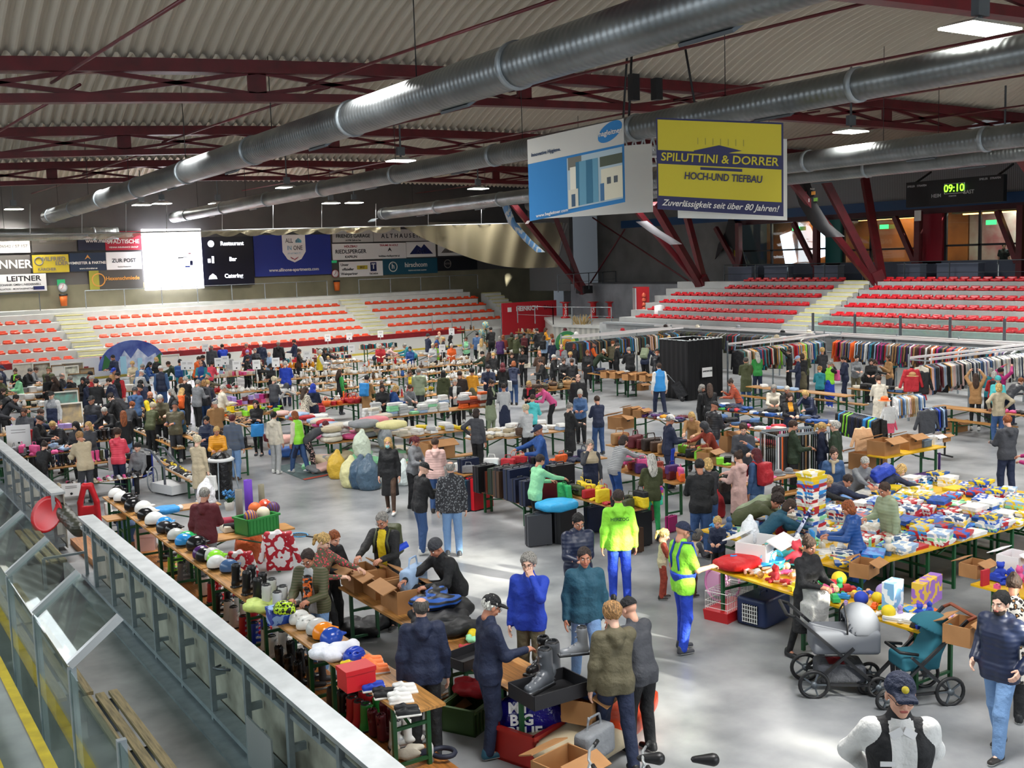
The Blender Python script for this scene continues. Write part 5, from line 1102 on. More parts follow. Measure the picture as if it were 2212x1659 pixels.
PL='''A 25 190 m 1.78 90 0 df|cap navy+short grey|vest navy/grey|jeans black||by the picture frames
A 150 225 w 1.62 180 0 ff|bun brown|jacket black|jeans black|scarf:lime|by the picture frames
A 165 290 w 1.66 225 5 ff|long black|jacket mint|jeans black||beside the picture frames
A 325 222 m 1.76 90 30 ff|short dgrey|jacket black|jeans black||leaning over pictures
A 385 212 m 1.76 80 30 ff|short brown|jacket grey|jeans dgrey||leaning over pictures
A 500 205 m 1.76 0 5 ff|cap olive|jacket olive|jeans dgrey||facing the red board
A 475 282 w 1.7 300 5 dd|long dbrown|hoodie black|jeans black||holding a picture
A 535 300 w 1.68 270 5 ff|long brown|coat dbrown|jeans black||
A 648 268 m 1.74 90 5 ff|fringe grey|jacket charcoal|jeans black||
A 700 300 m 1.72 280 10 uf|short grey|jacket black|jeans black|bag:blue|
A 845 310 w 1.68 180 0 cc|hijab black|long black|jeans black||
A 905 342 w 1.66 90 5 ff|long black|jacket navy|jeans navy||
A 988 325 m 1.8 0 5 ff|short charcoal|jacket black|jeans jeans||at the bric-a-brac tables
A 955 295 m 1.78 80 10 ff|short silver|jacket red|jeans black||half hidden
A 940 255 m 1.72 90 30 ff|beanie black|vest maroon/black|jeans black||
A 1105 320 m 1.78 270 15 ff|short dbrown|puffer navy|jeans black||
A 1190 262 m 1.8 200 0 fd|short black|vest black/red|jeans ljeans|beard|
A 1140 212 m 1.74 200 0 ff|cap royal|jacket tan|jeans black||
A 1142 85 m 1.8 215 10 ff|short black|sweater navy|jeans black||below the painted round panel
A 1350 150 w 1.64 180 0 ff|curly blond|coat beige|jeans black||
A 1460 238 m 1.74 30 20 ff|cap white|sweater lgrey|jeans dgrey||
A 1468 178 m 1.76 20 30 ff|short grey|sweater denim|jeans dgrey||
A 1548 155 w 1.66 90 20 ff|long black|jacket blue|jeans black||
A 1590 105 w 1.64 200 0 fd|bob blond|jacket black|jeans black||
A 1645 190 m 1.84 0 0 dd|cap white|vestp navy/denim|jeans jeans||in the middle aisle
A 1690 150 m 1.78 270 40 rf|short brown|jacket dgreen|jeans black||bending over a table
A 1845 125 m 1.76 0 0 ff|short black|jacket teal|jeans ljeans|backpack:blue|
A 1380 345 m 1.76 280 20 ff|short black|jacket navy|jeans black||
A 1385 412 m 1.74 0 5 ff|beanie dgrey|hoodie denim|jeans black||
A 1452 385 m 1.76 60 25 ff|beanie black|jacket maroon|jeans black||
A 1490 460 m 1.72 110 5 ff|bald|vest black/yellow|jeans black||
A 1570 500 m 1.74 160 10 ff|short silver|shirt khaki|jeans black||
A 1365 565 w 1.55 20 30 ff|curly ginger|sweater dgrey|jeans black||reaching over shoes
A 1580 575 w 1.6 10 25 ff|curly cream|jacket olive|jeans black||
A 1660 540 w 1.65 60 20 ff|bob ginger|puffer black|jeans black||
A 1735 430 w 1.68 270 5 ff|long grey|jacket charcoal|jeans black||
A 45 425 w 1.66 90 20 ff|bob dbrown|jacket black|jeans black||
A 185 495 m 1.76 90 40 rf|short black|jacket charcoal|jeans black|backpack:black|
A 235 630 m 1.74 180 0 ff|short brown|sweater dgrey|jeans black|glasses|behind the red cloth bag
A 520 455 m 1.76 180 0 dd|cap black+short grey|vest grey/lgrey|jeans dgrey|apron:navy|
A 440 638 m 1.76 90 30 rf|short brown|jacket navy|jeans black||
A 432 710 m 1.74 90 10 ff|cap black|jacket black|jeans black||
A 515 772 w 1.68 200 40 rf|short blond|puffer charcoal|jeans black||bending over boots
A 762 770 w 1.62 190 0 ff|hijab black|jacket charcoal|jeans black||by the dark boots
A 895 765 w 1.64 195 5 gg|long blond|jacket dgrey|jeans black||
A 930 500 m 1.84 190 0 dd|cap black|jacket charcoal|jeans navy|apron:navy|
A 1048 628 w 1.68 200 40 rf|short silver|jacket black|jeans navy||
A 1105 475 m 1.76 270 50 rf|short black|jacket charcoal|jeans black||
A 1260 655 w 1.7 340 5 ff|long ginger|jacket black|jeans ljeans||
A 793 865 m 1.76 310 15 ff|short tan|sweater beige|jeans dgrey||at the children's boots
A 1213 835 w 1.64 5 5 ff|curly brown|puffer coral|jeans navy||
A 1402 982 w 1.62 185 0 ll|beanie black|cardigan grey/dgrey|jeans black|sit|seated in a wheelchair
A 468 968 w 1.5 10 20 ff|bun dbrown|sweater black|jeans dgrey||
A 10 560 m 1.74 90 30 rf|short dgrey|jacket charcoal|jeans black||at the left edge
A 15 305 m 1.72 100 0 ff|beanie dgrey|jacket olive|jeans black||at the left edge
A 1105 485 m 1.7 260 30 rf|short dbrown|jacket black|jeans black||
F 1805 1165 m 1.8 0 0 dd|fringe grey|jacket dgrey|jeans black||by the white board
F 1892 1160 m 1.8 330 5 ff|short black|jacket royal|jeans black||by the white board
F 2095 1155 m 1.76 200 5 fd|short grey|sweater red|jeans black||by the white board
F 2105 1212 w 1.64 200 0 ff|beanie lavender|sweater navy|jeans black||
B 235 95 m 1.76 80 15 ff|short brown|hoodie orange|jeans black||
B 252 145 m 1.7 180 0 ff|fringe brown|vest blue/teal|jeans black||
B 290 95 m 1.78 95 15 ff|short black|jacket navy|jeans black||
B 378 148 w 1.6 20 20 ff|bun black|jacket coral|jeans black||
B 345 265 m 1.7 60 30 rf|cap teal|jacket khaki|jeans black||
B 545 65 w 1.66 0 0 ff|bob black|hoodie lgrey|jeans dgrey||
B 760 100 w 1.55 100 10 ff|short black|jacket black|jeans black||
B 803 15 m 1.68 190 0 ff|short grey|jacket dgrey|jeans black||
N 90 1142 m 1.78 180 0 dd|cap white|jacket navy|jeans black||by the red band of the board
N 240 1135 m 1.8 350 0 dd|fringe grey|coat black|jeans black||by the red band of the board
N 367 1122 m 1.78 280 0 ff|short black|jacket navy|jeans black|beard|
N 160 1228 m 1.7 180 5 ff|bald|vest lblue/dgrey|jeans black|glasses|
N 420 1202 w 1.66 90 5 ff|bun brown|vest brown/black|jeans black||
N 100 1272 m 1.76 90 5 ff|short black|hoodie black|jeans black||
N 172 1332 w 1.64 200 5 ff|brim black+bob black|jacket black|jeans black||
N 290 1305 m 1.78 0 0 ff|short silver|sweater royal|jeans navy|wapron:navy|
N 205 1438 w 1.66 20 5 ff|curly cream|vestp dgrey/dgrey|jeans navy|wapron:blue|
N 325 1500 w 1.66 30 60 rf|hijab dgrey|sweater grey stripe white|jeans black||bending far forward
N 415 1532 w 1.64 40 5 ff|long brown|coat cream spots black|jeans black||
N 542 1500 w 1.68 10 5 fd|hijab royal|coat navy|jeans black|bag:coral|
N 605 1212 m 1.7 60 5 ff|curly white|vest yellow/white|jeans black||
N 650 1192 w 1.64 90 20 ff|long dbrown|jacket black|jeans black||
N 705 1198 m 1.74 90 40 rf|short grey|jacket charcoal|jeans black||
N 665 1262 w 1.3 180 0 ff|bob blond|sweater grey|jeans black||
N 775 1375 w 1.66 50 0 df|long brown|vest black/green|skirt black|apron:black|
N 992 1425 w 1.7 20 5 fd|short black|coat tan|jeans black|backpack:sky|
N 1125 1508 w 1.66 180 5 ff|long dbrown|hoodie black|jeans black||
N 1262 1525 w 1.66 60 25 ff|bob blond|puffer blue|skirt navy||folding linen
N 1372 1512 w 1.6 150 25 rf|pony brown|cardigan grey|jeans black||
N 1378 1388 w 1.62 170 5 fd|pony brown|cardigan grey/yellow|jeans dgrey|glasses|
N 1440 1365 m 1.78 5 5 ff|short grey|puffer sage|jeans dgrey||by the flower table
N 1648 1382 w 1.7 355 5 dd|long black|coat olive|jeans black||
N 1745 1458 w 1.64 190 5 ff|short silver|cardigan black/white|jeans black||
N 1790 1390 m 1.76 5 5 ff|short dbrown|jacket dbrown|jeans black||
N 1895 1368 w 1.68 5 5 ff|curly black|sweater mustard|skirt khaki||
N 1968 1225 m 1.7 250 25 rf|short black|jacket dgreen|jeans black||
N 2030 1340 m 1.74 185 5 ff|beanie black|jacket navy|jeans jeans||behind the plate boxes
N 2072 1466 w 1.66 110 5 ff|bun brown|cardigan black/sage|skirt sage||
N 2162 1498 w 1.64 355 5 ff|short dbrown|sweater lgrey|skirt navy|apron:navy|
N 1525 1070 m 1.8 60 0 ff|short charcoal|jacket navy|jeans black||
N 1615 1052 m 1.78 5 0 ff|bald|jacket beige|jeans black||
N 1608 1088 m 1.66 100 10 ff|short silver|shirt blue|jeans black||
N 1722 1085 w 1.68 90 5 ff|hood black|jacket black|jeans black||
N 1110 1162 m 1.66 170 5 ff|short silver|tee red|jeans black||
N 1222 1170 w 1.66 100 45 rf|bun grey|cardigan rose|jeans black||
N 1150 1180 w 1.64 90 45 rf|short grey|jacket navy|jeans black||
N 1305 1160 m 1.76 280 45 rf|short grey|jacket teal|jeans black||
N 1360 1182 w 1.62 200 0 ff|short dbrown|sweater blue|jeans black||
N 1530 1152 w 1.64 200 0 ff|short cream|cardigan lgrey|jeans black||
N 1592 1165 w 1.62 160 10 ff|curly ginger|vest lime/lgrey|jeans black||
N 1660 1100 m 1.7 90 5 ff|short blond|jacket charcoal|jeans black||
N 1718 1155 w 1.62 180 0 ff|short white|tee orange|jeans black||
N 1842 1100 w 1.64 190 0 ff|short brown|vest mint/grey|jeans black||
N 1938 1062 m 1.7 5 10 ff|short black|jacket denim|jeans black||
N 2045 1015 m 1.84 330 5 ff|short black|jacket black|jeans black||
N 1975 1112 w 1.66 5 0 ff|long blond|coat cream|jeans black||
N 2108 1090 w 1.68 0 5 ff|bob grey|vestp purple/purple|jeans black||
N 2100 1235 w 1.64 0 5 ff|short blond|jacket black|jeans black||
N 2045 1230 w 1.62 30 10 ff|long brown|jacket charcoal|jeans black||
K 62 1085 w 1.66 5 5 ff|bob ginger|jacket rust|jeans black||
K 100 1062 m 1.72 5 5 ff|bob brown|coat olive|jeans black||
K 150 1078 m 1.76 60 5 ff|short grey|jacket olive|jeans black||
K 205 1062 m 1.78 0 5 ff|short black|jacket black|jeans black|backpack:maroon|
K 305 1025 m 1.82 300 0 ff|short dbrown|jacket charcoal|jeans black||
K 378 1085 w 1.66 20 0 ff|long brown|shirt lblue|jeans black|backpack:black|
K 398 1020 w 1.74 90 0 ff|bob brown|cardigan mustard|jeans black||
K 433 1072 w 1.64 280 0 ff|bob ginger|vest grey/lgrey|jeans black||
K 452 1118 m 1.74 5 0 ff|short rust|jacket navy|jeans black||
K 100 1235 c 1.4 180 0 ff|short brown|jacket black|jeans black||
K 190 1205 w 1.66 190 10 ff|bun brown|jacket black|jeans black|bag:cream,sh!|
K 332 1215 m 1.72 340 5 ff|bald|jacket brown|jeans black||
K 522 1160 m 1.74 185 0 ff|fringe brown|jacket grey|jeans black|scarf:red|
K 625 1160 w 1.7 5 5 ff|bob rust|jacket black|jeans black||
K 470 1250 m 1.66 100 5 ff|short silver|jacket black|jeans black||
K 597 1230 w 1.62 200 5 ff|curly blond|sweater grey|jeans black||
K 545 1285 w 1.6 170 5 ff|bun brown|jacket black|jeans black||
K 330 1292 w 1.66 260 20 ff|short dbrown|jacket black|jeans jeans|glasses|
K 612 1285 w 1.68 0 5 ff|short brown|jacket black|skirt black||
K 745 1215 w 1.66 190 0 df|bun ginger|coat black|leggings black|shoe:white|
K 665 1415 m 1.78 190 0 dd|fringe dbrown|jacket black|jeans black||
K 680 1560 w 1.6 190 5 ff|short silver|cardigan denim|jeans black||
K 815 1140 m 1.76 90 15 ff|cap dgrey|vest dgrey/orange|jeans jeans||
K 900 1205 m 1.68 90 40 rf|cap white|jacket dgreen|jeans black||
K 965 1130 m 1.74 20 10 ff|fringe ginger|jacket khaki|jeans black||
K 1015 1150 m 1.76 90 5 ff|short dgrey|jacket black|jeans black||
K 1092 1185 m 1.82 340 10 ff|fringe grey|jacket black|jeans black|H!|
K 1265 1165 m 1.76 30 30 rf|short grey|jacket navy|jeans black|backpack:sage|
K 1340 1205 m 1.76 5 10 ff|cap black|puffer charcoal|jeans dgrey||
K 1440 1088 w 1.76 0 5 ff|bob blond|vestp tan/beige|jeans black||
K 1452 1150 m 1.8 0 0 ff|beanie dgrey|hoodie lgrey|jeans jeans||
K 1490 1155 m 1.76 250 0 ff|short dgrey|jacket lime|jeans jeans||
K 1355 1320 m 1.8 345 0 dd|short brown|vestp sky/white|jeans navy|walk|
K 1700 1085 m 1.76 200 0 ff|short ginger|jacket navy|jeans black||between the coat racks
K 2095 1272 m 1.72 0 5 gg|short dgrey|coat olive|jeans jeans||
K 2190 1228 w 1.7 355 5 ff|long silver|sweater green|jeans navy||
C 1352 350 w 1.7 5 5 ff|hood maroon|jacket black|jeans jeans|tote:white|
C 1452 335 w 1.7 10 20 rf|bob ginger|hoodie navy|jeans jeans||
C 1582 515 w 1.62 190 15 ff|bob blond|jacket black|jeans black|glasses,scarf:red|
C 1118 755 w 1.7 30 0 dh|bob dbrown|jacket dgrey|jeans black||by the bedding table
C 1458 710 w 1.62 330 5 ff|curly cream|jacket lgrey|jeans black|bag:brown,sh!|
C 320 1018 w 1.68 185 0 dd|long blond|long black|leggings brown|mask,walk,shoe:white,H!|
C 590 1012 w 1.66 120 10 ff|pony maroon|hoodie grey|jeans black|bag:silver,sh!,H!|
C 745 1020 w 1.66 0 0 fd|short brown|puffer rose|jeans jeans|H!|
C 668 1245 m 1.74 60 10 ff|cap black|jacket black|jeans jeans|H!|
C 880 1230 m 1.78 355 0 dd|fringe grey|sweater charcoal spots grey|jeans ljeans|H!|
D 215 632 w 1.62 20 10 ff|short brown|hoodie turq|jeans black||
D 255 548 w 1.66 260 40 rf|short brown|sweater pink|jeans black||
D 555 708 w 1.66 60 0 ff|bun grey|long black|leggings black||
D 632 598 w 1.6 190 10 ff|short silver|cardigan grey|jeans black||
D 778 645 w 1.64 340 5 ff|short brown|jacket navy|jeans jeans||
D 240 910 m 1.78 260 5 rf|cap navy|jacket blue|jeans navy|apron:navy|
D 722 1035 w 1.66 180 0 ud|bob grey|vestp beige/dgrey|jeans black|apron:navy,H!|
D 1050 1003 w 1.68 60 25 rf|bob dbrown|sweater grey stripe lgrey|jeans blue|H!|
D 298 1172 w 1.68 60 12 rf|short dbrown|sweater mint|leggings black|bag:lblue,tote:bgreen,H!|
D 1268 1165 w 1.68 355 0 ff|long silver|jacket olive|leggings bgreen|tote:multi,H!|
D 1540 800 m 1.76 80 5 ff|cap white+short grey|sweater navy|jeans navy|glasses,wapron:royal|
D 1628 800 w 1.66 200 30 rf|long blond|coat tan|jeans black||
E 270 885 w 1.64 255 25 rf|hijab dgrey|jacket rust|jeans black||
E 402 695 m 1.78 60 5 ff|cap black|puffer charcoal|jeans ljeans||
E 560 890 m 1.74 190 10 ff|short brown|jacket dgrey|jeans black||
E 645 892 w 1.62 10 10 ff|curly brown|hoodie navy|jeans navy||
E 920 550 w 1.66 190 20 ff|bob grey|jacket cream|jeans dgrey|glasses|
E 1042 562 w 1.62 180 10 ff|short silver|sweater black|jeans black||
E 1068 622 w 1.66 175 0 ff|long brown|cardigan black/mustard|jeans blue|apron:navy|
E 1188 605 w 1.66 220 40 rf|bob blond|puffer navy|jeans navy||
E 1112 865 m 1.78 90 0 ff|short brown|jacket dgreen|jeans black||behind the belt rack
E 1372 885 w 1.7 100 0 fd|pony blond|jacket navy|jeans jeans||
E 1462 865 m 1.8 300 0 dd|short silver|sweater dgreen|jeans jeans|glasses|
E 1462 1112 w 1.66 180 10 dd|bun brown|jacket denim|jeans ljeans|scarf:beige,H!|
E 1442 1372 w 1.68 90 55 rf|pony blond|jacket black|jeans black|H!|
E 248 1212 m 1.8 0 5 ff|short black|jacket black|jeans jeans|H!|
E 318 1202 w 1.64 350 5 ff|bob blond|jacket charcoal|jeans jeans||
E 585 1142 w 1.66 325 0 rf|bun brown|coat rose|leggings black|bag:dbrown,H!|
E 752 1117 w 1.68 320 0 Ud|long maroon|jacket denim|jeans ljeans|backpack:red,H!|
E 1000 1550 m 1.8 110 65 rf|curly dbrown|sweater olive|jeans navy|H!|
E 670 297 w 1.68 0 0 gg|short grey|coat olive|jeans jeans||looking at jackets
E 290 545 w 1.6 110 5 ff|bob grey|jacket black|jeans black||
E 342 535 w 1.66 5 5 ff|long brown|sweater black|jeans black||beside the dark cabin
E 512 500 w 1.64 270 25 gf|bun dbrown|sweater orange stripe navy|jeans navy||
E 1052 222 w 1.66 290 0 UU|bun brown|jacket black|jeans black||
E 1122 288 w 1.6 280 0 ff|cap lblue|jacket navy|jeans navy||
E 1168 275 w 1.66 0 0 ff|bob brown|jacket black|skirt khaki||
E 1352 215 w 1.68 10 0 ff|curly blond|jacket charcoal|jeans black||
E 1428 328 w 1.66 50 0 uf|short grey|vest lime/black|skirt royal|tote:pink|
E 1328 382 w 1.5 10 10 ff|curly tan|hoodie teal|jeans black||
E 1528 290 m 1.72 280 5 ff|short black|hoodie navy|jeans navy||
E 1195 250 w 1.7 20 0 ff|long blond|jacket olive|jeans black||
R 165 285 w 1.62 180 10 ff|short black|jacket grey|jeans khaki||
R 290 312 w 1.64 200 5 ff|bob dbrown|jacket black|jeans black||
R 345 342 w 1.66 100 35 rf|bun brown|jacket black|jeans black||
R 438 278 w 1.66 260 5 gg|bob brown|jacket tan|jeans dgrey||
R 465 200 w 1.66 200 0 fd|cap grey|jacket teal|jeans black||
R 350 462 w 1.7 0 5 df|short brown|long cream|jeans grey||
R 1228 440 w 1.7 20 0 UU|long brown|jacket tan|leggings black||
R 1360 395 w 1.68 20 0 ff|bob grey|jacket teal|jeans black||
R 1388 425 w 1.64 10 0 ff|bob silver|jacket red|jeans black|backpack:charcoal|
R 1428 470 w 1.62 200 0 ff|beanie turq|jacket turq|jeans black||
R 1455 392 w 1.66 60 0 UU|beanie black|sweater magenta|jeans black||
R 1430 530 w 1.68 0 0 hh|bob blond|jacket beige|jeans jeans||
R 1650 490 w 1.66 70 50 rf|short ginger|puffer dgrey|jeans navy||
R 1497 818 m 1.8 350 0 ff|short ginger|hoodie dgrey|jeans navy||
R 250 1205 w 1.62 170 30 rf|short silver|jacket grey|jeans black||
R 120 1367 m 1.74 80 65 rf|short dbrown|jacket navy|jeans black||bending low over the toy boxes
R 598 1272 w 1.68 80 60 rf|bob blond|jacket navy|jeans black|glasses,backpack:royal,H!|
R 385 1430 w 1.7 250 10 fd|short brown|puffer sage|jeans grey|H!|
P 2232 940 w 1.72 330 25 rf|bob dbrown|sweater magenta|jeans black|H!|cut by the right edge
S 1005 197 w 1.64 280 12 ff|bob ginger|puffer blue|skirt blue||at the board game table
S 675 195 w 1.64 100 45 rf|bob brown|jacket dteal|jeans black||
S 152 305 c 1.12 200 5 ff|pony blond|jacket navy|jeans black||
S 45 388 c 1.1 60 25 ff|bob dgrey|vest beige/dgrey|jeans brown||
S 2150 690 w 1.72 30 20 rf|bun brown|coat cream leopard|jeans black||
V 885 215 m 1.8 0 0 dd|short dbrown|hoodie lime|jeans royal||seen from behind in the aisle
V 1285 540 c 1.12 90 5 ff|pony blond|vest beige/rust|jeans rust||with a pink folder
V 570 425 m 1.76 165 5 fc|short black|puffer navy|jeans black|glasses|carrying a dark blue bag
V 612 692 m 1.8 175 0 dd|short dbrown|jacket dteal|jeans ljeans|walk|
V 822 1138 m 1.8 345 5 rd|curly tan|parka khaki|jeans navy|walk|
V 940 1150 m 1.76 320 15 rf|cap black|jacket dgrey|jeans black||
W 855 120 m 1.76 5 5 fd|short grey|hoodie maroon|jeans grey||
W 1812 688 m 1.76 195 15 ff|short dbrown|jacket khaki/lgrey stripe olive|jeans ljeans|glasses|
U 110 432 w 1.7 110 10 fr|pony blond|jacket khaki spots coral|leggings black|walk|
U 195 412 w 1.62 130 15 ff|short ginger|sweater black|jeans black||
U 585 250 m 1.8 200 8 rf|short grey|jacket black/yellow|jeans black|glasses,backpack:olive|
U 1043 497 m 1.78 230 28 rf|beanie dgrey|sweater black|jeans khaki||
U 1910 612 m 1.8 195 0 du|curly grey|jacket royal|jeans khaki|glasses|
U 815 1022 m 1.8 350 0 dd|fringe dgrey|hoodie navy|jeans black||
U 1712 958 m 1.82 70 5 fd|cap black+short white|jacket navy|jeans navy|glasses,apron:navy,shoe:dteal|
S 790 445 w 1.7 150 5 ff|bun brown|long black|leggings black|walk|
S 2052 802 m 1.8 235 0 pp|short black|puffer navy|jeans ljeans|beard,walk|
T 1108 938 m 1.78 185 0 bb|cap navy|vest black/white|jeans black|glasses,z=1.12,open|
S 600 168 m 1.78 120 60 rf|curly dbrown|sweater sage|jeans navy||
B 72 310 w 1.66 60 5 fd|bob ginger|hoodie cream|jeans navy||
B 105 300 m 1.74 20 5 ff|short silver|jacket black|jeans black||
B 70 418 w 1.62 10 5 ff|long blond|jacket black|jeans black|backpack:orange|
B 238 335 m 1.74 30 10 ff|short grey|jacket grey|jeans black||
B 288 340 w 1.68 10 0 dd|bob tan|hoodie dgrey|jeans jeans|tote:white|
B 402 345 w 1.66 5 0 ff|short blond|vestp navy/dgrey|jeans black|bag:dgrey,sh!|
B 525 393 m 1.78 60 10 ff|short silver|sweater cream|jeans navy||
B 392 530 m 1.76 330 0 ff|cap navy+short white|jacket tan|jeans brown||
B 110 558 m 1.74 350 15 ff|cap charcoal|sweater khaki|jeans dgrey||in the shoe aisle
B 30 578 m 1.76 200 10 ff|cap black|vest dteal/denim|jeans black||in the shoe aisle
B 578 688 m 1.72 10 0 dd|short maroon|sweater khaki stripe denim|jeans ljeans|shoe:brown|
B 300 712 w 1.62 190 0 ff|pony black|puffer navy|jeans black||
B 412 822 w 1.62 170 15 ff|short blond|puffer mustard|jeans khaki|bag:grey,sh!|
B 228 910 w 1.62 15 0 df|curly cream|long beige|jeans grey|tote:white|
B 812 545 w 1.64 185 5 cc|long black|jacket black|leggings black|tote:sky|
B 1003 657 w 1.66 20 0 dd|short black|parka cream|jeans lgrey|shoe:white,bag:maroon,sh!|
B 1205 655 w 1.66 300 10 dd|bob ginger|vestp lime/cream|jeans jeans|apron:navy,walk,shoe:lgrey|
B 1560 775 w 1.66 60 60 rr|short maroon|sweater dgrey|jeans black rose||reaching into the cushions'''
PD={}
for ln in PL.split('\n'):
    a,hair,top,bot,ext,where=ln.split('|'); a=a.split()
    PD[ln[:14].strip()]=person(a[0],float(a[1]),float(a[2]),a[3],float(a[4]),float(a[5]),float(a[6]),a[7],hair,top,bot,ext,None,where)
GP=person('P',2093,780,'m',1.78,200,0,'dd','short black','tee black','jeans black','','person in dark clothes standing in the white lit gallery room'); GP[0].location=(48.4,31.3,3.7)
# man in blue dungarees
OV=person('V',1440,485,'m',1.82,70,0,'fd','cap navy','tee lime','jeans royal','shoe:dgrey,glasses','person in lime green t-shirt and royal blue dungarees holding a face mask')
# ======================= goods =======================
GM={}
def gm(k):
    if k in GM: return GM[k]
    b=MB(); m=mat('#cccccc',.5)
    def sd(res,kk,f,noise=0.,nf=9.,clip=None,mats=None,mi=None):
        s=SDF(res,kk); f(s); V,Q=s.mesh(noise=noise,nf=nf,clip=clip); return npmesh(k,V,Q,mats or m,mi(V,Q) if mi else None)
    if k=='bowl': b.lathe([(0,0),(.035,0),(.09,.06),(.095,.065),(.085,.06),(.03,.015),(0,.012)],12)
    elif k=='cup': b.lathe([(0,0),(.025,0),(.038,.075),(.034,.075),(.02,.01),(0,.01)],10); b.tube([(.036,0,.06),(.062,0,.055),(.06,0,.025),(.032,0,.02)],.006,5)
    elif k=='jug': b.lathe([(0,0),(.05,0),(.075,.07),(.06,.15),(.045,.18),(.055,.22),(.045,.22),(.035,.18),(0,.16)],12); b.tube([(.05,0,.2),(.11,0,.17),(.1,0,.1),(.07,0,.07)],.009,5)
    elif k=='teapot': b.lathe([(0,0),(.045,0),(.09,.06),(.06,.13),(.015,.14),(.018,.16),(0,.17)],12); b.tube([(.08,0,.05),(.13,0,.08),(.15,0,.13)],[.018,.012,.008],6); b.tube([(-.07,0,.11),(-.13,0,.1),(-.12,0,.04),(-.08,0,.04)],.008,5)
    elif k=='vase': b.lathe([(0,0),(.035,0),(.065,.1),(.03,.2),(.045,.26),(.035,.26),(0,.2)],12)
    elif k=='bottle': b.lathe([(0,0),(.036,0),(.036,.18),(.014,.23),(.014,.3),(0,.3)],10)
    elif k=='wine_glass': b.lathe([(0,0),(.03,0),(.004,.01),(.004,.08),(.034,.11),(.03,.17),(.028,.17),(0,.1)],8)
    elif k=='plate': b.lathe([(0,0),(.06,0),(.12,.02),(.118,.024),(.06,.008),(0,.008)],16)
    elif k=='pot': b.lathe([(0,0),(.1,0),(.11,.02),(.11,.12),(.1,.12),(0,.11)],14); b.tube([(.1,0,.1),(.15,0,.1),(.15,.04,.1)],.01,5)
    elif k=='basket': b.lathe([(0,0),(.12,0),(.17,.14),(.16,.14),(.1,.02),(0,.02)],14); b.tube([(.165*math.cos(a),0,.13+.16*math.sin(a)) for a in [i*PI/8 for i in range(9)]],.01,5)
    elif k=='figurine': b.lathe([(0,0),(.04,0),(.03,.02),(.028,.1),(.035,.14),(.012,.16),(.024,.19),(.018,.22),(0,.23)],10)
    elif k=='box': b.box((0,0,.06),(.2,.15,.12)); b.box((0,0,.125),(.21,.16,.03))
    elif k=='book': b.box((0,0,.11),(.035,.16,.22)); b.box((.002,.004,.11),(.028,.156,.214),mi=0)
    elif k=='gamebox': b.box((0,0,.025),(.38,.27,.05)); b.box((0,0,.045),(.39,.28,.03),mi=0)
    elif k=='cardboard_box':
        for c,d in (((0,0,.01),(.5,.36,.02)),((.24,0,.13),(.015,.36,.26)),((-.24,0,.13),(.015,.36,.26)),((0,.175,.13),(.5,.015,.26)),((0,-.175,.13),(.5,.015,.26))): b.box(c,d)
        b.box((0,-.27,.27),(.48,.2,.012),rotm(math.radians(25))); b.box((0,.26,.28),(.48,.18,.012),rotm(math.radians(-20))); b.box((0,-.184,.17),(.09,.004,.03),mi=1); return GM.setdefault(k,b.mesh(k,[m,black]))
    elif k=='folded_cloth': return GM.setdefault(k,sd(.014,.01,lambda s:[s.box((0,0,.02+.028*i),(.15-.006*i,.11,.005),rd=.01) for i in range(3)]))
    elif k=='pillow': return GM.setdefault(k,sd(.022,.04,lambda s:(s.ell((0,0,.08),(.26,.2,.075)),s.box((0,0,.08),(.2,.15,.02),rd=.03)),.008,12))
    elif k=='garment_heap': return GM.setdefault(k,sd(.018,.04,lambda s:[s.ell((.11*math.cos(i*2.1),.08*math.sin(i*2.1),.04),(.13,.08,.045),rotm(0,0,i)) for i in range(4)],.02,19,lambda X,Y,Z:-Z+0*X+0*Y))
    elif k=='rag': return GM.setdefault(k,sd(.016,.03,lambda s:[s.ell((.06*math.cos(i*2.4),.05*math.sin(i*2.4),.03),(.09,.045,.03),rotm(0,0,i*1.3)) for i in range(3)],.014,24,lambda X,Y,Z:-Z+0*X+0*Y))
    elif k=='shoe': return GM.setdefault(k,sd(.0095,.016,lambda s:(s.cap((0,-.07,.05),(0,-.01,.055),.034,.036),s.cap((0,-.06,.035),(0,.12,.03),.036,.03),s.box((0,.03,.008),(.034,.12,.003),rd=.01,k=.004),s.ell((0,-.055,.1),(.026,.052,.045),op=1,k=.006)),mats=[m,mat('#e4e2dc',.6)],mi=lambda V,Q:(V[Q].mean(1)[:,2]<.02).astype(int)))
    elif k=='rubber_boot': return GM.setdefault(k,sd(.012,.02,lambda s:(s.cap((0,-.03,.06),(0,-.035,.27),.045,.052),s.cap((0,-.03,.045),(0,.12,.04),.045,.037),s.cap((0,-.035,.2),(0,-.035,.3),.038,op=1,k=.005),s.box((0,.05,-.02),(.07,.2,.022),op=1,k=.005)),mats=[m,mat('#201f22',.6)],mi=lambda V,Q:(V[Q].mean(1)[:,2]<.03).astype(int)))
    elif k=='heeled_shoe': return GM.setdefault(k,sd(.01,.014,lambda s:(s.cap((0,-.07,.08),(0,0,.06),.028,.028),s.cap((0,0,.055),(0,.12,.022),.028,.02),s.cap((0,-.08,.07),(0,-.085,.0),.015,.008),s.ell((0,-.03,.11),(.026,.06,.035),op=1,k=.005))))
    elif k=='handbag': return GM.setdefault(k,sd(.015,.02,lambda s:(s.box((0,0,.11),(.13,.035,.07),rd=.03),s.path([(-.08,0,.2),(-.06,0,.29),(.06,0,.29),(.08,0,.2)],[.011]*4,k=.006)),.004))
    elif k=='helmet':
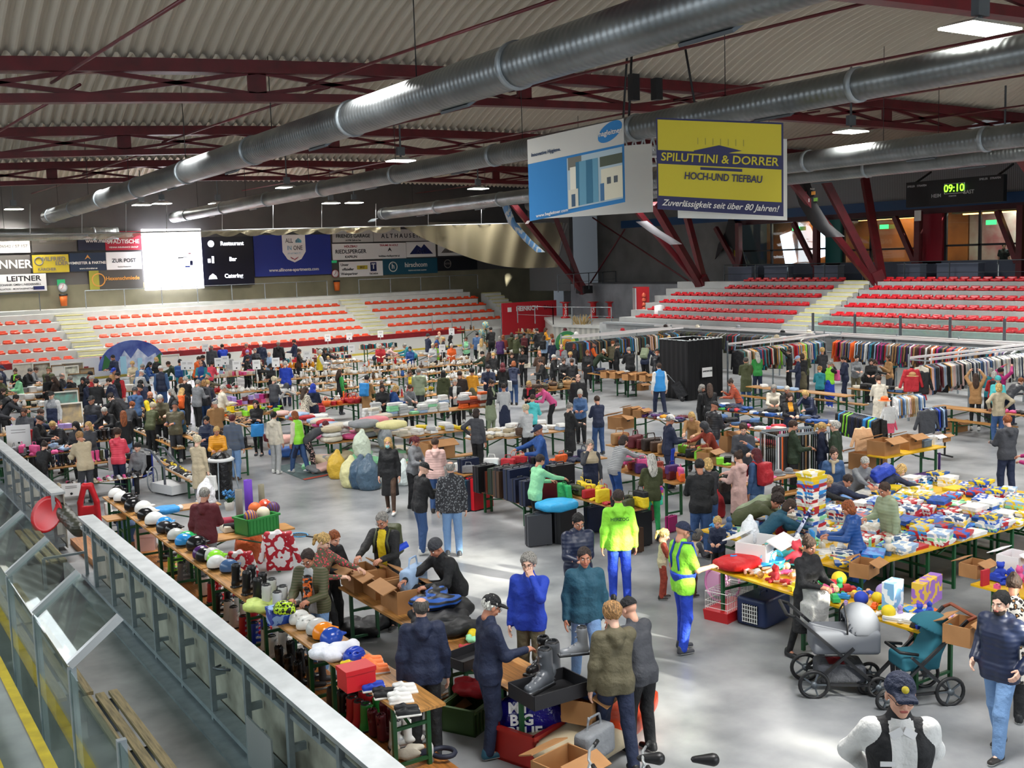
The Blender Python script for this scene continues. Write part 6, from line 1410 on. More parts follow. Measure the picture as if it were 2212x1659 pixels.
        return GM.setdefault(k,sd(.011,.015,lambda s:(s.ell((0,0,.09),(.125,.15,.135)),s.ell((0,.0,.04),(.1,.122,.12),op=1,k=.01),s.box((0,.14,.125),(.09,.025,.004),rd=.01,k=.02),s.cap((-.06,.1,.2),(-.06,-.05,.225),.008,op=1,k=.006),s.cap((.06,.1,.2),(.06,-.05,.225),.008,op=1,k=.006)),clip=lambda X,Y,Z:(.02+np.maximum(Y,0)*.55-Z)+0*X,mats=[m,black],mi=lambda V,Q:((V[Q].mean(1)[:,2]<.05)|((V[Q].mean(1)[:,0]**2+V[Q].mean(1)[:,1]**2+(V[Q].mean(1)[:,2]-.05)**2)**.5<.112)).astype(int)))
    elif k=='bike_helmet':
        def f(s):
            s.ell((0,0,.06),(.11,.15,.115)); s.ell((0,0,.03),(.085,.122,.1),op=1,k=.01)
            for x in (-.075,-.03,.03,.075): s.cap((x,.11,.1),(x*1.1,-.1,.13),.011,op=1,k=.004); s.cap((x,.04,.18),(x,-.04,.18),.02,op=1,k=.004)
        return GM.setdefault(k,sd(.009,.012,f,clip=lambda X,Y,Z:(.015-Z)+0*X+0*Y))
    elif k=='ski_boot':
        def f(s):
            s.cap((0,-.06,.1),(0,-.045,.3),.06,.066); s.cap((0,-.08,.055),(0,.19,.045),.054,.044); s.cap((0,0,.09),(0,.09,.06),.055,.045); s.box((0,.06,.008),(.046,.18,.004),rd=.012,k=.005); s.cap((0,-.045,.28),(0,-.04,.38),.042,op=1,k=.008)
            for z,y in ((.12,.04),(.09,.1),(.2,.02),(.27,.02)): s.cap((.05,y-.03,z),(-.02,y+.02,z+.012),.01,k=.003); 
        return GM.setdefault(k,sd(.011,.022,f,mats=[m,mat('#1b1c1f',.5),mat('#b9bdc0',.3,.6)],mi=lambda V,Q:(lambda c:np.where((c[:,0]>.035)&(np.abs(c[:,1]-.03)<.06)&(np.abs((c[:,2]*13)%1-.5)<.22),2,np.where((c[:,2]<.025)|(c[:,2]>.325),1,0)))(V[Q].mean(1))))
    elif k=='ice_skate': return GM.setdefault(k,sd(.011,.02,lambda s:(s.cap((0,-.04,.12),(0,-.045,.3),.045,.05),s.cap((0,-.05,.09),(0,.12,.08),.042,.034),s.box((0,.03,.02),(.003,.15,.015),rd=.004,k=.004),s.cap((0,-.04,.3),(0,-.04,.36),.034,op=1,k=.005)),mats=[m,steel],mi=lambda V,Q:(V[Q].mean(1)[:,2]<.045).astype(int)))
    elif k=='suitcase': b.box((0,0,.3),(.46,.2,.56)); b.box((0,0,.3),(.475,.03,.575),mi=1); b.tube([(-.08,0,.585),(-.07,0,.62),(.07,0,.62),(.08,0,.585)],.012,5,1); b.box((.17,0,.01),(.04,.18,.03),mi=1); b.box((-.17,0,.01),(.04,.18,.03),mi=1); return GM.setdefault(k,b.mesh(k,[m,mat('#2a2b2f',.4)]))
    elif k=='doll': return GM.setdefault(k,sd(.01,.012,lambda s:(s.ell((0,0,.06),(.05,.09,.045)),s.ell((0,.13,.06),(.05,.048,.05)),s.cap((.05,.05,.06),(.11,.02,.04),.018),s.cap((-.05,.05,.06),(-.1,.09,.07),.018),s.cap((.025,-.08,.05),(.05,-.2,.03),.022),s.cap((-.025,-.08,.05),(-.07,-.18,.04),.022)),mats=[m,mat('#d9a890',.5),mat('#b98a4a',.8)],mi=lambda V,Q:(lambda c:np.where((c[:,1]>.155)|((c[:,1]>.11)&(c[:,2]>.1)),2,np.where((c[:,1]>.08)|(c[:,1]<-.1)|(np.abs(c[:,0])>.07),1,0)))(V[Q].mean(1))))
    elif k=='toy_car': b.box((0,0,.045),(.1,.22,.05)); b.box((0,-.01,.085),(.085,.11,.04),taper=.8)
    elif k=='ball': b.lathe([(.12*math.sin(i*PI/10),.12-.12*math.cos(i*PI/10)) for i in range(11)],16)
    elif k=='toy_block': b.box((0,0,.03),(.08,.06,.06)); b.lathe([(0,.06),(.02,.06),(.02,.08),(0,.08)],8)
    elif k=='plush': return GM.setdefault(k,sd(.013,.02,lambda s:(s.ell((0,0,.07),(.06,.055,.07)),s.ell((0,0,.17),(.05,.048,.045)),s.ell((.04,0,.21),(.018,.01,.018)),s.ell((-.04,0,.21),(.018,.01,.018)),s.cap((.05,0,.1),(.09,.04,.06),.02),s.cap((-.05,0,.1),(-.09,.04,.06),.02),s.cap((.03,.03,.02),(.05,.1,.02),.024),s.cap((-.03,.03,.02),(-.05,.1,.02),.024))))
    elif k=='hat': return GM.setdefault(k,sd(.014,.02,lambda s:(s.ell((0,0,.06),(.09,.11,.08)),s.ell((0,0,.012),(.17,.19,.01),k=.02)),clip=lambda X,Y,Z:-Z+0*X+0*Y))
    elif k=='flower_pot':
        b.lathe([(0,0),(.05,0),(.065,.1),(0,.1)],10,mi=1); random.seed(3)
        for i in range(26): a=random.random()*6.28; r=random.random()*.09; b.lathe([(0,-.02),(.022,0),(0,.02)],6,(r*math.cos(a),r*math.sin(a),.16+random.random()*.08)); b.bar((r*.3*math.cos(a),r*.3*math.sin(a),.1),(r*math.cos(a),r*math.sin(a),.16),.006,mi=2)
        return GM.setdefault(k,b.mesh(k,[m,mat('#d8d3c8',.5),mat('#2c5b26',.6)]))
    elif k=='bagsack': return GM.setdefault(k,sd(.03,.09,lambda s:(s.ell((0,0,.35),(.3,.27,.38)),s.ell((.05,0,.1),(.28,.26,.16)),s.cap((0,0,.6),(.04,0,.78),.13,.09)),.02,11,lambda X,Y,Z:-Z+0*X+0*Y))
    elif k=='hanging_garment':
        # seen edge-on in a full rail: shoulders sloping, body and sleeves hanging; x = thickness
        return GM.setdefault(k,sd(.02,.03,lambda s:(s.path([(0,-.2,-.1),(0,0,-.03),(0,.2,-.1)],[.024,.03,.024]),s.box((0,0,-.42),(.012,.17,.33),rd=.018),s.path([(0,.2,-.1),(.01,.25,-.62)],[.032,.028]),s.path([(0,-.2,-.1),(-.01,-.25,-.62)],[.032,.028])),.006,14))
    elif k=='garment_front': return GM.setdefault(k,sd(.018,.03,lambda s:(s.box((0,0,-.34),(.17,.03,.27),rd=.03),s.path([(.17,0,-.08),(.3,0,-.5)],[.05,.04]),s.path([(-.17,0,-.08),(-.3,0,-.5)],[.05,.04]),s.ell((0,0,-.03),(.06,.04,.04))),.005,12))
    elif k=='tray':
        for c,d in (((0,0,.01),(.56,.38,.02)),((.28,0,.06),(.012,.38,.12)),((-.28,0,.06),(.012,.38,.12)),((0,.19,.06),(.56,.012,.12)),((0,-.19,.06),(.56,.012,.12))): b.box(c,d)
    elif k=='crate':
        for c,d in (((0,0,.01),(.56,.38,.02)),((.27,0,.13),(.02,.38,.26)),((-.27,0,.13),(.02,.38,.26)),((0,.18,.13),(.56,.02,.26)),((0,-.18,.13),(.56,.02,.26)),((0,-.2,.25),(.6,.03,.03)),((0,.2,.25),(.6,.03,.03)),((.29,0,.25),(.03,.4,.03)),((-.29,0,.25),(.03,.4,.03))): b.box(c,d)
        for i in range(9): b.box((-.24+.06*i,-.194,.13),(.012,.012,.22))
    elif k=='roll': b.lathe([(.03,0),(.075,0),(.08,.01),(.08,.6),(.03,.6),(.03,0)],16)
    GM[k]=b.mesh(k,m); return GM[k]
NICE={'garment_heap':'crumpled garment','rag':'crumpled garment','gamebox':'board game box','folded_cloth':'folded cloth','wine_glass':'stemmed glass','bagsack':'bulging sack','hanging_garment':'garment','garment_front':'garment','plush':'plush toy','box':'small box'}
ROUGH={'bowl':.25,'cup':.25,'jug':.25,'teapot':.25,'vase':.25,'bottle':.15,'wine_glass':.1,'plate':.25,'helmet':.2,'bike_helmet':.3,'ski_boot':.3,'rubber_boot':.3,'pot':.3}
FABR={'garment_heap','rag','folded_cloth','pillow','hanging_garment','garment_front','handbag'}
MULTI={'gamebox'}
def item(k,loc,rz=0.,col='white',where='',label=None,sc=1.,rot=None,m=None,group=True,cat=None):
    hx=CN.get(col,col)
    if m is None:
        if k=='gamebox': m=mat(hx,.4,0,'patch',random.choice(['#f2efe6','#f2efe6','#e8c21e','#b8232c','#1f56b8']),5.)
        else: m=mat(hx,ROUGH.get(k,.6),0,'cloth' if k in FABR else '')
    nice=NICE.get(k,k.replace('_',' ')); me=gm(k); o=link({'rag':'crumpled_garment','garment_heap':'crumpled_garment','hanging_garment':'garment','garment_front':'garment','gamebox':'board_game_box','box':'small_box','plush':'plush_toy','bagsack':'sack','roll':'rolled_mat'}.get(k,k),me,[m],None,loc,rot or (0,0,rz),sc)
    tag(o,label or '%s %s %s'%(cn(col),nice,where),cat or ('clothing' if k in('rag','garment_heap') else nice.split()[-1]))
    if group and not label: o['group']='%s %s, several alike %s'%(cn(col),nice,where)
    return o
def scat(rn,kinds,cols,dx=.2,dy=.2,z0=0.,fill=.9,a=0.,b=1.,prep='on',stack=1,sc=(.85,1.15),face=None,m=None,w0=0.,w1=1.,stackh=None,jit=.25):
    o,ux,uy,L,Wd,z,where=ROWS[rn]; n=int(L*(b-a)/dx); r=max(1,int(Wd*(w1-w0)/dy)); 
    for i in range(n):
        for j in range(r):
            if random.random()>fill: continue
            p=o+ux*(L*a+(i+.5)*dx+random.uniform(-jit,jit)*dx)+uy*(Wd*w0+(j+.5)*Wd*(w1-w0)/r+random.uniform(-jit,jit)*dy*.6); p.z=z+z0; q=p.copy()
            for s_ in range(random.randint(1,stack) if stack>1 else 1):
                k=random.choice(kinds); c=random.choice(cols); f=random.uniform(*sc)
                item(k,q,random.uniform(0,6.28) if face is None else face+random.uniform(-.2,.2),c,'%s %s'%(prep,where),sc=f,m=m)
                q=q+Vector((0,0,(stackh or .06)*f))
WHT=['white','white','cream','lgrey','white']; MIX=['white','cream','brown','orange','red','lgrey','blue','dgreen','silver']
for rn in ('c1','c2','c3','c4','c5','c6'): scat(rn,['jug','vase','bowl','cup','teapot','wine_glass','bottle'],WHT+(MIX if rn in('c1','c2','c5') else ['silver']),.2,.2,fill=.92)
scat('c3b',['jug','vase','bowl'],['orange','mustard','brown'],.2,.22); scat('c7',['cup','teapot','bowl'],WHT,.17,.2); scat('c8',['cup','bowl','figurine','vase','box'],MIX,.17,.2); scat('c9',['vase','bottle','figurine'],['white','red','dgreen','cream'],.2,.22)
scat('c10',['flower_pot'],['yellow','mustard'],.32,.3,b=.35); scat('c10',['basket','bowl','box'],['tan','brown','red'],.3,.25,a=.35)
for rn in('bk1','bk2'): scat(rn,['book'],['maroon','dgreen','navy','cream','brown','red','teal','white'],.07,.25,face=0,sc=(.9,1.2),jit=.1)
scat('sh',['figurine','vase','bottle'],['white','brown','cream','red','tan'],.24,.3); scat('sh2',['figurine','vase','jug'],['white','brown','tan','cream'],.25,.24); scat('bs',['basket'],['tan','khaki','brown'],.3,.24,stack=2,stackh=.12); scat('bs2',['box','plate','bowl'],['tan','white','cream'],.22,.22)
scat('cd',['box','book'],['pink','white','lgrey','red','lblue','cream'],.16,.22,stack=1); scat('gp',['box'],['pink','magenta','lavender','rose','maroon'],.2,.22,stack=2,stackh=.14); scat('gg',['box','bowl'],['lime','sage','beige','yellow','orange'],.2,.22,stack=2,stackh=.14); scat('tn',['box','basket'],['red','orange','tan'],.22,.24)
LIN=['white','white','cream','lgrey','white','lblue','rose','mint']
scat('b1',['folded_cloth','pillow'],['white','lblue','rose','red','pink','mint','cream'],.36,.34,stack=2,stackh=.09); scat('b3',['folded_cloth'],LIN,.33,.27,stack=5,stackh=.088,a=0,b=.72,face=0); scat('b3',['folded_cloth'],['rust','orange','white','lgrey'],.33,.27,stack=5,stackh=.088,a=.72,face=0)
scat('b2',['pillow'],['white','cream','pink','white','grey','beige'],.42,.36,stack=3,stackh=.13,face=0); scat('b4',['folded_cloth'],['white','cream','yellow','lgrey'],.34,.27,stack=2,stackh=.088); scat('b5',['folded_cloth','garment_heap'],['white','cream','beige'],.32,.27,stack=2,stackh=.08); scat('b6',['folded_cloth'],['white','white','lblue','cream'],.33,.27,stack=3,stackh=.088)
BAG=['black','brown','dbrown','black','navy','tan','maroon']
scat('g1',['handbag','garment_heap'],['black','white','red','turq','tan','grey'],.28,.25); scat('g2',['handbag','garment_heap'],['black','black','navy','orange','purple','grey'],.28,.25); scat('g3',['handbag','rag'],['black','red','yellow','olive','black','dbrown'],.25,.25,stack=2,stackh=.1); scat('g4',['handbag'],['tan','brown','rust','maroon','dbrown'],.3,.3,stack=1,sc=(1.1,1.5)); scat('g5',['handbag'],['orange','pink','maroon','rust','black','purple'],.27,.27,stack=2,stackh=.12)
scat('g6',['suitcase'],['black','navy','brown','dgreen'],.34,.4,sc=(.8,1.),face=.3)
CLO=['white','navy','grey','black','lblue','pink','dgrey','denim','lgrey','red','purple','cream']
scat('k1',['garment_heap','rag'],['maroon','navy','purple','white','grey','mustard'],.26,.25,stack=2,stackh=.06); scat('k2',['garment_heap','rag','folded_cloth'],['navy','white','dgrey','black','denim','lgrey','blue'],.26,.25,stack=2,stackh=.06); scat('k2',['garment_heap','rag'],['lime','green','sky','red'],.26,.25,a=.8); scat('k3',['folded_cloth'],['denim','white','navy','black'],.3,.26,stack=3,stackh=.08); scat('k4',['rag','folded_cloth'],['white','rose','red','lblue','pink'],.22,.22,stack=2,stackh=.05); scat('k5',['garment_heap'],['yellow','red','grey','navy','lblue'],.27,.26); scat('k6',['handbag','rag','box'],['black','maroon','tan','blue','lime'],.25,.25); scat('k7',['hat'],['dgreen','pink','black','grey','rose'],.34,.3,fill=.8)
scat('e1',['folded_cloth'],['white','lblue'],.6,.5,fill=.5); scat('e2',['folded_cloth'],['royal','white'],.7,.5,fill=.6); scat('r2',['garment_heap'],['denim','black','pink'],.3,.28)
scat('j1',['folded_cloth','garment_heap'],['denim','navy','black','dgrey','lgrey'],.3,.26,stack=3,stackh=.07); scat('j2',['garment_heap'],['blue','white','yellow'],.3,.28); scat('j3',['folded_cloth'],['navy','black','denim','cream'],.3,.26,stack=2,stackh=.08)
SHC=['black','black','brown','dbrown','white','navy','beige','grey','silver','tan']
def shoes(rn,cols,k='shoe',dx=.115,dy=.26,**kw): scat(rn,[k],cols,dx,dy,face=kw.pop('face',PI),sc=(.88,1.02),jit=.05,**kw)
shoes('s1',['black','navy','navy','black'],'rubber_boot',b=.42,fill=1); shoes('s1',['mustard','pink','pink','yellow','yellow','orange','orange','navy','white','maroon','olive','dbrown'],'rubber_boot',a=.42,fill=1)
shoes('s2',['black','lavender','pink','navy','beige','grey','white','dbrown'],dy=.13); shoes('s3',['black','dbrown','charcoal','brown'],'rubber_boot',dy=.24); shoes('s4',['cream','white','black'])
shoes('s5',['black','dbrown','tan']); shoes('s6',['maroon','black','black','dbrown','beige','cream'],face=-1.2); shoes('s7',['white','beige','black','tan'],face=-1.2,dy=.14); shoes('s8',['navy','grey','cream','black'],'heeled_shoe',face=-1.2,dy=.14); shoes('s9',['black','yellow','dbrown']); shoes('s10',['charcoal','black','white'],face=-1.2); shoes('s11',['beige','black','cream','white'],face=-1.2); shoes('s12',['brown','black'],face=-1.2)
scat('m1',['box','pot','bowl','jug'],WHT+['grey','black'],.25,.25); scat('m2',['box','pot'],['white','lgrey','grey'],.3,.3,sc=(1.2,1.7)); scat('m3',['box','book'],['white','cream','lgrey'],.25,.25); scat('m4',['bowl','vase','plate','wine_glass'],['silver','white','teal'],.2,.2); scat('m5',['figurine','vase','box'],['pink','lavender','white','cream'],.2,.2); scat('m6',['book','box'],['white','turq','cream','teal'],.14,.22,face=0); scat('m7',['rag','garment_heap','handbag'],['black','grey','pink','lblue'],.25,.25,stack=2)
TOY=['red','yellow','sky','pink','orange','bgreen','white','royal','lavender']
GB=['sky','white','yellow','blue','lblue','white','denim','cream','lblue','mint','red']
scat('y2',['doll','doll','plush'],['rose','pink','red','turq','sky','white'],.26,.24,a=.3,b=1,w0=.1); scat('y2',['toy_block','toy_car','rag'],['red','red','yellow','bgreen'],.2,.2,a=0,b=.35)
scat('y5',['toy_car','plush','toy_block','doll','ball'],TOY,.19,.19,fill=.85,sc=(.6,1.),a=.12); scat('y5',['gamebox'],['lavender','sky','white','yellow'],.45,.35,b=.6,fill=.5)
scat('y3',['gamebox'],GB,.43,.3,stack=4,stackh=.06,face=.2,a=.18); scat('y3',['gamebox','toy_block','plush','book'],GB,.3,.3,stack=2,stackh=.06,b=.2); scat('y4',['toy_car','plush','toy_block','book'],TOY,.22,.2,fill=.8)
# tall tower of game boxes
p=G(*cpx('S',848,430),.77)
for i in range(17): item('gamebox',(p.x+random.uniform(-.02,.02),p.y+.2+random.uniform(-.02,.02),.77+i*.062),.15+random.uniform(-.08,.08),GB[(i*5)%11] if i<15 else 'yellow','in the tall tower of boxes',sc=1.05)
# ======================= helmet row and podium goods =======================
TZ=.89; hx_=4.9
def hy(c,x,y,z=TZ+.1): return G(*cpx(c,x,y),z).y
HL=[(140,160,'white','helmet','plain white, at the far end of the row'),(225,130,'black','helmet','black and white full-face, at the far end'),(215,190,'white','helmet','white with dark rim, second from the far end'),(290,200,'black','helmet','black with dark visor, behind a black cap'),(350,260,'black','helmet','glossy black, before the big white ones'),(430,290,'white','helmet','large white vented, first of the white group'),(500,330,'black','helmet','black lined, turned open side out'),(520,320,'white','helmet','white with black edge, middle of the white group'),(550,390,'white','helmet','large plain white, last of the white group'),(560,430,'sky','helmet','blue and white child size'),(610,460,'charcoal','helmet','dark grey with goggles'),(700,470,'black','helmet','glossy black beside the silver one'),(700,530,'silver','helmet','matt silver'),(770,560,'bgreen','helmet','bright green edged'),(820,570,'sky','helmet','sky blue'),(855,620,'black','helmet','very large glossy black with visor'),(920,690,'purple','helmet','purple and orange patterned'),(945,720,'silver','helmet','small silver'),(1010,700,'black','helmet','black beside the green dotted one'),(1060,730,'lime','helmet','lime green dotted'),(1110,770,'white','helmet','white with a blue badge'),(1090,830,'denim','helmet','blue, last before the ski boots')]
for i,(x,y,c,k,l) in enumerate(HL):
    Y=hy('W',x,y); 
    o=item(k,(hx_+(.06 if i%2 else -.03),Y,TZ),-PI/2+random.uniform(-.5,.6),c,label='ski helmet on the long table, '+l,sc=(1.15 if 'large' in l or 'big' in l else .98),cat='helmet'); o['group']='ski helmets along the long table'
for i in range(9):
    Y=hy('W',1190+i*42 if i<5 else 1330+(i-5)*45,880+i*34,TZ+.2); item('ski_boot',(4.86+(i%2)*.15,Y,TZ),-PI/2+.3,'black' if i<5 else 'silver',label=('black' if i<5 else 'silver grey')+' ski boot standing on the helmet table between helmets and cloth',cat='ski boot')['group']='ski boots on the helmet table'
def solo(k,c,x,y,z,col,label,rz=0.,sc=1.,m=None,name=None,cat=None,rot=None,dx=0,dy=0):
    p=G(*cpx(c,x,y),z); p.x+=dx; p.y+=dy; o=item(k,p,rz,col,label=label,sc=sc,m=m,rot=rot,cat=cat)
    if name: o.name=name
    return o
solo('garment_heap','X',265,260,TZ,'lime','pale lime green cloth lying on the helmet table',sc=1.5,name='cloth',cat='cloth',m=mat('#cddf7c',.7,0,'cloth'))
solo('box','X',420,370,TZ,'royal','blue printed helmet carton on the long table',sc=1.5,m=mat('#2148a8',.4,0,'patch','#8fb4e6',6.),name='carton',cat='box')
p=G(*cpx('X',455,300),TZ+.19); item('bike_helmet',p,.8,'black',label='black, lime and blue bicycle helmet on top of the blue carton',m=mat('#15171a',.3,0,'patch','#b8dc2c',16.),cat='helmet')
for c,x,y,col,k,l in (('X',490,400,'white','bike_helmet','white bicycle helmet with blue cap inside, left of two white vented ones'),('X',560,440,'white','bike_helmet','white bicycle helmet with long vents, right of two'),('X',625,510,'silver','helmet','silver white bicycle helmet beside the orange one'),('X',720,540,'orange','helmet','orange skate helmet on the long table'),('X',770,590,'royal','helmet','blue skate helmet beside the orange one'),('X',900,740,'royal','bike_helmet','blue patterned child helmet before the orange shoes')):
    p=G(*cpx(c,x,y),TZ); item(k,(4.93,p.y,TZ),-1.2,col,label=l,sc=1.,m=mat({'orange':'#ee8a1c','royal':'#1f47a8'}.get(col,CN[col]),.2) if k=='helmet' else None,cat='helmet')
solo('garment_heap','X',850,660,TZ,'white','white cloth draped over a helmet on the long table',sc=1.5,name='cloth',cat='cloth',m=mat('#e6e8f2',.7,0,'cloth'))
def pair(c,x,y,k,col,label,z=TZ,rz=-1.9,cat='shoe',d=.13,sc=1.,m=None):
    p=G(*cpx(c,x,y),z)
    for s,n in ((-.5,'left'),(.5,'right')):
        o=item(k,(p.x+math.cos(rz)*d*s,p.y+math.sin(rz)*d*s,z),rz,col,label=label+', %s one'%n,sc=sc,cat=cat,m=m); 
for a in [('X',1010,770,'shoe','yellow','white, black and yellow trainer on the long table'),('X',1180,720,'shoe','orange','bright orange trainer on the long table'),('X',1230,790,'shoe','orange','bright orange trainer nearer the edge of the long table'),('X',1190,940,'shoe','royal','blue and white trainer on the long table'),('X',1290,1000,'shoe','black','black and white bowling style shoe on the long table'),('X',1420,1040,'shoe','white','plain white shoe on the long table'),('X',1460,960,'shoe','white','white sport shoe at the back edge of the long table'),('X',1480,1150,'shoe','black','glossy black sport shoe at the near end of the long table')]:
    pair(*a,m=mat('#ff8a4a',.5) if 'orange' in a[4] else None)
solo('box','X',1070,920,TZ,'red','red shoe box under the orange trainers',sc=1.7,m=mat('#c81a24',.4),name='shoe_box',cat='box')
# podium goods from far to near (z=.12)
PG=[('W',150,360,'ice_skate','white'),('W',230,440,'ice_skate','black'),('W',340,560,'box','denim'),('W',480,640,'box','rose'),('W',640,760,'ice_skate','black'),('W',740,870,'ski_boot','lime'),('W',830,930,'ski_boot','grey'),('W',1040,1060,'ski_boot','white'),('W',1100,1120,'ski_boot','red'),('W',1160,1230,'ski_boot','black'),('W',1250,1290,'ski_boot','silver'),('W',1300,1350,'ski_boot','silver'),('X',140,500,'ski_boot','red'),('X',230,560,'ski_boot','royal'),('X',330,610,'ski_boot','white'),('X',380,680,'ski_boot','white'),('X',440,780,'rubber_boot','black'),('X',520,860,'rubber_boot','black'),('X',600,920,'rubber_boot','black'),('X',710,960,'ice_skate','charcoal'),('X',900,1150,'ski_boot','black'),('X',990,1190,'ski_boot','black'),('X',1070,1230,'ski_boot','red'),('X',1130,1270,'ski_boot','red'),('X',1190,1290,'ski_boot','green'),('X',1240,1350,'rubber_boot','maroon'),('X',1310,1390,'rubber_boot','maroon'),('X',1440,1440,'ski_boot','silver'),('X',1540,1430,'ice_skate','white')]
for c,x,y,k,col in PG:
    p=G(*cpx(c,x,y),.12); nk={'ice_skate':'skate','ski_boot':'ski boot','rubber_boot':'winter boot','box':'plastic tub'}[k]
    for s in (0,1):
        o=item(k,(min(5.2,max(4.3,p.x+.2*s)),p.y+.1*s,.12),-1.7+random.uniform(-.2,.2),col,label='%s %s standing on the podium under the helmet table, one of a pair'%(cn(col),nk),sc={'box':2.4,'rubber_boot':1.15}.get(k,1.),cat=nk); o['group']='%s %ss on the podium'%(cn(col),nk)
        if k=='box': break
solo('rag','X',1480,1510,.12,'cream','cream crumpled cloth at the near end of the podium',sc=1.6,cat='cloth')
t=empty('sun_visor',G(*cpx('X',1810,1520),.14),.6); MB().tube([(.11*math.cos(a*PI/10),.13*math.sin(a*PI/10),.05) for a in range(20)],.028,6,closed=True).build('head_band',mat('#1c2235',.6),t); s=SDF(.012,.01); s.ell((0,.2,.03),(.11,.08,.008)); V,Q=s.mesh(); link('peak',npmesh('peak',V,Q,mat('#1c2235',.6)),None,t); tag(t,'dark blue sun visor on the near end of the podium','sun visor')
solo('bottle','X',1700,1560,.12,'white','small white bottle beside the sun visor on the podium',cat='bottle')
# ======================= clothes racks =======================
GC=['black','black','navy','dgrey','olive','white','lgrey','brown','charcoal','denim','teal','cream','maroon','grey','tan','dgreen','lblue','red','mustard','rose','blue','beige']
garm=[]
def rack(name,a,b,label,gc,z=2.0,ends=True,rail_z=1.78,step=.066,gm_='hanging_garment',off=0.):
    a=Vector(a);b=Vector(b); d=b-a; L=d.length; u=d/L; rz=math.atan2(u.y,u.x); t=empty('clothes_rack',a,rz)
    MB().box((L/2,.38+off,z),(L,.08,.07)).build('white_top_bar',mat('#e2dedd',.4),t); MB().box((L/2,-.38+off,z),(L,.08,.07)).build('white_top_bar',mat('#e2dedd',.4),t); MB().tube([(0,0,rail_z),(L,0,rail_z)],.018,6).build('hanging_rail',steel,t)
    n=max(1,int(L/2.1))
    for i in range(n+1):
        x=L*i/n; f=MB().bar((x,.38,0),(x,.38,z+.12),.05).bar((x,-.38,1.2),(x,-.38,z+.12),.045) if 0 else MB().bar((x,.38,0),(x,.38,z+.12),.05); f.bar((x,-.38,z-.05),(x,.38,z-.05),.04); f.build('post',steel,t)
    tag(t,label,'clothes rack')
    x=.12
    while x<L-.08:
        if random.random()<.94: garm.append((a+u*x,rz,random.choice(gc) if random.random()<.8 else random.choice(GC),rail_z,name,random.uniform(.9,1.12)))
        x+=step*random.uniform(.85,1.15)
DK=['black','black','navy','charcoal','olive','dgreen','dbrown','dgrey','brown']; LT=['white','lgrey','navy','cream','lblue','black','grey','rose','white','denim']
rack('the left rail of dark jackets',(27.7,38.6,0),(34.6,39.2,0),'white topped garment rack at the far left of the clothing area, full of dark jackets',DK+['white','sky','teal','tan'])
rack('the far rail of dark coats',(35.3,41.2,0),(35.3,31.2,0),'long white topped garment rack along the far side, full of dark coats',DK+['olive','brown'])
rack('the middle rail of coloured jackets',(29.3,29.9,0),(34.9,30.6,0),'white topped garment rack right of the dark cabin, full of coloured jackets',GC+['red','mustard','lime','teal'])
rack('the right far rail of coats',(35.2,30.2,0),(35.0,21.9,0),'long white topped garment rack at the far right, full of coats',['black','black','navy','dgrey','tan','purple','white','orange','brown','magenta','denim','grey','charcoal'])
rack('the near right rail of shirts',(28.8,21.4,0),(35.0,21.4,0),'white topped garment rack nearest on the right, full of pale shirts and jackets',LT)
# small rails
def srack(c0,c1,z,name,label,gc):
    a=G(*c0,z);b=G(*c1,z); a.z=b.z=0; d=b-a; L=d.length; u=d/L; rz=math.atan2(u.y,u.x); t=empty('clothes_rail',a,rz); MB().tube([(0,0,z),(L,0,z)],.016,6).build('hanging_rail',steel,t)
    for x in (0,L): MB().bar((x,0,.1),(x,0,z),.035).bar((x,-.3,.08),(x,.3,.08),.035).build('stand',black,t)
    tag(t,label,'clothes rail'); x=.08
    while x<L-.04: garm.append((a+u*x,rz,random.choice(gc),z,name,.72)); x+=.07
srack((1925,858),(1990,850),1.35,'the small rail of child clothes behind the pink top',' small rail of child clothes behind the pink top'.strip(),['white','lblue','beige','denim','rose','tan'])
srack((1995,882),(2042,878),1.35,'the small rail of child shirts',' small rail of child shirts and striped tops behind the boxes'.strip(),['white','lblue','royal','cream','grey','navy'])
srack((1815,885),(1905,905),1.45,'the small rail of child jackets','small rail with blue and black child jackets beside the boxes',['black','sky','navy','lime','charcoal'])
srack((1430,1180),(1432,1175),1.2,'x','small rail x',['red']) if 0 else None
garm.sort(key=lambda g:g[0].x**2+g[0].y**2)
hg=gm('hanging_garment'); hv=np.array([v.co for v in hg.vertices]); hf=np.array([p.vertices[:] for p in hg.polygons]); bv=[];bf=[];bm_=[];nn=0; bcols=[]
for i,(p,rz,c,z,nm,sc) in enumerate(garm):
    if i<262:
        o=item('hanging_garment',(p.x,p.y,z),rz,c,label='%s garment hanging in %s'%(cn(c),nm),sc=sc*1.1,cat='garment'); o['group']='%s garments in %s'%(cn(c),nm)
    else:
        if c not in bcols: bcols.append(c)
        bv.append((hv*sc*1.1)@rotm(0,0,rz).T+np.array([p.x,p.y,z])); bf.append(hf+nn); bm_+=[bcols.index(c)]*len(hf); nn+=len(hv)
if bv: o=link('garments',npmesh('garments',np.concatenate(bv),np.concatenate(bf),[mat(CN[c],.7,0,'cloth') for c in bcols],bm_)); tag(o,'remaining closely hung coats on the farthest garment racks','clothes',kind='stuff')
def gfront(c,x,y,z,col,label,sc=1.,rz=None,m=None): 
    p=G(*cpx(c,x,y),z); o=item('garment_front',p,-YAW if rz is None else rz,col,label=label,sc=sc,m=m,cat='garment'); return o
gfront('R',650,395,1.9,'red','bright red jacket hung facing out at the end of the shirt rack',1.1); gfront('R',740,420,1.8,'black','black jacket hung beside the bright red one',1.1); gfront('R',740,600,1.0,'red','red skirt hanging low under the red jacket',.55)
